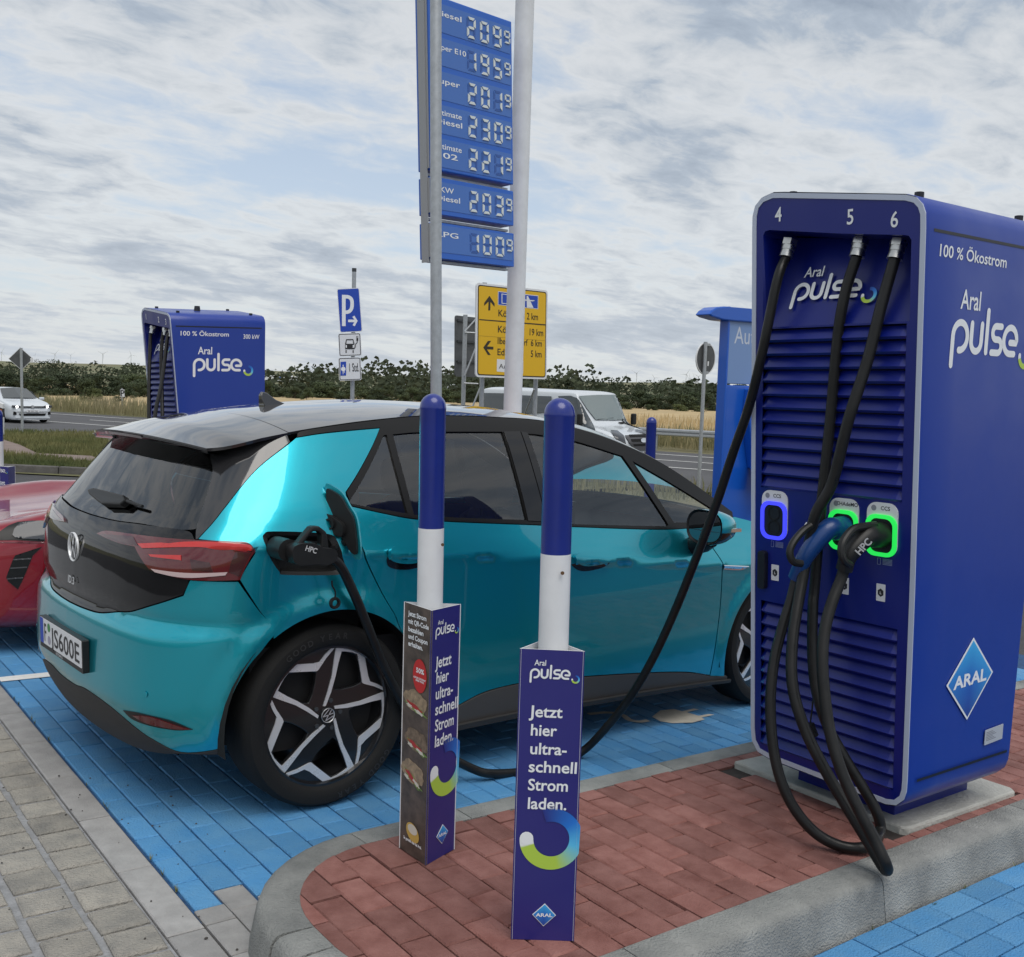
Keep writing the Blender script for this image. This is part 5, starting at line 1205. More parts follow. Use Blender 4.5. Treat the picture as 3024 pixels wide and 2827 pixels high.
def sleeve(label, A, B, C, top_px, faces):
    """A,B,C base corners (left, right, back); top_px = pixel y of corner A's top"""
    A, B, C = (np.array([*p, KZ]) for p in (A, B, C)); H = h_on(A, top_px); o = thing('advertising_sleeve', label, 'sign', tuple((A+B+C)/3)); o0 = Vector((A+B+C)/3); g_ = GUP*H
    for nm, (P, Q) in zip(('front', 'right', 'left'), ((A, B), (B, C), (C, A))):
        P_, Q_ = Vector(P)-o0, Vector(Q)-o0; nn = (Q_-P_).cross(GUP).normalized(); t = .003
        vs = [P_, Q_, Q_+g_, P_+g_]; vs += [v-nn*t for v in vs]
        obj('board', MB().add(vs, [(0, 1, 2, 3), (7, 6, 5, 4), (3, 2, 6, 7), (0, 4, 5, 1), (1, 5, 6, 2), (4, 0, 3, 7)]), faces.get(nm, 'sleeve_blue'), o)
        t_ = [P_+g_*1.0005, Q_+g_*1.0005]; obj('board_edge', MB().add([t_[0], t_[1], t_[1]-nn*.0035, t_[0]-nn*.0035], [(0, 1, 2, 3)]), 'white_sheet', o)
        obj('board_lining', MB().add([v-nn*.0036 for v in (Q_, P_, P_+g_, Q_+g_)], [(0, 1, 2, 3)]), 'white_sheet', o)
    return o, H, o0
ZS = ((1100, 1100), 1.0757)
def face_tools(A, B, o0):
    A = np.array([*A, KZ]); B = np.array([*B, KZ]); u = Vector(B-A).normalized(); v = (GUP-u*u.dot(GUP)).normalized(); n = u.cross(v)
    if n.dot(Vector(EYE-A)) < 0: n = -n
    M = fr(Vector(A), u, v); Mi = M.inverted(); loc = Matrix.Translation(-o0) @ M
    def f_(a, b): P = on_plane(Zm(*ZS, [(a, b)])[0], A, np.array(n)); q = Mi @ Vector(P); return (q.x, q.y)
    return loc, f_
fA, fB = (1.647, 2.050), (1.786, 1.954); fd_ = np.array(fB)-np.array(fA); fC = tuple((np.array(fA)+np.array(fB))/2+np.array([-fd_[1], fd_[0]])*.86)
fs, fsH, fo = sleeve('navy triangular advertising sleeve turned square to the brick island edge', fA, fB, fC, 1916, {})
def sleeve_text(o, A, B, o0, tw, x_l, lines, logo, ringp, dia):
    M, f_ = face_tools(A, B, o0); h = .0015
    for (s, (x0, y0), x1, cap) in lines:
        a = f_(x0, y0); b = f_(x1, y0+(x1-x0)*tw); cp = f_(x0, y0-cap)
        text('slogan', s, 'white_print', o, M @ Matrix.Translation((a[0], a[1], 0)), (cp[1]-a[1])/.70, bold=.018, width=b[0]-a[0], h=h)
    a = f_(*logo[0]); b = f_(*logo[1]); W_ = b[0]-a[0]; pulse_logo(o, M @ Matrix.Translation((a[0], a[1], 0)) @ Matrix.Diagonal((W_/.1/4.97*1, 1, 1, 1)) , .1, h) if False else pulse_logo(o, M @ Matrix.Translation((a[0], a[1], 0)), W_/4.97, h)
    c = f_(*ringp[0]); r0 = abs(f_(ringp[0][0], ringp[0][1]+ringp[1])[1]-c[1]); w_ = abs(f_(ringp[0][0], ringp[0][1]+ringp[2])[1]-c[1])
    swoosh(o, M @ Matrix.Translation((c[0], c[1], 0)), r0-w_/2, w_, h, 180, 470, math.dist(A, B)-.003-c[0])
    c = f_(*dia[0]); hh = abs(f_(dia[0][0], dia[0][1]+dia[1])[1]-c[1]); diamond(o, M @ Matrix.Translation((c[0], c[1], 0)), hh*1.0, hh, h+.001)
sleeve_text(fs, fA, fB, fo, 0.0, 500, [('Jetzt', (501, 1093), 608, 36), ('hier', (500, 1152), 583, 36), ('ultra-', (498, 1211), 614, 36), ('schnell', (494, 1268), 647, 36), ('Strom', (492, 1326), 619, 36), ('laden.', (490, 1385), 613, 36)], ((499, 971), (662, 971)), ((568, 1482), 97, 42), ((545, 1722), 36))
rA, rB, rC = (1.689, 2.537), (1.832, 2.592), (1.685, 2.690)
wood = mat('print_wood', (.085,.062,.050), .5, var=.5, vscale=22)
rs_, rsH, ro = sleeve('triangular advertising sleeve with a sandwich picture on its left face', rA, rB, rC, 1804, {'left': wood})
sleeve_text(rs_, rA, rB, ro, -.18, 200, [('Jetzt', (200, 940), 251, 36), ('hier', (200, 990), 239, 36), ('ultra-', (198, 1040), 252, 36), ('schnell', (197, 1090), 268, 36), ('Strom', (196, 1142), 255, 36), ('laden.', (195, 1192), 253, 36)], ((199, 838), (274, 815)), ((237, 1252), 88, 40), ((220, 1466), 30))
# the picture face: bread, salad and lettering as flat print
Mr, fr_l = face_tools(rC, rA, ro)
def blob(name, m, c, rx_, ry_, rot, h, n=22, jag=.08):
    p = fr_l(*c); q = fr_l(c[0]+10, c[1]); s_x = abs(q[0]-p[0])/10; q = fr_l(c[0], c[1]+10); s_y = abs(q[1]-p[1])/10; L = []
    for i in range(n):
        a = 2*math.pi*i/n; k_ = 1+jag*math.sin(a*5+c[0])+jag*.6*math.sin(a*9+c[1]); x, y = rx_*math.cos(a)*k_, ry_*math.sin(a)*k_; x, y = x*math.cos(rot)-y*math.sin(rot), x*math.sin(rot)+y*math.cos(rot); L.append((p[0]+x*s_x, p[1]-y*s_y))
    mb = MB().sheet(L, Mr, h); return obj(name, mb, m, rs_)
bread = mat('print_bread', (.30,.22,.14), .5, var=.45, vscale=60); bread2 = mat('print_crust', (.17,.12,.08), .5, var=.5, vscale=60)
pr_ = mat('print_tomato', (.40,.03,.03), .5); pgm = mat('print_salad', (.16,.26,.06), .5, var=.4, vscale=80); pw = mat('print_cheese', (.62,.58,.50), .5)
for c, rot in (((137, 1045), .35), ((140, 1170), .5), ((128, 1270), .75)):
    blob('picture_bread', bread if c[1] != 1170 else bread2, c, 38, 34, rot, .0012)
    blob('picture_salad', pgm, (c[0]+2, c[1]+24), 34, 9, rot, .0016, jag=.2); blob('picture_tomato', pr_, (c[0]-2, c[1]+17), 26, 7, rot, .0019, jag=.15); blob('picture_cheese', pw, (c[0]+12, c[1]+36), 14, 5, rot, .0021, jag=.2); blob('picture_cheese', pw, (c[0]-18, c[1]+12), 9, 5, rot, .0022, jag=.2)
blob('picture_disc', mat('print_red', (.52,.02,.02), .5), (152, 965), 22, 54, 0, .0024, jag=0)
blob('picture_badge', mat('print_yellow', (.55,.36,.08), .5), (129, 1462), 20, 30, -.25, .0024, jag=0); blob('picture_badge', pw, (129, 1452), 15, 16, -.25, .0027, jag=0)
def ltext(s, x0, y0, x1, cap):
    a = fr_l(x0, y0); b = fr_l(x1, y0+(x1-x0)*.33); cp = fr_l(x0, y0-cap); text('slogan', s, 'white_print', rs_, Mr @ Matrix.Translation((a[0], a[1], 0)), (cp[1]-a[1])/.70, bold=.03, width=b[0]-a[0], h=.003)
for s, x0, y0, x1 in (('Jetzt Strom', 117, 771, 175), ('mit QR-Code', 116, 795, 181), ('bezahlen', 116, 820, 164), ('und Coupon', 116, 843, 177), ('erhalten.', 116, 866, 162)): ltext(s, x0, y0, x1, 15)
ltext('50%', 141, 951, 166, 15); ltext('AUF EIN CROISSANT', 133, 968, 172, 6); ltext('IHRER WAHL', 140, 979, 166, 6); ltext('So genießt man bei Aral.', 101, 1478, 158, 9)
# plain bollards of the forecourt further off
P = at_depth((1927, 1345), 15.0)
vb = np.array([P[0], P[1], 0.0]); bollard('plain blue bollard standing in front of the white van', vb, 1232, None, .075)
# ------------------------------------------------------------------ lofted vehicles with parts laid on their skins
from mathutils.bvhtree import BVHTree
def loft(secs):
    """secs: list of (x, [(y, z)...]) half sections -> closed symmetric shell"""
    mb = MB(); m = len(secs[0][1]); full = 2*m
    for x, s in secs:
        mb.v += [(x, -y, z) for y, z in s]+[(x, y, z) for y, z in reversed(s)]
    for i in range(len(secs)-1):
        for k in range(full): mb.f.append((i*full+k, (i+1)*full+k, (i+1)*full+(k+1) % full, i*full+(k+1) % full))
    mb.f.append(tuple(range(full))); mb.f.append(tuple((len(secs)-1)*full+k for k in range(full-1, -1, -1))); return mb
class Skin:
    def __init__(s, mb, M): s.b = BVHTree.FromPolygons([Vector(v) for v in mb.v], mb.f); s.M = M; s.Mi = M.inverted(); s.o = s.Mi @ Vector(EYE)
    def hit(s, px):
        d = (s.Mi.to_3x3() @ Vector(ray(px))).normalized(); loc, n, i, dist = s.b.ray_cast(s.o, d)
        if loc is None: return None
        return loc, (n if n.dot(d) < 0 else -n)
def decal(name, m, px, skin, parent, off=.008, step=12, mirror_y=True, smooth=False):
    loop = resample(smooth_loop([tuple(p) for p in px], 4) if smooth else [tuple(p[:2]) for p in px], step); xs = [p[0] for p in loop]; ys = [p[1] for p in loop]; ex = []
    for x in np.arange(min(xs)+step/2, max(xs), step):
        for y in np.arange(min(ys)+step/2, max(ys), step):
            if inside((x, y), [loop]): ex.append((x, y))
    V2, T = tri([loop], ex); P = []; last = None
    for q in V2:
        h = skin.hit(q)
        if h is None: h = last
        if h is None: P.append(None); continue
        last = h; P.append(h[0]+h[1]*off)
    if last is None:
        print('decal missed', name, px[:2]); e_ = bpy.data.objects.new(name, None); return [e_, e_]
    P = [p if p is not None else last[0] for p in P]; mb = MB().add(P, [(a, c, b) for a, b, c in T]); objs = [obj(name, mb, m, parent, smooth=True, ang=180)]
    if mirror_y: objs.append(obj(name, MB().add([(p[0], -p[1], p[2]) for p in P], T), m, parent, smooth=True, ang=180))
    return objs
def simple_wheel(parent, x, y, r, w=.2, silver='rim_silver'):
    o = bpy.data.objects.new('wheel', None); COL.objects.link(o); o.parent = parent; o.location = (x, y, r); s_ = -1 if y < 0 else 1
    M = Matrix.Rotation(-R(90)*s_, 4, 'X'); obj('tyre', MB().lathe([(r*.70, w*.45), (r*.82, w*.5), (r*.95, w*.45), (r, w*.3), (r, -w*.4), (r*.9, -w*.5)], M, 28), 'tyre', o, smooth=True)
    rim = obj('rim', MB().lathe([(r*.71, w*.43), (r*.66, w*.36), (r*.62, w*.05), (0, w*.05)], M, 28), 'rim_black', o, smooth=True)
    for k in range(5):
        a = R(90+72*k); mb = MB(); ribbon(mb, [(r*.12*math.cos(a), r*.12*math.sin(a)), (r*.68*math.cos(a), r*.68*math.sin(a))], r*.16, M, w*.38, True); obj('spoke', mb, silver, rim)
    return o
mat('white_car', (.62,.66,.70), .25, coat=.8); mat('lamp_glass', (.06,.065,.075), .12, spec=.5); mat('lamp_white', (.55,.56,.58), .3); glassmat('dark_glass', (.05,.055,.06))
mat('screen_glass', (.035,.045,.05), .05, coat=1.0); mat('red_paint', (.27,.006,.018), .3, metal=.25, coat=1.0, coatr=.02); mat('grille_grey', (.075,.075,.08), .5)
# --- red sports saloon in the next bay, nose towards the lane
RX, RY = .80, 7.12
RM = Matrix.Translation((RX, RY, 0)) @ Matrix.Rotation(math.pi, 4, 'Z')       # local +x = forward (-X), origin at the nose
redc = thing('sports_saloon', 'glossy dark red sports saloon parked nose-out in the bay beside the teal car', 'car'); redc.matrix_world = RM
def rsec(x):
    # x: metres behind the nose
    w = float(np.interp(x, [0, .12, .35, .7, 1.1, 1.8, 3.0, 4.0, 4.6, 4.96], [.55, .74, .90, .965, .985, .975, .975, .99, .93, .75]))
    zb = float(np.interp(x, [0, .3, .6, 4.4, 4.96], [.20, .15, .14, .16, .30]))
    zs = float(np.interp(x, [0, .12, .35, .7, 1.0, 1.4, 2.0, 3.0, 4.2, 4.96], [.56, .655, .72, .78, .81, .81, .82, .88, .90, .80]))
    zc = float(np.interp(x, [0, .12, .35, .7, 1.1, 1.5, 1.65, 2.6, 3.2, 4.3, 4.96], [.58, .665, .70, .74, .785, .85, .91, 1.34, 1.36, 1.03, .88]))
    cab = sstep(1.55, 2.5, x)*(1-sstep(3.6, 4.5, x)); bul = .035*sstep(.3, .9, x)*(1-sstep(1.3, 1.9, x))
    return (-x, [(w*.86, zb), (w*.97, zb+.06), (w, .40), (w*.998, zs-.12), (w*.96, zs-.03), (w*.90, zs+bul+.012), (w*.80, zs+bul+.022+(zc-zs)*.06), (w*.70-.05*cab, zs+bul*.45+.012+(zc-zs)*(.10+.55*cab)), (w*.55, zs+(zc-zs)*(.45+.42*cab)), (w*.28, zs+(zc-zs)*(.85+.1*cab)), (.001, zc)])
xs_ = [0, .03, .07, .12, .2, .28, .36, .45, .55, .66, .78, .9, 1.02, 1.15, 1.3, 1.45, 1.55, 1.65, 1.85, 2.1, 2.35, 2.6, 2.9, 3.2, 3.5, 3.8, 4.1, 4.4, 4.7, 4.9, 4.96]
def smooth_secs(secs, n=3):
    out_ = []
    A = np.array([[[q[0], q[1]] for q in s[1]] for s in secs]); X = np.array([s[0] for s in secs])
    # finer across
    B = []
    for i in range(len(secs)): B.append(np.array(catmull([tuple(q) for q in A[i]], n)))
    return [(float(X[i]), [tuple(q) for q in B[i]]) for i in range(len(secs))]
rsh = loft(smooth_secs([rsec(x) for x in xs_], 4)); obj('body', rsh, 'red_paint', redc, smooth=True, ang=70); rsk = Skin(rsh, RM)
J = ((0, 1350), 2.4775)
decal('headlamp_surround', 'black_plastic', Zm(*J, [(-60, 600), (0, 545), (60, 505), (130, 478), (240, 468), (420, 465), (430, 610), (300, 618), (100, 608), (-60, 612)]), rsk, redc, .004, 6)
hl = decal('headlamp', 'lamp_glass', Zm(*J, [(92, 575), (105, 530), (150, 490), (220, 475), (330, 472), (420, 478), (425, 600), (330, 605), (180, 600), (110, 592)]), rsk, redc, .010, 6)
decal('headlamp_light', 'lamp_white', Zm(*J, [(112, 566), (200, 568), (212, 590), (130, 588)]), rsk, hl[0], .005, 4, False); decal('headlamp_light', 'lamp_white', Zm(*J, [(300, 572), (380, 572), (380, 595), (305, 592)]), rsk, hl[0], .005, 4, False)
decal('headlamp_bar', 'charger_black', Zm(*J, [(110, 535), (380, 530), (380, 556), (112, 556)]), rsk, hl[0], .004, 6, False)
vt = decal('air_intake', 'black_plastic', Zm(*J, [(310, 655), (110, 720), (90, 760), (45, 880), (60, 910), (130, 968), (165, 900), (200, 820), (240, 720)]), rsk, redc, .004, 6)
for k, (y0, xa, xb_) in enumerate(((745, 98, 228), (808, 75, 200), (885, 52, 170))): decal('intake_slat', 'grille_grey', Zm(*J, [(xa, y0), (xb_, y0-8), (xb_-2, y0+2), (xa, y0+10)]), rsk, vt[0], .006, 4, False)
decal('crease_shade', mat('red_shaded', (.15,.004,.012), .3, coat=1.0), Zm(*J, [(-40, 618), (330, 622), (310, 632), (-40, 628)]), rsk, redc, .003, 8)  # shade of the crease, painted on as a darker red strip
ws = MB()
for nm, x0, x1, f0, f1, m_ in (('windscreen', 1.62, 2.55, .0, .62, 'screen_glass'), ('rear_screen', 3.55, 4.25, .0, .55, 'screen_glass')):
    mb = MB(); vs_ = []
    for i in range(9):
        x = x0+(x1-x0)*i/8; s_ = rsec(x)[1]
        for t in np.linspace(-1, 1, 9): y = t*s_[7][0]*.9; zz = np.interp(abs(y), [s_[10][0], s_[9][0], s_[8][0], s_[7][0]], [s_[10][1], s_[9][1], s_[8][1], s_[7][1]]); vs_.append((-x, y, zz+.012))
    mb.add(vs_, [(i*9+k, (i+1)*9+k, (i+1)*9+k+1, i*9+k+1) for i in range(8) for k in range(8)]); obj(nm, mb, m_, redc, smooth=True)
for x in (.95, 3.85):
    for y in (-.86, .86):
        simple_wheel(redc, -x, y, .35, .24); s_ = -1 if y < 0 else 1
        obj('wheel_arch', MB().lathe([(.39, .0), (.37, .012), (.0, .012)], Matrix.Translation((-x, y+s_*.115, .35)) @ Matrix.Rotation(-R(90)*s_, 4, 'X'), 28), 'core_black', redc)
# --- white van on the road
def place_on(P, hd): 
    h = Vector((hd[0], hd[1], 0)); h.z = -(h.x*GUP.x+h.y*GUP.y)/GUP.z; h.normalize(); l_ = GUP.cross(h); return Matrix(((h.x, l_.x, GUP.x, P[0]), (h.y, l_.y, GUP.y, P[1]), (h.z, l_.z, GUP.z, P[2]), (0, 0, 0, 1)))
far_tl = at_depth((1300+1140/2.2089, 800+797/2.2089), 27.5)
hx = np.array([.17, -.9854]); lx = np.array([.9854, .17]); vp = far_tl[:2]+hx*1.42-lx*.72
VZ = relief(*vp); VH = far_tl[2]-VZ
VM = place_on((vp[0], vp[1], VZ), hx); van = thing('white_van', 'white panel van with dark side windows driving on the road', 'van'); van.matrix_world = VM
def vsec(x):
    w = float(np.interp(x, [0, .1, .3, .7, 1.2, 4.6, 4.86], [.70, .84, .93, .975, .985, .985, .95])); zt = float(np.interp(x, [0, .06, .2, .45, .82, .95, 1.05, 1.42, 1.6, 4.6, 4.8, 4.86], [.95, 1.05, 1.12, 1.19, 1.27, 1.32, 1.40, VH-.02, VH, VH+.03, VH, VH-.1])); zb = .32
    bel = min(zt-.05, 1.22); cab = sstep(.9, 1.5, x)
    return (-x, [(w*.93, zb), (w, zb+.1), (w, .7), (w*.99, bel-.04), (w*.975, bel), (w*(.93 if cab > .5 else .95), bel+(zt-bel)*.45), (w*.86, bel+(zt-bel)*.86), (w*.80, bel+(zt-bel)*.95), (w*.55, zt-.012), (.001, zt)])
vsh = loft(smooth_secs([vsec(x) for x in [0, .03, .06, .12, .2, .32, .45, .6, .75, .84, .92, .99, 1.06, 1.15, 1.25, 1.35, 1.42, 1.5, 1.6, 2.0, 2.6, 3.2, 3.8, 4.4, 4.65, 4.8, 4.86]], 3)); obj('body', vsh, 'white_car', van, smooth=True, ang=60); vsk = Skin(vsh, VM)
V5 = ((1600, 1040), 3.823)
decal('windscreen', mat('van_screen', (.16,.20,.20), .04, coat=1.0, spec=.8), Zm(*V5, [(410, 500), (620, 488), (835, 486), (930, 600), (1060, 755), (820, 772), (600, 768), (500, 640)]), vsk, van, .028, 4, False)
decal('door_window', 'screen_glass', Zm(*V5, [(190, 500), (330, 495), (400, 520), (470, 640), (610, 890), (600, 905), (375, 830), (300, 780)]), vsk, van, .028, 4)
Q6 = ((1400, 820), 4.425)
decal('side_window', 'screen_glass', Zm(*Q6, [(130, 1510), (385, 1515), (620, 1540), (1020, 1555), (1030, 1760), (600, 1790), (105, 1760), (115, 1560)]), vsk, van, .028, 4)
decal('headlamp', 'lamp_glass', Zm(*V5, [(770, 890), (850, 895), (920, 950), (945, 1050), (870, 1020), (815, 960)]), vsk, van, .03, 4)
gr2 = decal('grille', 'grille_grey', Zm(*V5, [(930, 950), (1200, 935), (1400, 940), (1400, 1110), (1060, 1115), (985, 1030)]), vsk, van, .028, 4, False)
for y0, xa in ((945, 975), (990, 995), (1040, 1020)): decal('grille_slot', 'core_black', Zm(*V5, [(xa, y0), (1200, y0-8), (1390, y0-4), (1390, y0+22), (1200, y0+16), (xa+12, y0+22)]), vsk, gr2[0], .036, 4, False)
decal('badge', 'chrome', Zm(*V5, [(1105+35+35*math.cos(R(a)), 1000+20*math.sin(R(a))) for a in range(0, 360, 30)]), vsk, van, .045, 4, False)
decal('bonnet_vent', 'core_black', Zm(*V5, [(855, 797), (1085, 783), (1098, 800), (880, 815)]), vsk, van, .02, 4, False)
np_ = decal('number_plate', 'white_sheet', Zm(*V5, [(1090, 1130), (1215, 1112), (1330, 1112), (1330, 1170), (1215, 1175), (1100, 1165)]), vsk, van, .04, 4, False)
h0 = vsk.hit(Zm(*V5, [(1135, 1158)])[0]); h1 = vsk.hit(Zm(*V5, [(1190, 1152)])[0])
if h0 and h1: text('lettering', 'AA 5', 'black_print', np_[0], fr(h0[0]+h0[1]*.045, h1[0]-h0[0], (0, 0, 1)), .12, bold=.02, h=.003)
for pa, pb_ in (((620, 765), (800, 748)), ((840, 750), (1060, 745))):
    A_, B_ = vsk.hit(Zm(*V5, [pa])[0]), vsk.hit(Zm(*V5, [pb_])[0]); A_ and B_ and obj('wiper', MB().cyl(A_[0]+A_[1]*.02, B_[0]+B_[1]*.02, .012, n=6), 'black_plastic', van)
for s_ in (-1, 1): obj('door_mirror', MB().box((-1.02, s_*1.14, 1.45), (.10, .16, .30)), 'black_plastic', van, bevel=.03)
for x in (.95, 3.9):
    for y in (-.88, .88): simple_wheel(van, -x, y, .34, .2)
# --- white hatchback coming along the road
gpos = tgnd((1.0*107, 1252.0)); gp = np.array([9.85, 46.2]); GM = place_on((gp[0], gp[1], relief(*gp)), np.array([.17, -.985])); hb = thing('white_hatchback', 'white estate car with headlamps lit coming along the road', 'car'); hb.matrix_world = GM
def gsec(x):
    w = float(np.interp(x, [0, .08, .25, .6, 1.2, 3.9, 4.4, 4.56], [.62, .76, .86, .895, .90, .90, .86, .75])); zt = float(np.interp(x, [0, .06, .2, .6, 1.1, 1.25, 2.05, 2.4, 4.0, 4.45, 4.56], [.60, .70, .77, .88, .96, 1.0, 1.42, 1.46, 1.44, 1.2, .9])); bel = min(zt-.03, .92); cab = sstep(1.1, 1.9, x)
    return (-x, [(w*.93, .16), (w*.99, .26), (w, .5), (w*.995, bel-.12), (w*.97, bel-.02), (w*.93-.06*cab, bel+(zt-bel)*.35), (w*.86-.10*cab, bel+(zt-bel)*.78), (w*.72-.05*cab, bel+(zt-bel)*.93), (w*.4, zt-.008), (.001, zt)])
gsh = loft(smooth_secs([gsec(x) for x in [0, .03, .08, .15, .25, .4, .6, .85, 1.05, 1.15, 1.25, 1.45, 1.7, 1.95, 2.1, 2.3, 2.8, 3.4, 3.9, 4.2, 4.45, 4.56]], 3)); obj('body', gsh, 'white_car', hb, smooth=True, ang=60)
def gpatch(nm, m, yz, xo, parent=hb):
    k = len(yz); return obj(nm, MB().add([(xo, y, z) for y, z in yz]+[(xo-.06, y, z) for y, z in yz], [tuple(range(k)), tuple(range(2*k-1, k-1, -1))]+[(i, k+i, k+(i+1) % k, (i+1) % k) for i in range(k)]), m, parent)
gw = [(-1.27, 1.008), (-2.0, 1.395)]
obj('windscreen', MB().add([(gw[0][0], -.70, gw[0][1]), (gw[0][0]+.06, 0, gw[0][1]+.015), (gw[0][0], .70, gw[0][1]), (gw[1][0], .55, gw[1][1]), (gw[1][0]+.03, 0, gw[1][1]+.045), (gw[1][0], -.55, gw[1][1])], [(0, 1, 4, 5), (1, 2, 3, 4)]), 'screen_glass', hb).location = (.02, 0, .02)
for s_ in (-1, 1):
    obj('side_window', MB().add([(-1.5, s_*.865, .97), (-1.95, s_*.76, 1.30), (-3.9, s_*.76, 1.30), (-4.1, s_*.86, 1.0)], [(0, 1, 2, 3)]), 'screen_glass', hb)
    gpatch('headlamp', 'lamp_glass', [(s_*.50, .66), (s_*.50, .74), (s_*.80, .76), (s_*.82, .66)], .0-.06+.055); obj('headlamp_light', MB().cyl((.0-.02, s_*.62, .70), (.006, s_*.62, .70), .05, n=12), mat('headlamp_on', (.9,.9,.9), .3, emit=((1, .97, .92), 3.0)), hb)
    gpatch('air_intake', 'core_black', [(s_*.58, .36), (s_*.58, .46), (s_*.74, .50), (s_*.76, .36)], .02-.06+.03)
    obj('door_mirror', MB().box((-1.52, s_*1.0, 1.0), (.14, .20, .12)), 'white_car', hb, bevel=.03)
gpatch('grille', 'core_black', [(-.50, .67), (-.50, .72), (.50, .72), (.50, .67)], .022); gpatch('lower_grille', 'core_black', [(-.50, .32), (-.56, .42), (.56, .42), (.50, .32)], .022); obj('badge', MB().cyl((.0, 0, .70), (.04, 0, .70), .065, n=16), 'chrome', hb); pn = gpatch('number_plate', 'white_sheet', [(-.26, .47), (-.26, .57), (.26, .57), (.26, .47)], .045)
text('lettering', 'SK RS 760', 'black_print', pn, fr((.046, -.20, .485), (0, 1, 0), (0, 0, 1)), .085, bold=.01, width=.40)
gpatch('bumper_lip', 'white_car', [(-.7, .22), (-.7, .27), (.7, .27), (.7, .22)], .03)
for x in (.88, 3.5):
    for y in (-.80, .80): simple_wheel(hb, -x, y, .32, .21)
# ------------------------------------------------------------------ flat signs
class Board:
    """rectangular board from its four pixel corners (TL, TR, BR, BL) and the depths of its left and right edges"""
    def __init__(s, tl_, tr_, br_, bl_, DLft, DRgt):
        P = [at_depth(tl_, DLft), at_depth(tr_, DRgt), at_depth(br_, DRgt), at_depth(bl_, DLft)]
        u = ((P[1]-P[0])+(P[2]-P[3]))/2; v = ((P[0]-P[3])+(P[1]-P[2]))/2; s.W = np.linalg.norm(u); s.H = np.linalg.norm(v); c = sum(P)/4
        s.M = fr(c, u, v); s.n = np.array(s.M.to_3x3() @ Vector((0, 0, 1)))
        s.c = c; s.Mi = s.M.inverted()
    def q(s, px): P = on_plane(px, s.c, s.n); k = s.Mi @ Vector(P); return (k.x, k.y)
    def poly(s, pxs): return [s.q(p) for p in pxs]
def post(parent, px, D, r, top_py=None, m='galvanised', cap=False, top_len=None, name='post'):
    """plumb round post through a pixel at depth D, down to the ground"""
    P = at_depth(px, D); b = np.array(P); g_ = np.array(GUP)
    t = 0
    while b[2] > relief(b[0], b[1])-.05 and t < 400: b = b-g_*.05; t += 1
    if top_py is not None: L = h_on(b, top_py)
    else: L = top_len
    o = obj(name, MB().cyl(Vector(b), Vector(b+g_*L), r, n=20), m, parent, smooth=True)
    if cap: obj('post_cap', MB().cyl(Vector(b+g_*L), Vector(b+g_*(L+.05)), r*1.08, n=16), 'dark_metal', parent, smooth=True)
    return b, L
# price sign
mat('price_blue', (.012,.115,.52), .4, coat=.3); mat('price_window', (.045,.150,.48), .35, coat=.4, coatr=.1); mat('price_frame', (.35,.36,.37), .5, metal=.3); mat('segment_off', (.035,.10,.34), .5); mat('segment_on', (.68,.72,.70), .5)
PS4 = ((1200, 0), 2.265)
pz_ = lambda x, y: Zm(*PS4, [(x, y)])[0]
bd = Board(pz_(165, -65), pz_(722, 150), pz_(705, 1788), pz_(160, 1745), 8.45, 9.12)
sign = thing('fuel_price_sign', 'tall blue fuel price display with white seven-segment digits on a white pole', 'price sign')
def block(p_tl, p_tr, p_br, p_bl):
    L = [bd.q(pz_(*p)) for p in (p_tl, p_tr, p_br, p_bl)]; x0 = min(a for a, b in L); x1 = max(a for a, b in L); yt = (L[0][1]+L[1][1])/2; yb = (L[2][1]+L[3][1])/2; return x0, x1, yb, yt
X0, X1 = -bd.W/2, bd.W/2
blocks = []
for (t_r, b_r) in ((150, 1235), (1280, 1510), (1562, 1785)):
    yt = bd.q(pz_(718, t_r))[1]; yb = bd.q(pz_(708, b_r))[1]; blocks.append((yb, yt))
blocks[0] = (blocks[0][0], blocks[0][1])
for yb, yt in blocks:
    obj('cabinet', MB().prism([(X0, yb), (X1, yb), (X1, yt), (X0, yt)], bd.M, -.17, 0), 'price_blue', sign, bevel=.008)
    obj('cabinet_end', MB().box((X0-.004, (yb+yt)/2, -.075), (.006, yt-yb-.02, .11), M=bd.M), 'price_frame', sign)
obj('side_rail', MB().box((X0-.010, (blocks[0][1]+blocks[-1][0])/2, -.085), (.010, blocks[0][1]-blocks[-1][0]+.06, .085), M=bd.M), 'price_frame', sign)
obj('cross_rail', MB().box((0, (blocks[0][0]+blocks[1][1])/2, -.10), (bd.W, .02, .05), M=bd.M).box((0, (blocks[1][0]+blocks[2][1])/2, -.10), (bd.W, .02, .05), M=bd.M).box((0, blocks[2][0]-.015, -.10), (bd.W, .02, .05), M=bd.M), 'galvanised', sign)
SEG = {'0': 'abcdef', '1': 'bc', '2': 'abged', '3': 'abgcd', '5': 'afgcd', '9': 'abcdfg'}
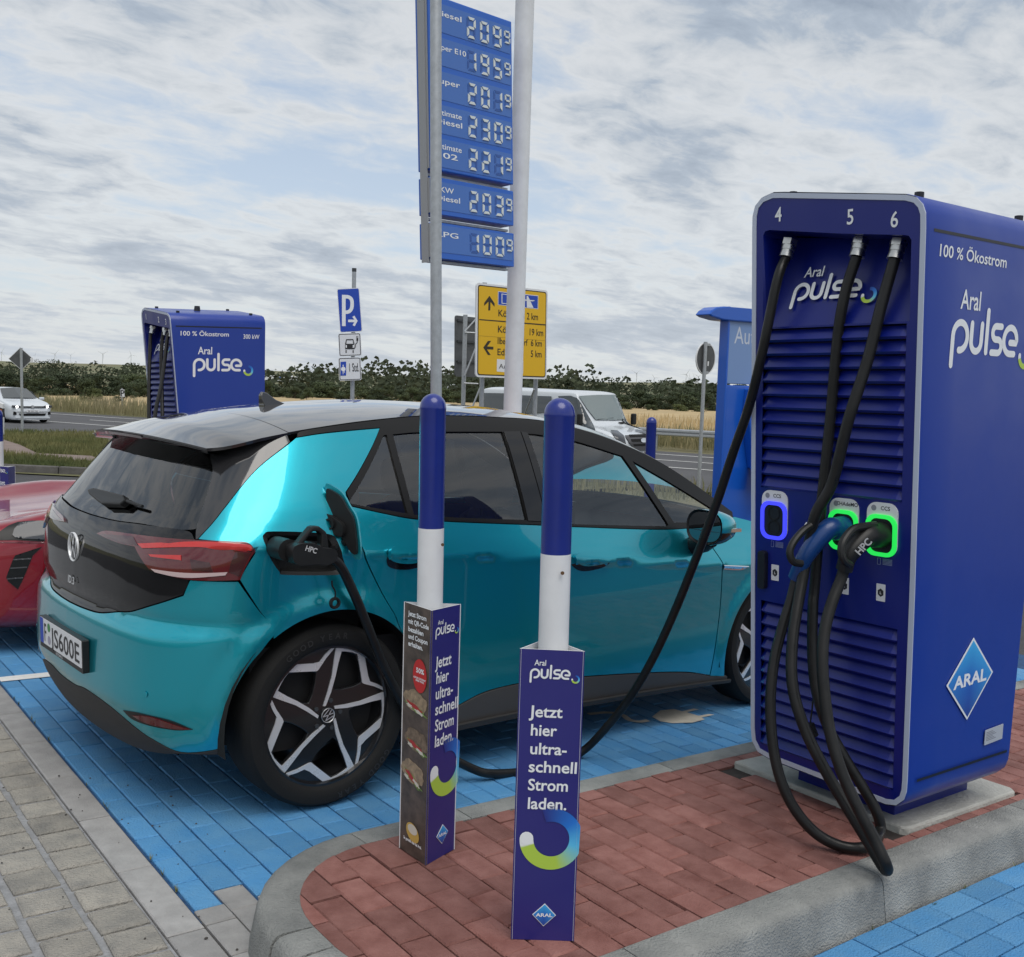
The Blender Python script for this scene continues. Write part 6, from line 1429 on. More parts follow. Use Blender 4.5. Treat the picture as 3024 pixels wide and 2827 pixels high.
def seven(parent, M, x, y, w, h, ch, t):
    s = {'a': [(x+t*.4, y+h), (x+w-t*.4, y+h), (x+w-t*1.2, y+h-t), (x+t*1.2, y+h-t)], 'd': [(x+t*.4, y), (x+w-t*.4, y), (x+w-t*1.2, y+t), (x+t*1.2, y+t)], 'g': [(x+t*.5, y+h/2), (x+t*1.1, y+h/2+t*.5), (x+w-t*1.1, y+h/2+t*.5), (x+w-t*.5, y+h/2), (x+w-t*1.1, y+h/2-t*.5), (x+t*1.1, y+h/2-t*.5)],
         'f': [(x, y+h-t*.3), (x+t, y+h-t*1.3), (x+t, y+h/2+t*.6), (x, y+h/2+t*.15)], 'b': [(x+w, y+h-t*.3), (x+w-t, y+h-t*1.3), (x+w-t, y+h/2+t*.6), (x+w, y+h/2+t*.15)], 'e': [(x, y+t*.3), (x+t, y+t*1.3), (x+t, y+h/2-t*.6), (x, y+h/2-t*.15)], 'c': [(x+w, y+t*.3), (x+w-t, y+t*1.3), (x+w-t, y+h/2-t*.6), (x+w, y+h/2-t*.15)]}
    on = MB(); off = MB()
    for k_, L in s.items():
        c = np.mean(L, axis=0); L2 = [tuple(c+(np.array(p)-c)*.92) for p in L]
        (on if k_ in SEG[ch] else off).prism(L2, M, .002, .012 if k_ in SEG[ch] else .005)
    o = obj('digit', on, 'segment_on', parent)
    if off.v: obj('digit_flap', off, 'segment_off', o)
xend = [362, 396, 356, 366, 366, 352, 340]
rows = [(402, 252, 460, 110, '209', ['Diesel']), (402, 470, 458, 332, '195', ['Super E10']), (398, 692, 455, 550, '201', ['Super']), (397, 912, 452, 768, '230', ['Ultimate', 'Diesel']), (395, 1132, 452, 988, '221', ['Ultimate', '102']), (395, 1412, 450, 1272, '203', ['LKW', 'Diesel']), (398, 1690, 450, 1555, '100', ['LPG'])]
a0 = bd.q(pz_(402, 252)); a1 = bd.q(pz_(460, 252)); b0 = bd.q(pz_(490, 275)); c0 = bd.q(pz_(580, 305)); s0 = bd.q(pz_(650, 290)); s1 = bd.q(pz_(690, 290)); sw0 = bd.q(pz_(655, 205)); sh_ = bd.q(pz_(650, 195))[1]-bd.q(pz_(650, 290))[1]
dw_, pitch_ = a1[0]-a0[0], b0[0]-a0[0]; lx0 = X0+.035
for ri, (x0, yb, x1, yt, num, labs) in enumerate(rows):
    v0 = bd.q(pz_(x0, yb))[1]; v1 = bd.q(pz_(x0, yt))[1]; dh = v1-v0
    wnd = obj('price_window', MB().prism([(X0+.03, v0-.022), (X1-.025, v0-.022), (X1-.025, v1+.03), (X0+.03, v1+.03)], bd.M, .0, .003), 'price_window', sign)
    for k_, ch in enumerate(num): seven(wnd, bd.M, a0[0]+pitch_*k_, v0, dw_, dh, ch, dh*.135)
    seven(wnd, bd.M, s0[0], v0+dh*.32, (s1[0]-s0[0]), dh*.62, '9', dh*.09)
    for k_, l_ in enumerate(labs): text('lettering', l_, 'white_print', wnd, bd.M @ Matrix.Translation((lx0, v0+dh*(.62 if len(labs) == 1 else (.70, .30)[k_]), 0)), dh*.36, bold=.01, h=.005, width=(bd.q(pz_(xend[ri], (yb+yt)/2))[0]-lx0)*(.75 if l_ in ('102', 'LKW') else 1.0))
post(sign, (1513, 1230), 9.55, .086, top_len=8.2, m='bollard_white', name='pole')
lamp = thing('galvanised_pole', 'bare galvanised steel pole in front of the fuel price display', 'pole'); _a, _b = at_depth((1288, 1150), 7.5), at_depth((1287, 0), 7.5); _d = (_b-_a)/np.linalg.norm(_b-_a); obj('shaft', MB().cyl(Vector(_a-_d*(_a[2]+.05)/_d[2]), Vector(_a+_d*5.2), .0415, n=20), 'galvanised', lamp, smooth=True)
# yellow direction sign with its posts
ys = Board(Zm(*Q6, [(40, 65)])[0], Zm(*Q6, [(970, 170)])[0], Zm(*Q6, [(942, 1330)])[0], Zm(*Q6, [(12, 1300)])[0], 18.6, 19.75)
yel = thing('direction_sign', 'large yellow road direction sign with black arrows and distances', 'road sign')
W_, H_ = ys.W, ys.H; obj('panel', MB().prism(rrect(W_, H_, .06), ys.M, -.03, 0), 'white_sheet', yel); obj('panel_face', MB().prism(rrect(W_-.07, H_-.07, .05), ys.M, .0, .003), mat('sign_black', (.03,.022,.01), .5), yel); obj('panel_face', MB().prism(rrect(W_-.11, H_-.11, .04), ys.M, .003, .005), mat('sign_yellow', (.72,.43,.008), .45), yel)
yq = lambda L: [ys.q(p) for p in Zm(*Q6, L)]
def yprint(nm, m, L, h=.007): return obj(nm, MB().sheet(yq(L), ys.M, h), m, yel)
yprint('divider', 'sign_black', [(65, 542), (938, 612), (938, 628), (65, 556)]); yprint('seam', mat('seam', (.45,.27,.01), .6), [(60, 757), (925, 822), (925, 826), (60, 762)])
yprint('arrow', 'sign_black', [(198, 238), (266, 340), (264, 384), (212, 318), (208, 430), (182, 430), (186, 316), (128, 370), (130, 330)]); yprint('arrow', 'sign_black', [(118, 915), (178, 828), (220, 828), (168, 900), (250, 905), (248, 942), (165, 938), (215, 1012), (178, 1012)])
yprint('motorway_panel', 'white_sheet', [(310, 180), (836, 236), (834, 414), (308, 358)], .0065); yprint('motorway_panel', mat('sign_blue', (.012,.06,.42), .45), [(316, 188), (830, 244), (828, 406), (314, 352)], .008)
yprint('motorway_symbol', 'white_sheet', [(648, 232), (664, 234), (660, 392), (642, 390)], .0095); yprint('motorway_symbol', 'white_sheet', [(682, 240), (702, 244), (772, 396), (686, 392)], .0095); yprint('motorway_symbol', 'white_sheet', [(600, 280), (795, 300), (760, 312), (600, 296)], .011); yprint('motorway_number', 'white_sheet', [(355, 210), (460, 222), (460, 352), (355, 340)], .0095); yprint('motorway_number', 'sign_blue', [(365, 220), (450, 232), (450, 342), (365, 330)], .011)
def ytext(s, x, y, x2, cap):
    a = yq([(x, y)])[0]; b = yq([(x2, y+(x2-x)*.075)])[0]; c = yq([(x, y-cap)])[0]; text('lettering', s, 'sign_black', yel, ys.M @ Matrix.Translation((a[0], a[1], 0)), (c[1]-a[1])/.70, bold=.01, width=b[0]-a[0], h=.008)
for s, x, y, x2, cap in (('Könnern', 308, 505, 650, 88), ('2 km', 684, 545, 830, 88), ('Köthen', 302, 715, 590, 88), ('19 km', 708, 752, 885, 88), ('Ilberstedtdorf', 300, 865, 692, 84), ('6 km', 737, 893, 880, 84), ('Edlau', 296, 1012, 500, 86), ('5 km', 735, 1036, 876, 86)): ytext(s, x, y, x2, cap)
yprint('inset_panel', 'white_sheet', [(296, 1066), (640, 1092), (638, 1256), (293, 1228)]); a = yq([(322, 1188)])[0]; text('lettering', 'Autohof', 'sign_black', yel, ys.M @ Matrix.Translation((a[0], a[1], 0)), .125, width=yq([(620, 1205)])[0][0]-a[0], h=.009)
for px, D in (((1422, 1180), 19.05), ((1580, 1190), 19.95)):
    b, L = post(yel, px, D, .045, top_py=834 if px[0] < 1500 else 850)
b1 = at_depth((1545, 1235), 20.2); obj('brace', MB().cyl(Vector(at_depth((1578, 1150), 19.7)), Vector(b1), .018, n=8).cyl(Vector(b1), Vector((b1[0]+.05, b1[1]+.1, relief(b1[0], b1[1])-.05)), .018, n=8), 'galvanised', yel)
# black back of another sign beside it
bs = Board((1346, 932), (1412, 938), (1406, 1115), (1344, 1112), 21.0, 21.6)
bks = thing('sign_back', 'dark back of a road sign with bracing, behind the yellow direction sign', 'road sign'); bd_M = bs.M @ Matrix.Translation((bs.W*.35, 0, 0))
obj('panel', MB().prism(rrect(bs.W*1.7, bs.H, .05), bd_M, -.03, 0), 'sign_back', bks, bevel=.004); post(bks, (1368, 1180), 20.9, .045, top_py=930)
for yy in (-.25, .08, .42): obj('panel_rail', MB().box((0, bs.H*yy, .02), (bs.W*1.6, .04, .03), M=bd_M), 'dark_metal', bks)
for A_, B_ in (((1372, 1110), (1408, 1020)), ((1372, 980), (1408, 940)), ((1372, 982), (1410, 984)), ((1370, 1132), (1412, 1134)), ((1390, 1215), (1420, 1140))): obj('brace', MB().cyl(Vector(at_depth(A_, 20.8)), Vector(at_depth(B_, 20.9)), .018, n=8), 'galvanised', bks)
# parking signs
pk = thing('parking_sign', 'blue P sign with arrow above two white charging plates on one post', 'road sign'); P3 = ((940, 780), 4.2236)
b_, L_ = post(pk, (1040, 1190), 14.75, .030, top_py=803, cap=True)
def plate_(corners, face, border, nm):
    B = Board(*[Zm(*P3, [c])[0] for c in corners], 14.62, 14.66); obj(nm, MB().prism(rrect(B.W, B.H, .025), B.M, -.012, 0), 'white_sheet', pk)
    if border: obj('plate_border', MB().prism(rrect(B.W-.016, B.H-.016, .022), B.M, .0, .0015, [rrect(B.W-.034, B.H-.034, .015)]), 'black_print', pk)
    elif face: obj('plate_face', MB().prism(rrect(B.W-.018, B.H-.018, .02), B.M, .0, .002), face, pk)
    return B
B1 = plate_(((250, 312), (530, 296), (530, 842), (252, 855)), 'sign_blue', False, 'plate'); B2 = plate_(((252, 868), (534, 858), (534, 1144), (254, 1152)), None, True, 'plate'); B3 = plate_(((254, 1170), (534, 1162), (534, 1448), (256, 1456)), None, True, 'plate')
a = B1.q(Zm(*P3, [(300, 772)])[0]); mb = MB(); e = lambda B, L: [B.q(p) for p in Zm(*P3, L)]
ribbon(mb, e(B1, [(318, 775), (318, 385)]), .052, B1.M, .004, True); ribbon(mb, [tuple(p) for p in catmull(e(B1, [(318, 412), (370, 410), (412, 440), (422, 500), (410, 565), (372, 598), (318, 602)]), 5)], .050, B1.M, .0042, True); obj('letter_p', mb, 'white_print', pk)
mb = MB(); ribbon(mb, e(B1, [(372, 710), (465, 710)]), .036, B1.M, .004, True); ribbon(mb, e(B1, [(437, 652), (476, 710), (440, 770)]), .034, B1.M, .0042, True); obj('arrow', mb, 'white_print', pk)
mb = MB(); mb.sheet(e(B2, [(335, 1005), (350, 995), (435, 995), (450, 1005), (450, 1062), (335, 1062)]), B2.M, .004); mb.sheet(e(B2, [(340, 1075), (354, 1075), (354, 1108), (340, 1108)]), B2.M, .004); mb.sheet(e(B2, [(428, 1075), (442, 1075), (442, 1108), (428, 1108)]), B2.M, .004); ribbon(mb, e(B2, [(340, 1000), (352, 944), (432, 942), (446, 1000)]), .016, B2.M, .0042, True)
ribbon(mb, [tuple(p) for p in catmull(e(B2, [(448, 1055), (462, 1035), (466, 1000), (484, 980), (487, 955)]), 4)], .010, B2.M, .0042, True); mb.sheet(e(B2, [(474, 925), (500, 925), (498, 955), (487, 965), (476, 955)]), B2.M, .0045); ribbon(mb, e(B2, [(480, 925), (480, 898)]), .008, B2.M, .0045, True); ribbon(mb, e(B2, [(494, 925), (494, 898)]), .008, B2.M, .0045, True); obj('car_symbol', mb, 'black_print', pk)
mb = MB(); mb.sheet(e(B2, [(341, 1010), (356, 1012), (356, 1045), (343, 1045)]), B2.M, .0055); mb.sheet(e(B2, [(430, 1012), (446, 1010), (446, 1045), (430, 1045)]), B2.M, .0055); obj('symbol_lamps', mb, 'white_print', pk)
obj('disc_symbol', MB().sheet(e(B3, [(278, 1220), (347, 1217), (347, 1390), (278, 1393)]), B3.M, .004), 'sign_blue', pk); mb = MB(); mb.sheet(e(B3, [(304, 1258), (318, 1258), (314, 1290), (308, 1290)]), B3.M, .0055); c_ = e(B3, [(312, 1310)])[0]; mb.sheet(ring(c_[0], c_[1], .032, 14), B3.M, .0055); obj('disc_mark', mb, 'white_print', pk)
a = e(B3, [(302, 1378)])[0]; text('lettering', 'P', 'white_print', pk, B3.M @ Matrix.Translation((a[0], a[1], 0)), .07, h=.006); a = e(B3, [(378, 1342)])[0]; text('lettering', '1 Std.', 'black_print', pk, B3.M @ Matrix.Translation((a[0], a[1], 0)), .17, bold=.006, width=e(B3, [(498, 1342)])[0][0]-a[0], h=.004)
# round sign back, diamond sign back, small P sign, delineator
rsn = thing('round_sign', 'back of a round road sign on a grey post by the blue kiosk', 'road sign'); RG = ((2000, 880), 2.815)
b_, L_ = post(rsn, (2070, 1300), 22.0, .040, top_py=1010); ctr = at_depth(Zm(*RG, [(236, 505)])[0], 22.06); rM = fr(ctr, rt, np.array(GUP)); hwid = abs(Zm(*RG, [(322, 505)])[0][0]-Zm(*RG, [(148, 505)])[0][0])/2/FPX*22; hhgt = 130/2.815/FPX*22
el_ = [(hwid*math.cos(R(a))*1.0, hhgt*math.sin(R(a))) for a in range(0, 360, 10)]; rM2 = fr(ctr, Vector(rt)*.72+Vector(fw)*.69, GUP); obj('disc', MB().prism(ring(0, 0, hhgt, 40), rM2, -.012, .0), 'sign_back', rsn); obj('disc_rim', MB().prism(ring(0, 0, hhgt*1.02, 40), rM2, -.018, .010, [ring(0, 0, hhgt*.97, 40)]), 'white_sheet', rsn)
obj('sticker', MB().prism(rrect(.05, .10, .004), rM2 @ Matrix.Translation((.10, -.10, 0)), .001, .004), 'white_sheet', rsn); obj('clamp', MB().box((0, hhgt*.88, .03), (.12, .05, .06), M=rM2).box((0, -hhgt*.88, .03), (.12, .05, .06), M=rM2), 'galvanised', rsn)
dsn = thing('diamond_sign', 'back of a diamond-shaped road sign on a post in the grass verge', 'road sign'); z1_ = ((0, 900), 3.378)
b_, L_ = post(dsn, Zm(*z1_, [(218, 900)])[0], 35.0, .045, top_py=900+432/3.378)
ctr = at_depth(Zm(*z1_, [(207, 540)])[0], 35.1); hd_ = 108/3.378/FPX*35; dM = fr(ctr, rt, GUP); obj('panel', MB().prism([(0, hd_), (-hd_*1.1, 0), (0, -hd_), (hd_*1.1, 0)], dM, -.015, 0), 'sign_back', dsn, bevel=.01); obj('panel_edge', MB().prism([(0, hd_*1.05), (-hd_*1.15, 0), (0, -hd_*1.05), (hd_*1.15, 0)], dM, -.02, -.004), 'white_sheet', dsn); obj('sticker', MB().prism(rrect(.10, .16, .004), dM @ Matrix.Translation((.38, -.05, 0)), .001, .004), 'white_sheet', dsn)
psn = thing('small_parking_sign', 'small white P plate on a short post across the road', 'road sign'); post(psn, Zm(*z1_, [(1217, 990)])[0], 58, .045, top_py=900+835/3.378)
ctr = at_depth(Zm(*z1_, [(1220, 884)])[0], 57.9); pM = fr(ctr, rt, GUP); obj('plate', MB().prism(rrect(42/3.378/FPX*58, 74/3.378/FPX*58, .02), pM, -.02, 0), 'white_sheet', psn); text('lettering', 'P', 'black_print', psn, pM @ Matrix.Translation((0, -.17, 0)), .50, 'CENTER', bold=.02, h=.004)
dp_ = thing('delineator_post', 'white roadside delineator post with black band at the verge', 'post'); P = at_depth((4, 1290), 31); b = np.array([P[0], P[1], relief(P[0], P[1])]); M = Matrix.Translation(b) @ fr((0, 0, 0), (-FWXY[1]*-1, -FWXY[0], 0), tuple(GUP)); Hh = h_on(b, 1187)
obj('shaft', MB().prism([(-.06, -.1), (.06, -.1), (.06, Hh-.06), (-.06, Hh)], M, -.06, .06), 'white_sheet', dp_, bevel=.01); obj('band', MB().prism([(-.062, Hh*.62), (.062, Hh*.58), (.062, Hh*.82), (-.062, Hh*.86)], M, -.062, .062), 'black_print', dp_); obj('reflector', MB().box((.02, Hh*.72, .064), (.05, .18, .006), M=M), mat('reflector_amber', (.35,.10,.02), .3), dp_)
# bollard with sleeve at the far island
bb = np.array([1.735, 9.22, KZ]); 
o, _, _ = bollard('blue and white bollard in the sleeve behind the red saloon', bb, project(bb+np.array(GUP)*1.22)[1], project(bb+np.array(GUP)*.95)[1], .05)
Pr = at_depth((32, 1540), depth_of(bb)-.05); sA = (Pr[0]-.16, Pr[1]+.02); A2 = (Pr[0]-.095, Pr[1]+.125); B2_ = (Pr[0], Pr[1]); C2 = (Pr[0]+.08, Pr[1]+.15)
s3, _, o3 = sleeve('navy advertising sleeve partly seen behind the red saloon', A2, B2_, C2, 1376, {})
M3, f3 = face_tools(A2, B2_, o3); pulse_logo(s3, M3 @ Matrix.Translation((.012, .70, 0)), .026, .0015)
for k_, w_ in enumerate(('Jetzt', 'hier', 'ultra-', 'schnell', 'Strom', 'laden.')): text('slogan', w_, 'white_print', s3, M3 @ Matrix.Translation((.018, .60-.052*k_, 0)), .045, bold=.018, h=.0015, width=.018*len(w_)+.01)
struct('far_island', MB().prism([(1.15, 8.55), (7, 8.55), (7, 9.65), (1.15, 9.65)], I4, -.02, KZ-.004), 'red_brick', bevel=.02)
# blue service kiosk
mat('kiosk_blue', (.006,.095,.50), .32, coat=.4); mat('kiosk_panel', (.16,.27,.52), .35, coat=.3)
ko = thing('service_kiosk', 'tall blue forecourt service kiosk with a curved canopy', 'kiosk'); KD = 15.0
kc = at_depth(Zm(*RG, [(444, 190)])[0], KD); kb_ = np.array(kc)
while kb_[2] > -.02: kb_ = kb_-np.array(GUP)*.02
KM = fr(kb_, Vector((1, 0, .0413)), Vector((0, 1, .012))); KM = Matrix.Translation(Vector(kb_)) @ KM.to_3x3().to_4x4(); KH = h_on(kb_, Zm(*RG, [(400, 72)])[0][1])
zt_ = KH; zs_ = h_on(kb_, Zm(*RG, [(410, 722)])[0][1])
obj('column', MB().box((-.02, .085, zt_/2), (.04, .17, zt_), M=KM), 'kiosk_blue', ko, bevel=.012)
obj('cabinet', MB().box((.62, .09, zs_/2), (1.24, .15, zs_-.01), M=KM), 'kiosk_blue', ko, bevel=.015); obj('fascia', MB().box((.62, .09, (zs_+zt_)/2), (1.24, .15, zt_-zs_-.03), M=KM), 'kiosk_panel', ko, bevel=.01)
obj('console', MB().prism([(.40, zs_-.05), (1.1, zs_-.05), (1.1, zs_-1.25), (.55, zs_-1.25), (.36, zs_-.5)], KM @ Matrix(((1, 0, 0, 0), (0, 0, -1, .02), (0, 1, 0, 0), (0, 0, 0, 1))), .0, .16), 'kiosk_blue', ko, bevel=.02)
obj('bucket', MB().lathe([(0, .62), (.14, .62), (.17, .95), (.185, .96), (.185, .98), (.15, .98), (.12, .66)], KM @ Matrix.Translation((.62, -.22, 0)), 20), 'kiosk_blue', ko, smooth=True)
wing = [(-.50, -.135), (-.43, -.07), (-.33, -.02), (-.18, .0), (1.5, .02), (1.5, -.19), (.02, -.20), (-.20, -.195), (-.42, -.165)]
obj('canopy', MB().prism(wing, KM @ Matrix(((1, 0, 0, 0), (0, 0, -1, .09), (0, 1, 0, zt_-.01), (0, 0, 0, 1))), -.16, .12), 'kiosk_blue', ko, bevel=.02)
a = KM.inverted() @ Vector(on_plane(Zm(*RG, [(472, 378)])[0], KM @ Vector((0, .018, 0)), np.array(KM.to_3x3() @ Vector((0, -1, 0))))); text('lettering', 'Autowäsche', mat('fascia_print', (.55,.60,.70), .5), ko, KM @ Matrix(((1, 0, 0, a.x), (0, 0, -1, .018), (0, 1, 0, a.z), (0, 0, 0, 1))), .36, xs=.85, h=.004)
# guard rail
gr3 = thing('guard_rail', 'galvanised guard rail along the far side of the road', 'guard rail')
def rp3(o, s): q = rp+rdir*s+rn*o; return np.array([q[0], q[1], relief(q[0], q[1])])
mb = MB(); sts = np.arange(-16, 46, 4.0); prf = [(0, .50), (-.05, .54), (-.05, .60), (0, .64), (-.05, .68), (-.05, .74), (0, .78)]
for s_ in sts: q = rp3(8.6, s_); mb.v += [(q[0]+rn[0]*o, q[1]+rn[1]*o, q[2]+z) for o, z in prf]
for i in range(len(sts)-1): mb.f += [(i*7+k, (i+1)*7+k, (i+1)*7+k+1, i*7+k+1) for k in range(6)]
obj('beam', mb, 'galvanised', gr3, smooth=True)
for s_ in sts: q = rp3(8.68, s_); obj('post', MB().box((q[0], q[1], q[2]+.3), (.07, .1, .85), math.atan2(rdir[1], rdir[0])), 'galvanised', gr3)
# lorry and cars on the far road
lor = thing('articulated_lorry', 'white box lorry on the distant road behind the trees', 'lorry'); lp = at_depth((822, 1117), 330); LMx = fr(lp, rt, GUP); LMx.translation = Vector(lp)
obj('trailer', MB().box((0, 0, 0), (78/FPX*330*1.05, 15.5/FPX*330, 2.4), M=LMx), 'white_sheet', lor); obj('trailer_sign', MB().box((.6, 0, 1.21), (2.6, .7, .01), M=LMx), 'sign_blue', lor); obj('cab', MB().box((5.2, -.25, 0), (1.6, 1.5, 2.3), M=LMx), 'white_sheet', lor, bevel=.2); obj('chassis', MB().box((0, -1.15, 0), (9, .5, 2.2), M=LMx), 'dark_metal', lor)
for k_, (px, D, lab) in enumerate((((1200, 1142), 260, 'white car on the distant road left of the galvanised pole'), ((1347, 1143), 260, 'white van on the distant road right of the galvanised pole'))):
    o = thing('distant_vehicle', lab, 'car'); P = at_depth(px, D); M = fr(P, rt, GUP); Ln = 26/FPX*D; obj('body', MB().prism([(-Ln, -.5), (Ln, -.5), (Ln, .05), (Ln*.5, .12), (Ln*.25, .62), (-Ln*.6, .66), (-Ln, .15)], M, -.8, .8), 'white_car', o, bevel=.08); obj('side_window', MB().prism([(-Ln*.6, .15), (Ln*.35, .12), (Ln*.2, .52), (-Ln*.55, .55)], M, .8, .82), 'screen_glass', o)
# ------------------------------------------------------------------ trees, hedges, grass, turbines
def leafmat(name, c0, c1):
    m = mat(name, c0, .75, var=.3, vscale=.5, col2=c1, rnd=.18); return m
leafmat('leaf_dark', (.028,.046,.020), (.055,.080,.032)); leafmat('leaf_mid', (.042,.066,.024), (.085,.11,.042)); leafmat('leaf_light', (.075,.105,.034), (.13,.15,.055)); mat('bark', (.07,.055,.045), .9)
def crown_mesh(seed, n, h, w, leaf, low=.12, lumps=11):
    r_ = np.random.RandomState(seed); mb = MB(); L = []
    for i in range(lumps):
        a = r_.uniform(0, 2*math.pi); zz = h*(low+.16+(.74-low)*r_.rand()); rr_ = w*.5*r_.rand()**.6*(1-.55*max(0, (zz/h-.55)/.45)); L.append((rr_*math.cos(a), rr_*math.sin(a), zz, w*.5*r_.uniform(.36, .58), h*r_.uniform(.11, .19)))
    L.append((0, 0, h*.80, w*.26, h*.20))
    for k in range(n):
        c = L[r_.randint(len(L))]; v = r_.normal(size=3); v /= np.linalg.norm(v); rad = r_.uniform(.55, 1.05)
        p = np.array([c[0]+v[0]*c[3]*rad, c[1]+v[1]*c[3]*rad, c[2]+v[2]*c[4]*rad]); s_ = leaf*r_.uniform(.5, 1.3)
        nrm_ = v+r_.normal(size=3)*.55; nrm_ /= np.linalg.norm(nrm_); u = np.cross(nrm_, (.3, .2, 1)); u /= np.linalg.norm(u)+1e-9; w_ = np.cross(nrm_, u)
        a = r_.uniform(0, 6.28); u2 = u*math.cos(a)+w_*math.sin(a); w2 = -u*math.sin(a)+w_*math.cos(a)
        mb.add([p-u2*s_*.5, p+w2*s_*.32, p+u2*s_*.55, p-w2*s_*.34], [(0, 1, 2, 3)])
    me = bpy.data.meshes.new('crown'); me.from_pydata(mb.v, [], mb.f); return me
def trunk_mesh(seed, h, r):
    r_ = np.random.RandomState(seed); mb = MB(); top = (r_.uniform(-.2, .2), r_.uniform(-.2, .2), h*.6); mb.tube([(0, 0, -.3), (top[0]*.3, top[1]*.3, h*.25), top], [r, r*.8, r*.35], 7)
    for k in range(5):
        a = 2*math.pi*k/5+r_.rand(); z = h*r_.uniform(.22, .5); mb.tube([(top[0]*z/h, top[1]*z/h, z), (h*.16*math.cos(a), h*.16*math.sin(a), z+h*.14), (h*.24*math.cos(a), h*.24*math.sin(a), z+h*.26)], [r*.5, r*.3, r*.1], 5)
    me = bpy.data.meshes.new('trunk'); me.from_pydata(mb.v, [], mb.f); me.materials.append(MATS['bark']); return me
PROTO = []
for s_, (h, w, lf, low) in enumerate(((7, 6.5, .40, .05), (8, 7, .43, .08), (6, 7.5, .40, .02), (7.5, 5.5, .37, .10), (5.0, 6.5, .37, .0))):
    cm = {m_: None for m_ in ('leaf_dark', 'leaf_mid', 'leaf_light')}
    for m_ in cm: me = crown_mesh(40+s_, 3600, h, w, lf, low); me.materials.append(MATS[m_]); cm[m_] = me
    PROTO.append((h, cm, trunk_mesh(60+s_, h, .16)))
def tree(px_base, D, h_px, m_, k_, label, group, wide=1.0):
    P = at_depth(px_base, D); z = relief(P[0], P[1]); Hm = h_px/FPX*D; h0, cm, tm = PROTO[k_ % 5]; s_ = Hm/h0
    o = thing('tree', label, 'tree', (P[0], P[1], z-.3), random.uniform(0, 6.28), group); o.scale = (s_*wide, s_*wide, s_)
    inst(tm, 'trunk', I4, o); inst(cm[m_], 'crown', I4, o); return o
# hedge row beyond the wheat on the right
for i in range(30):
    x = 1500+21*i+random.uniform(-6, 6); hp = random.uniform(42, 64)*(1.0 if x > 1660 else .75)
    tree((x, 1180), random.uniform(128, 150), hp, random.choice(['leaf_dark', 'leaf_dark', 'leaf_mid']), i, 'dark broadleaf tree in the hedge row behind the wheat field', 'hedge row behind the wheat field', 1.15)
for x, hp, m_ in ((1740, 46, 'leaf_mid'), (2010, 30, 'leaf_light'), (2060, 28, 'leaf_light'), (1850, 32, 'leaf_mid'), (1690, 40, 'leaf_mid'), (1930, 26, 'leaf_mid')): tree((x, 1188), 120, hp, m_, 4, 'low rounded bush at the foot of the hedge row', 'bushes below the hedge row', 1.3)
# middle: dense scrub
for i in range(30):
    x = 770+24*i+random.uniform(-8, 8); tree((x, 1172), random.uniform(120, 165), random.uniform(36, 58), random.choice(['leaf_dark', 'leaf_mid', 'leaf_mid']), i+2, 'green tree in the dense scrub behind the parking signs', 'scrub behind the parking signs', 1.2)
# left: larger trees across the road
for i in range(16):
    x = -40+32*i+random.uniform(-10, 10); tree((x, 1168), random.uniform(95, 130), random.uniform(52, 80), random.choice(['leaf_dark', 'leaf_dark', 'leaf_mid']), i+1, 'leafy tree across the road behind the white estate car', 'trees across the road', 1.25)
for x, y, hp, m_ in ((283, 1192, 52, 'leaf_light'), (120, 1190, 40, 'leaf_mid'), (250, 1150, 80, 'leaf_mid'), (365, 1175, 70, 'leaf_dark')): tree((x, y), 78, hp, m_, 3, 'bright green bush beside the tall dry grass', 'bushes beside the dry grass', 1.2)
# far woods on the hills: one mass
r_ = np.random.RandomState(5); mb = MB()
def leafquad(p, s_, rr=r_):
    v = rr.normal(size=3); v[2] = abs(v[2])*.5; v /= np.linalg.norm(v); u = np.cross(v, (0.1, .2, 1)); u /= np.linalg.norm(u); w_ = np.cross(v, u); mb.add([p-u*s_, p-w_*s_*.7, p+u*s_, p+w_*s_*.7], [(0, 1, 2, 3)])
for k in range(900):
    D = 175+650*r_.rand()**1.5; lat = (r_.rand()-.5)*1.35*D; x, y = FWXY*D+np.array([FWXY[1], -FWXY[0]])*lat
    if hnoise(x*4.0, y*4.0)+.35*math.sin(x*.05)*math.cos(y*.06) < -.05: continue
    z = relief(x, y); H_ = r_.uniform(4, 7.5); W_r = r_.uniform(2.5, 4.5)
    for q in range(85):
        v = r_.normal(size=3); v /= np.linalg.norm(v); leafquad(np.array([x+v[0]*W_r, y+v[1]*W_r, z+H_*.5+v[2]*H_*.5]), r_.uniform(.28, .55)*(1+D/1400))
stuff('far_woods', mb, mat('far_leaf', (.035,.055,.025), .85, var=.4, vscale=.05, col2=(.06,.075,.04)), label='distant dark woods and hedges covering the low hills', cat='woods')
mb = MB()
for k in range(170):
    D = 1500+1500*r_.rand(); lat = (r_.rand()-.5)*1.3*D; x, y = FWXY*D+np.array([FWXY[1], -FWXY[0]])*lat; z = relief(x, y); W_r = r_.uniform(3, 9)
    for q in range(14):
        v = r_.normal(size=3); v /= np.linalg.norm(v); leafquad(np.array([x+v[0]*W_r, y+v[1]*W_r, z+3+v[2]*4]), r_.uniform(1.0, 1.8))
stuff('skyline_trees', mb, 'far_leaf', label='scattered tiny trees along the skyline of the far hills', cat='trees')
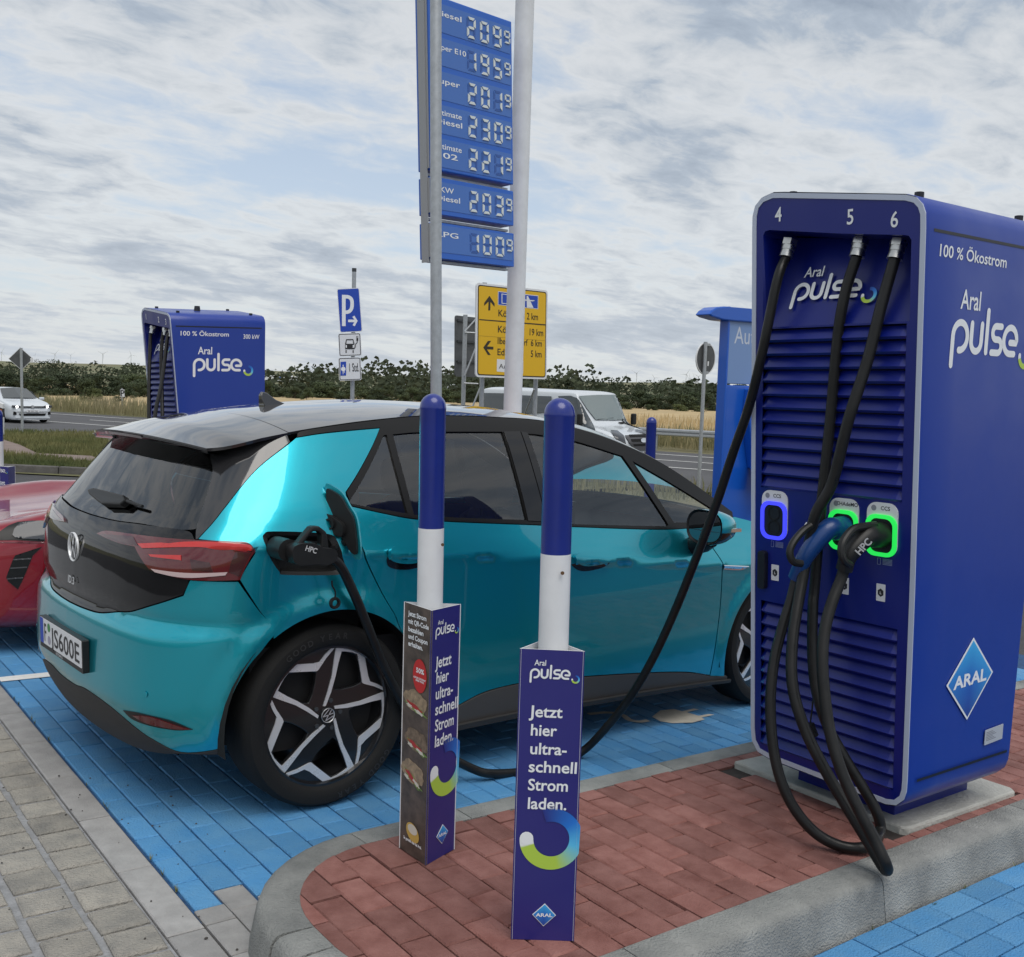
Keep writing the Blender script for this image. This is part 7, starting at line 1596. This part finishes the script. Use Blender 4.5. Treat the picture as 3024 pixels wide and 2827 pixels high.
# grass
def blades(n, place, h0, h1, w, m, name, label, cat, seed, lean=.35):
    rr = np.random.RandomState(seed); mb = MB()
    for k in range(n):
        x, y = place(rr); z = relief(x, y)-.01; h = rr.uniform(h0, h1); a = rr.uniform(0, 6.28); dx, dy = math.cos(a)*w, math.sin(a)*w; lx_, ly_ = rr.normal(size=2)*lean*h*.5
        mb.add([(x-dx, y-dy, z), (x+dx, y+dy, z), (x+lx_*.4+dx*.6, y+ly_*.4+dy*.6, z+h*.6), (x+lx_, y+ly_, z+h)], [(0, 1, 2), (0, 2, 3)])
    return stuff(name, mb, m, label=label, cat=cat)
mat('blade_green', (.10,.15,.035), .8, var=.45, vscale=.35, col2=(.22,.20,.08)); mat('blade_dry', (.42,.36,.22), .8, var=.35, vscale=.4, col2=(.25,.24,.11)); mat('blade_mixed', (.12,.15,.05), .8, col2=(.36,.31,.17), var=.3, vscale=.5)
def in_verge(rr):
    while True:
        px = (rr.uniform(-20, 320), 1262+160*rr.rand()**1.0); P = gnd(px)
        if 14 < P[1] < 39 and not inside((P[0], P[1]), [pth]) and (P[0]-k0[0])*kn[0]+(P[1]-k0[1])*kn[1] > .12: return P[0], P[1]
blades(16000, in_verge, .05, .20, .013, 'blade_green', 'verge_grass', 'short green and brown grass on the verge behind the red saloon', 'grass', 11)
def in_edge(rr):
    s_ = rr.uniform(-62, -6); o_ = 7.6+2.6*rr.rand(); q = rp+rdir*s_+rn*o_; return q[0], q[1]
blades(9000, in_edge, .35, 1.05, .018, 'blade_dry', 'tall_dry_grass', 'tall pale dry grass along the far side of the road', 'grass', 12, .25)
def in_edge2(rr):
    s_ = rr.uniform(-8, 26); o_ = 9.0+3.2*rr.rand(); q = rp+rdir*s_+rn*o_; return q[0], q[1]
blades(7000, in_edge2, .25, 1.0, .018, 'blade_mixed', 'field_edge_grass', 'mixed green and dry grass between guard rail and wheat', 'grass', 13, .25)
def in_near2(rr):
    s_ = rr.uniform(-14, 14); o_ = -6.7-2.5*rr.rand(); q = rp+rdir*s_+rn*o_; return q[0], q[1]
blades(3500, in_near2, .10, .45, .014, 'blade_mixed', 'roadside_grass', 'grass at the foot of the round sign beside the road', 'grass', 14)
def in_wheat(rr):
    s_ = rr.uniform(-40, 60); o_ = 12.3+26*rr.rand()**1.5; q = rp+rdir*s_+rn*o_; return q[0], q[1]
mat('wheat_ear', (.50,.38,.20), .85, var=.25, vscale=.5); blades(16000, in_wheat, .45, .75, .03, 'wheat_ear', 'wheat_stalks', 'ripe wheat standing in the field beyond the guard rail', 'wheat', 15, .2)
# wind turbines on the skyline
mat('turbine_white', (.62,.64,.67), .5)
def turbine_mesh():
    mb = MB(); mb.cyl((0, 0, -40), (0, 0, 100), 3.2, 1.8, 10); mb.box((0, -1, 101), (4, 9, 4)); return mb
tme = bpy.data.meshes.new('mast'); t_ = turbine_mesh(); tme.from_pydata(t_.v, [], t_.f); tme.materials.append(MATS['turbine_white'])
bme = bpy.data.meshes.new('blade'); b_ = MB().add([(-1.6, 0, 0), (1.6, 0, 0), (2.4, 0, 12), (.5, 0, 48), (-.5, 0, 48), (-1.2, 0, 12), (0, .9, 10)], [(0, 1, 2, 3, 4, 5), (0, 6, 1), (1, 6, 2), (2, 6, 3), (3, 6, 4), (4, 6, 5), (5, 6, 0)]); bme.from_pydata(b_.v, [], b_.f); bme.materials.append(MATS['turbine_white'])
for i, (x, y, D) in enumerate(((3, 1041, 8600), (102, 1048, 9500), (160, 1046, 8200), (207, 1049, 9300), (302, 1046, 8300), (386, 1049, 8800), (1764, 1113, 8200), (1850, 1113, 8600), (1880, 1103, 7200), (1932, 1117, 9000), (2026, 1106, 7300), (2037, 1118, 9300), (2051, 1116, 8600), (2063, 1113, 8000))):
    P = at_depth((x, y), D); q = np.array(P)-np.array(GUP)*100
    o = thing('wind_turbine', 'tiny pale wind turbine on the skyline', 'wind turbine', tuple(q), PSI+R(90)+random.uniform(-.5, .5), 'wind turbines on the skyline')
    inst(tme, 'mast', I4, o); a0_ = random.uniform(0, 120)
    for k in range(3): inst(bme, 'blade', Matrix.Translation((0, -6, 101)) @ Matrix.Rotation(R(a0_+120*k), 4, 'Y'), o)

# grit and pebbles lying in the joints
rr = np.random.RandomState(21); mb = MB()
for k in range(110):
    x, y = rr.uniform(.1, 1.35), rr.uniform(1.4, 4.2); r0 = rr.uniform(.0015, .0045)
    mb.lathe([(0.0005, -.001), (r0, .0), (r0*.8, r0*.6), (.0005, r0)], Matrix.Translation((x, y, .001)) @ Matrix.Rotation(rr.rand()*6, 4, 'Z') @ Matrix.Scale(rr.uniform(.6, 1.6), 4, (1, 0, 0)), 6)
stuff('grit', mb, mat('grit_dark', (.06,.055,.05), .9), label='dark grit scattered over the cobbles and their joints', cat='grit', smooth=True)

# weeds in the joints along the bay edge
rr = np.random.RandomState(31); mb = MB()
for k in range(26):
    x, y = (1.092+rr.normal()*.003, rr.uniform(2.9, 5.6)) if k < 16 else (rr.uniform(2.4, 4.2), 1.708+rr.normal()*.004)
    for q in range(rr.randint(4, 9)):
        a = rr.uniform(0, 6.28); h = rr.uniform(.008, .022); dx, dy = math.cos(a), math.sin(a); mb.add([(x-dy*.0015, y+dx*.0015, -.004), (x+dy*.0015, y-dx*.0015, -.004), (x+dx*h*.7, y+dy*h*.7, h)], [(0, 1, 2)])
stuff('joint_weeds', mb, 'blade_green', label='tiny weeds growing in the paving joints beside the bay', cat='weeds')
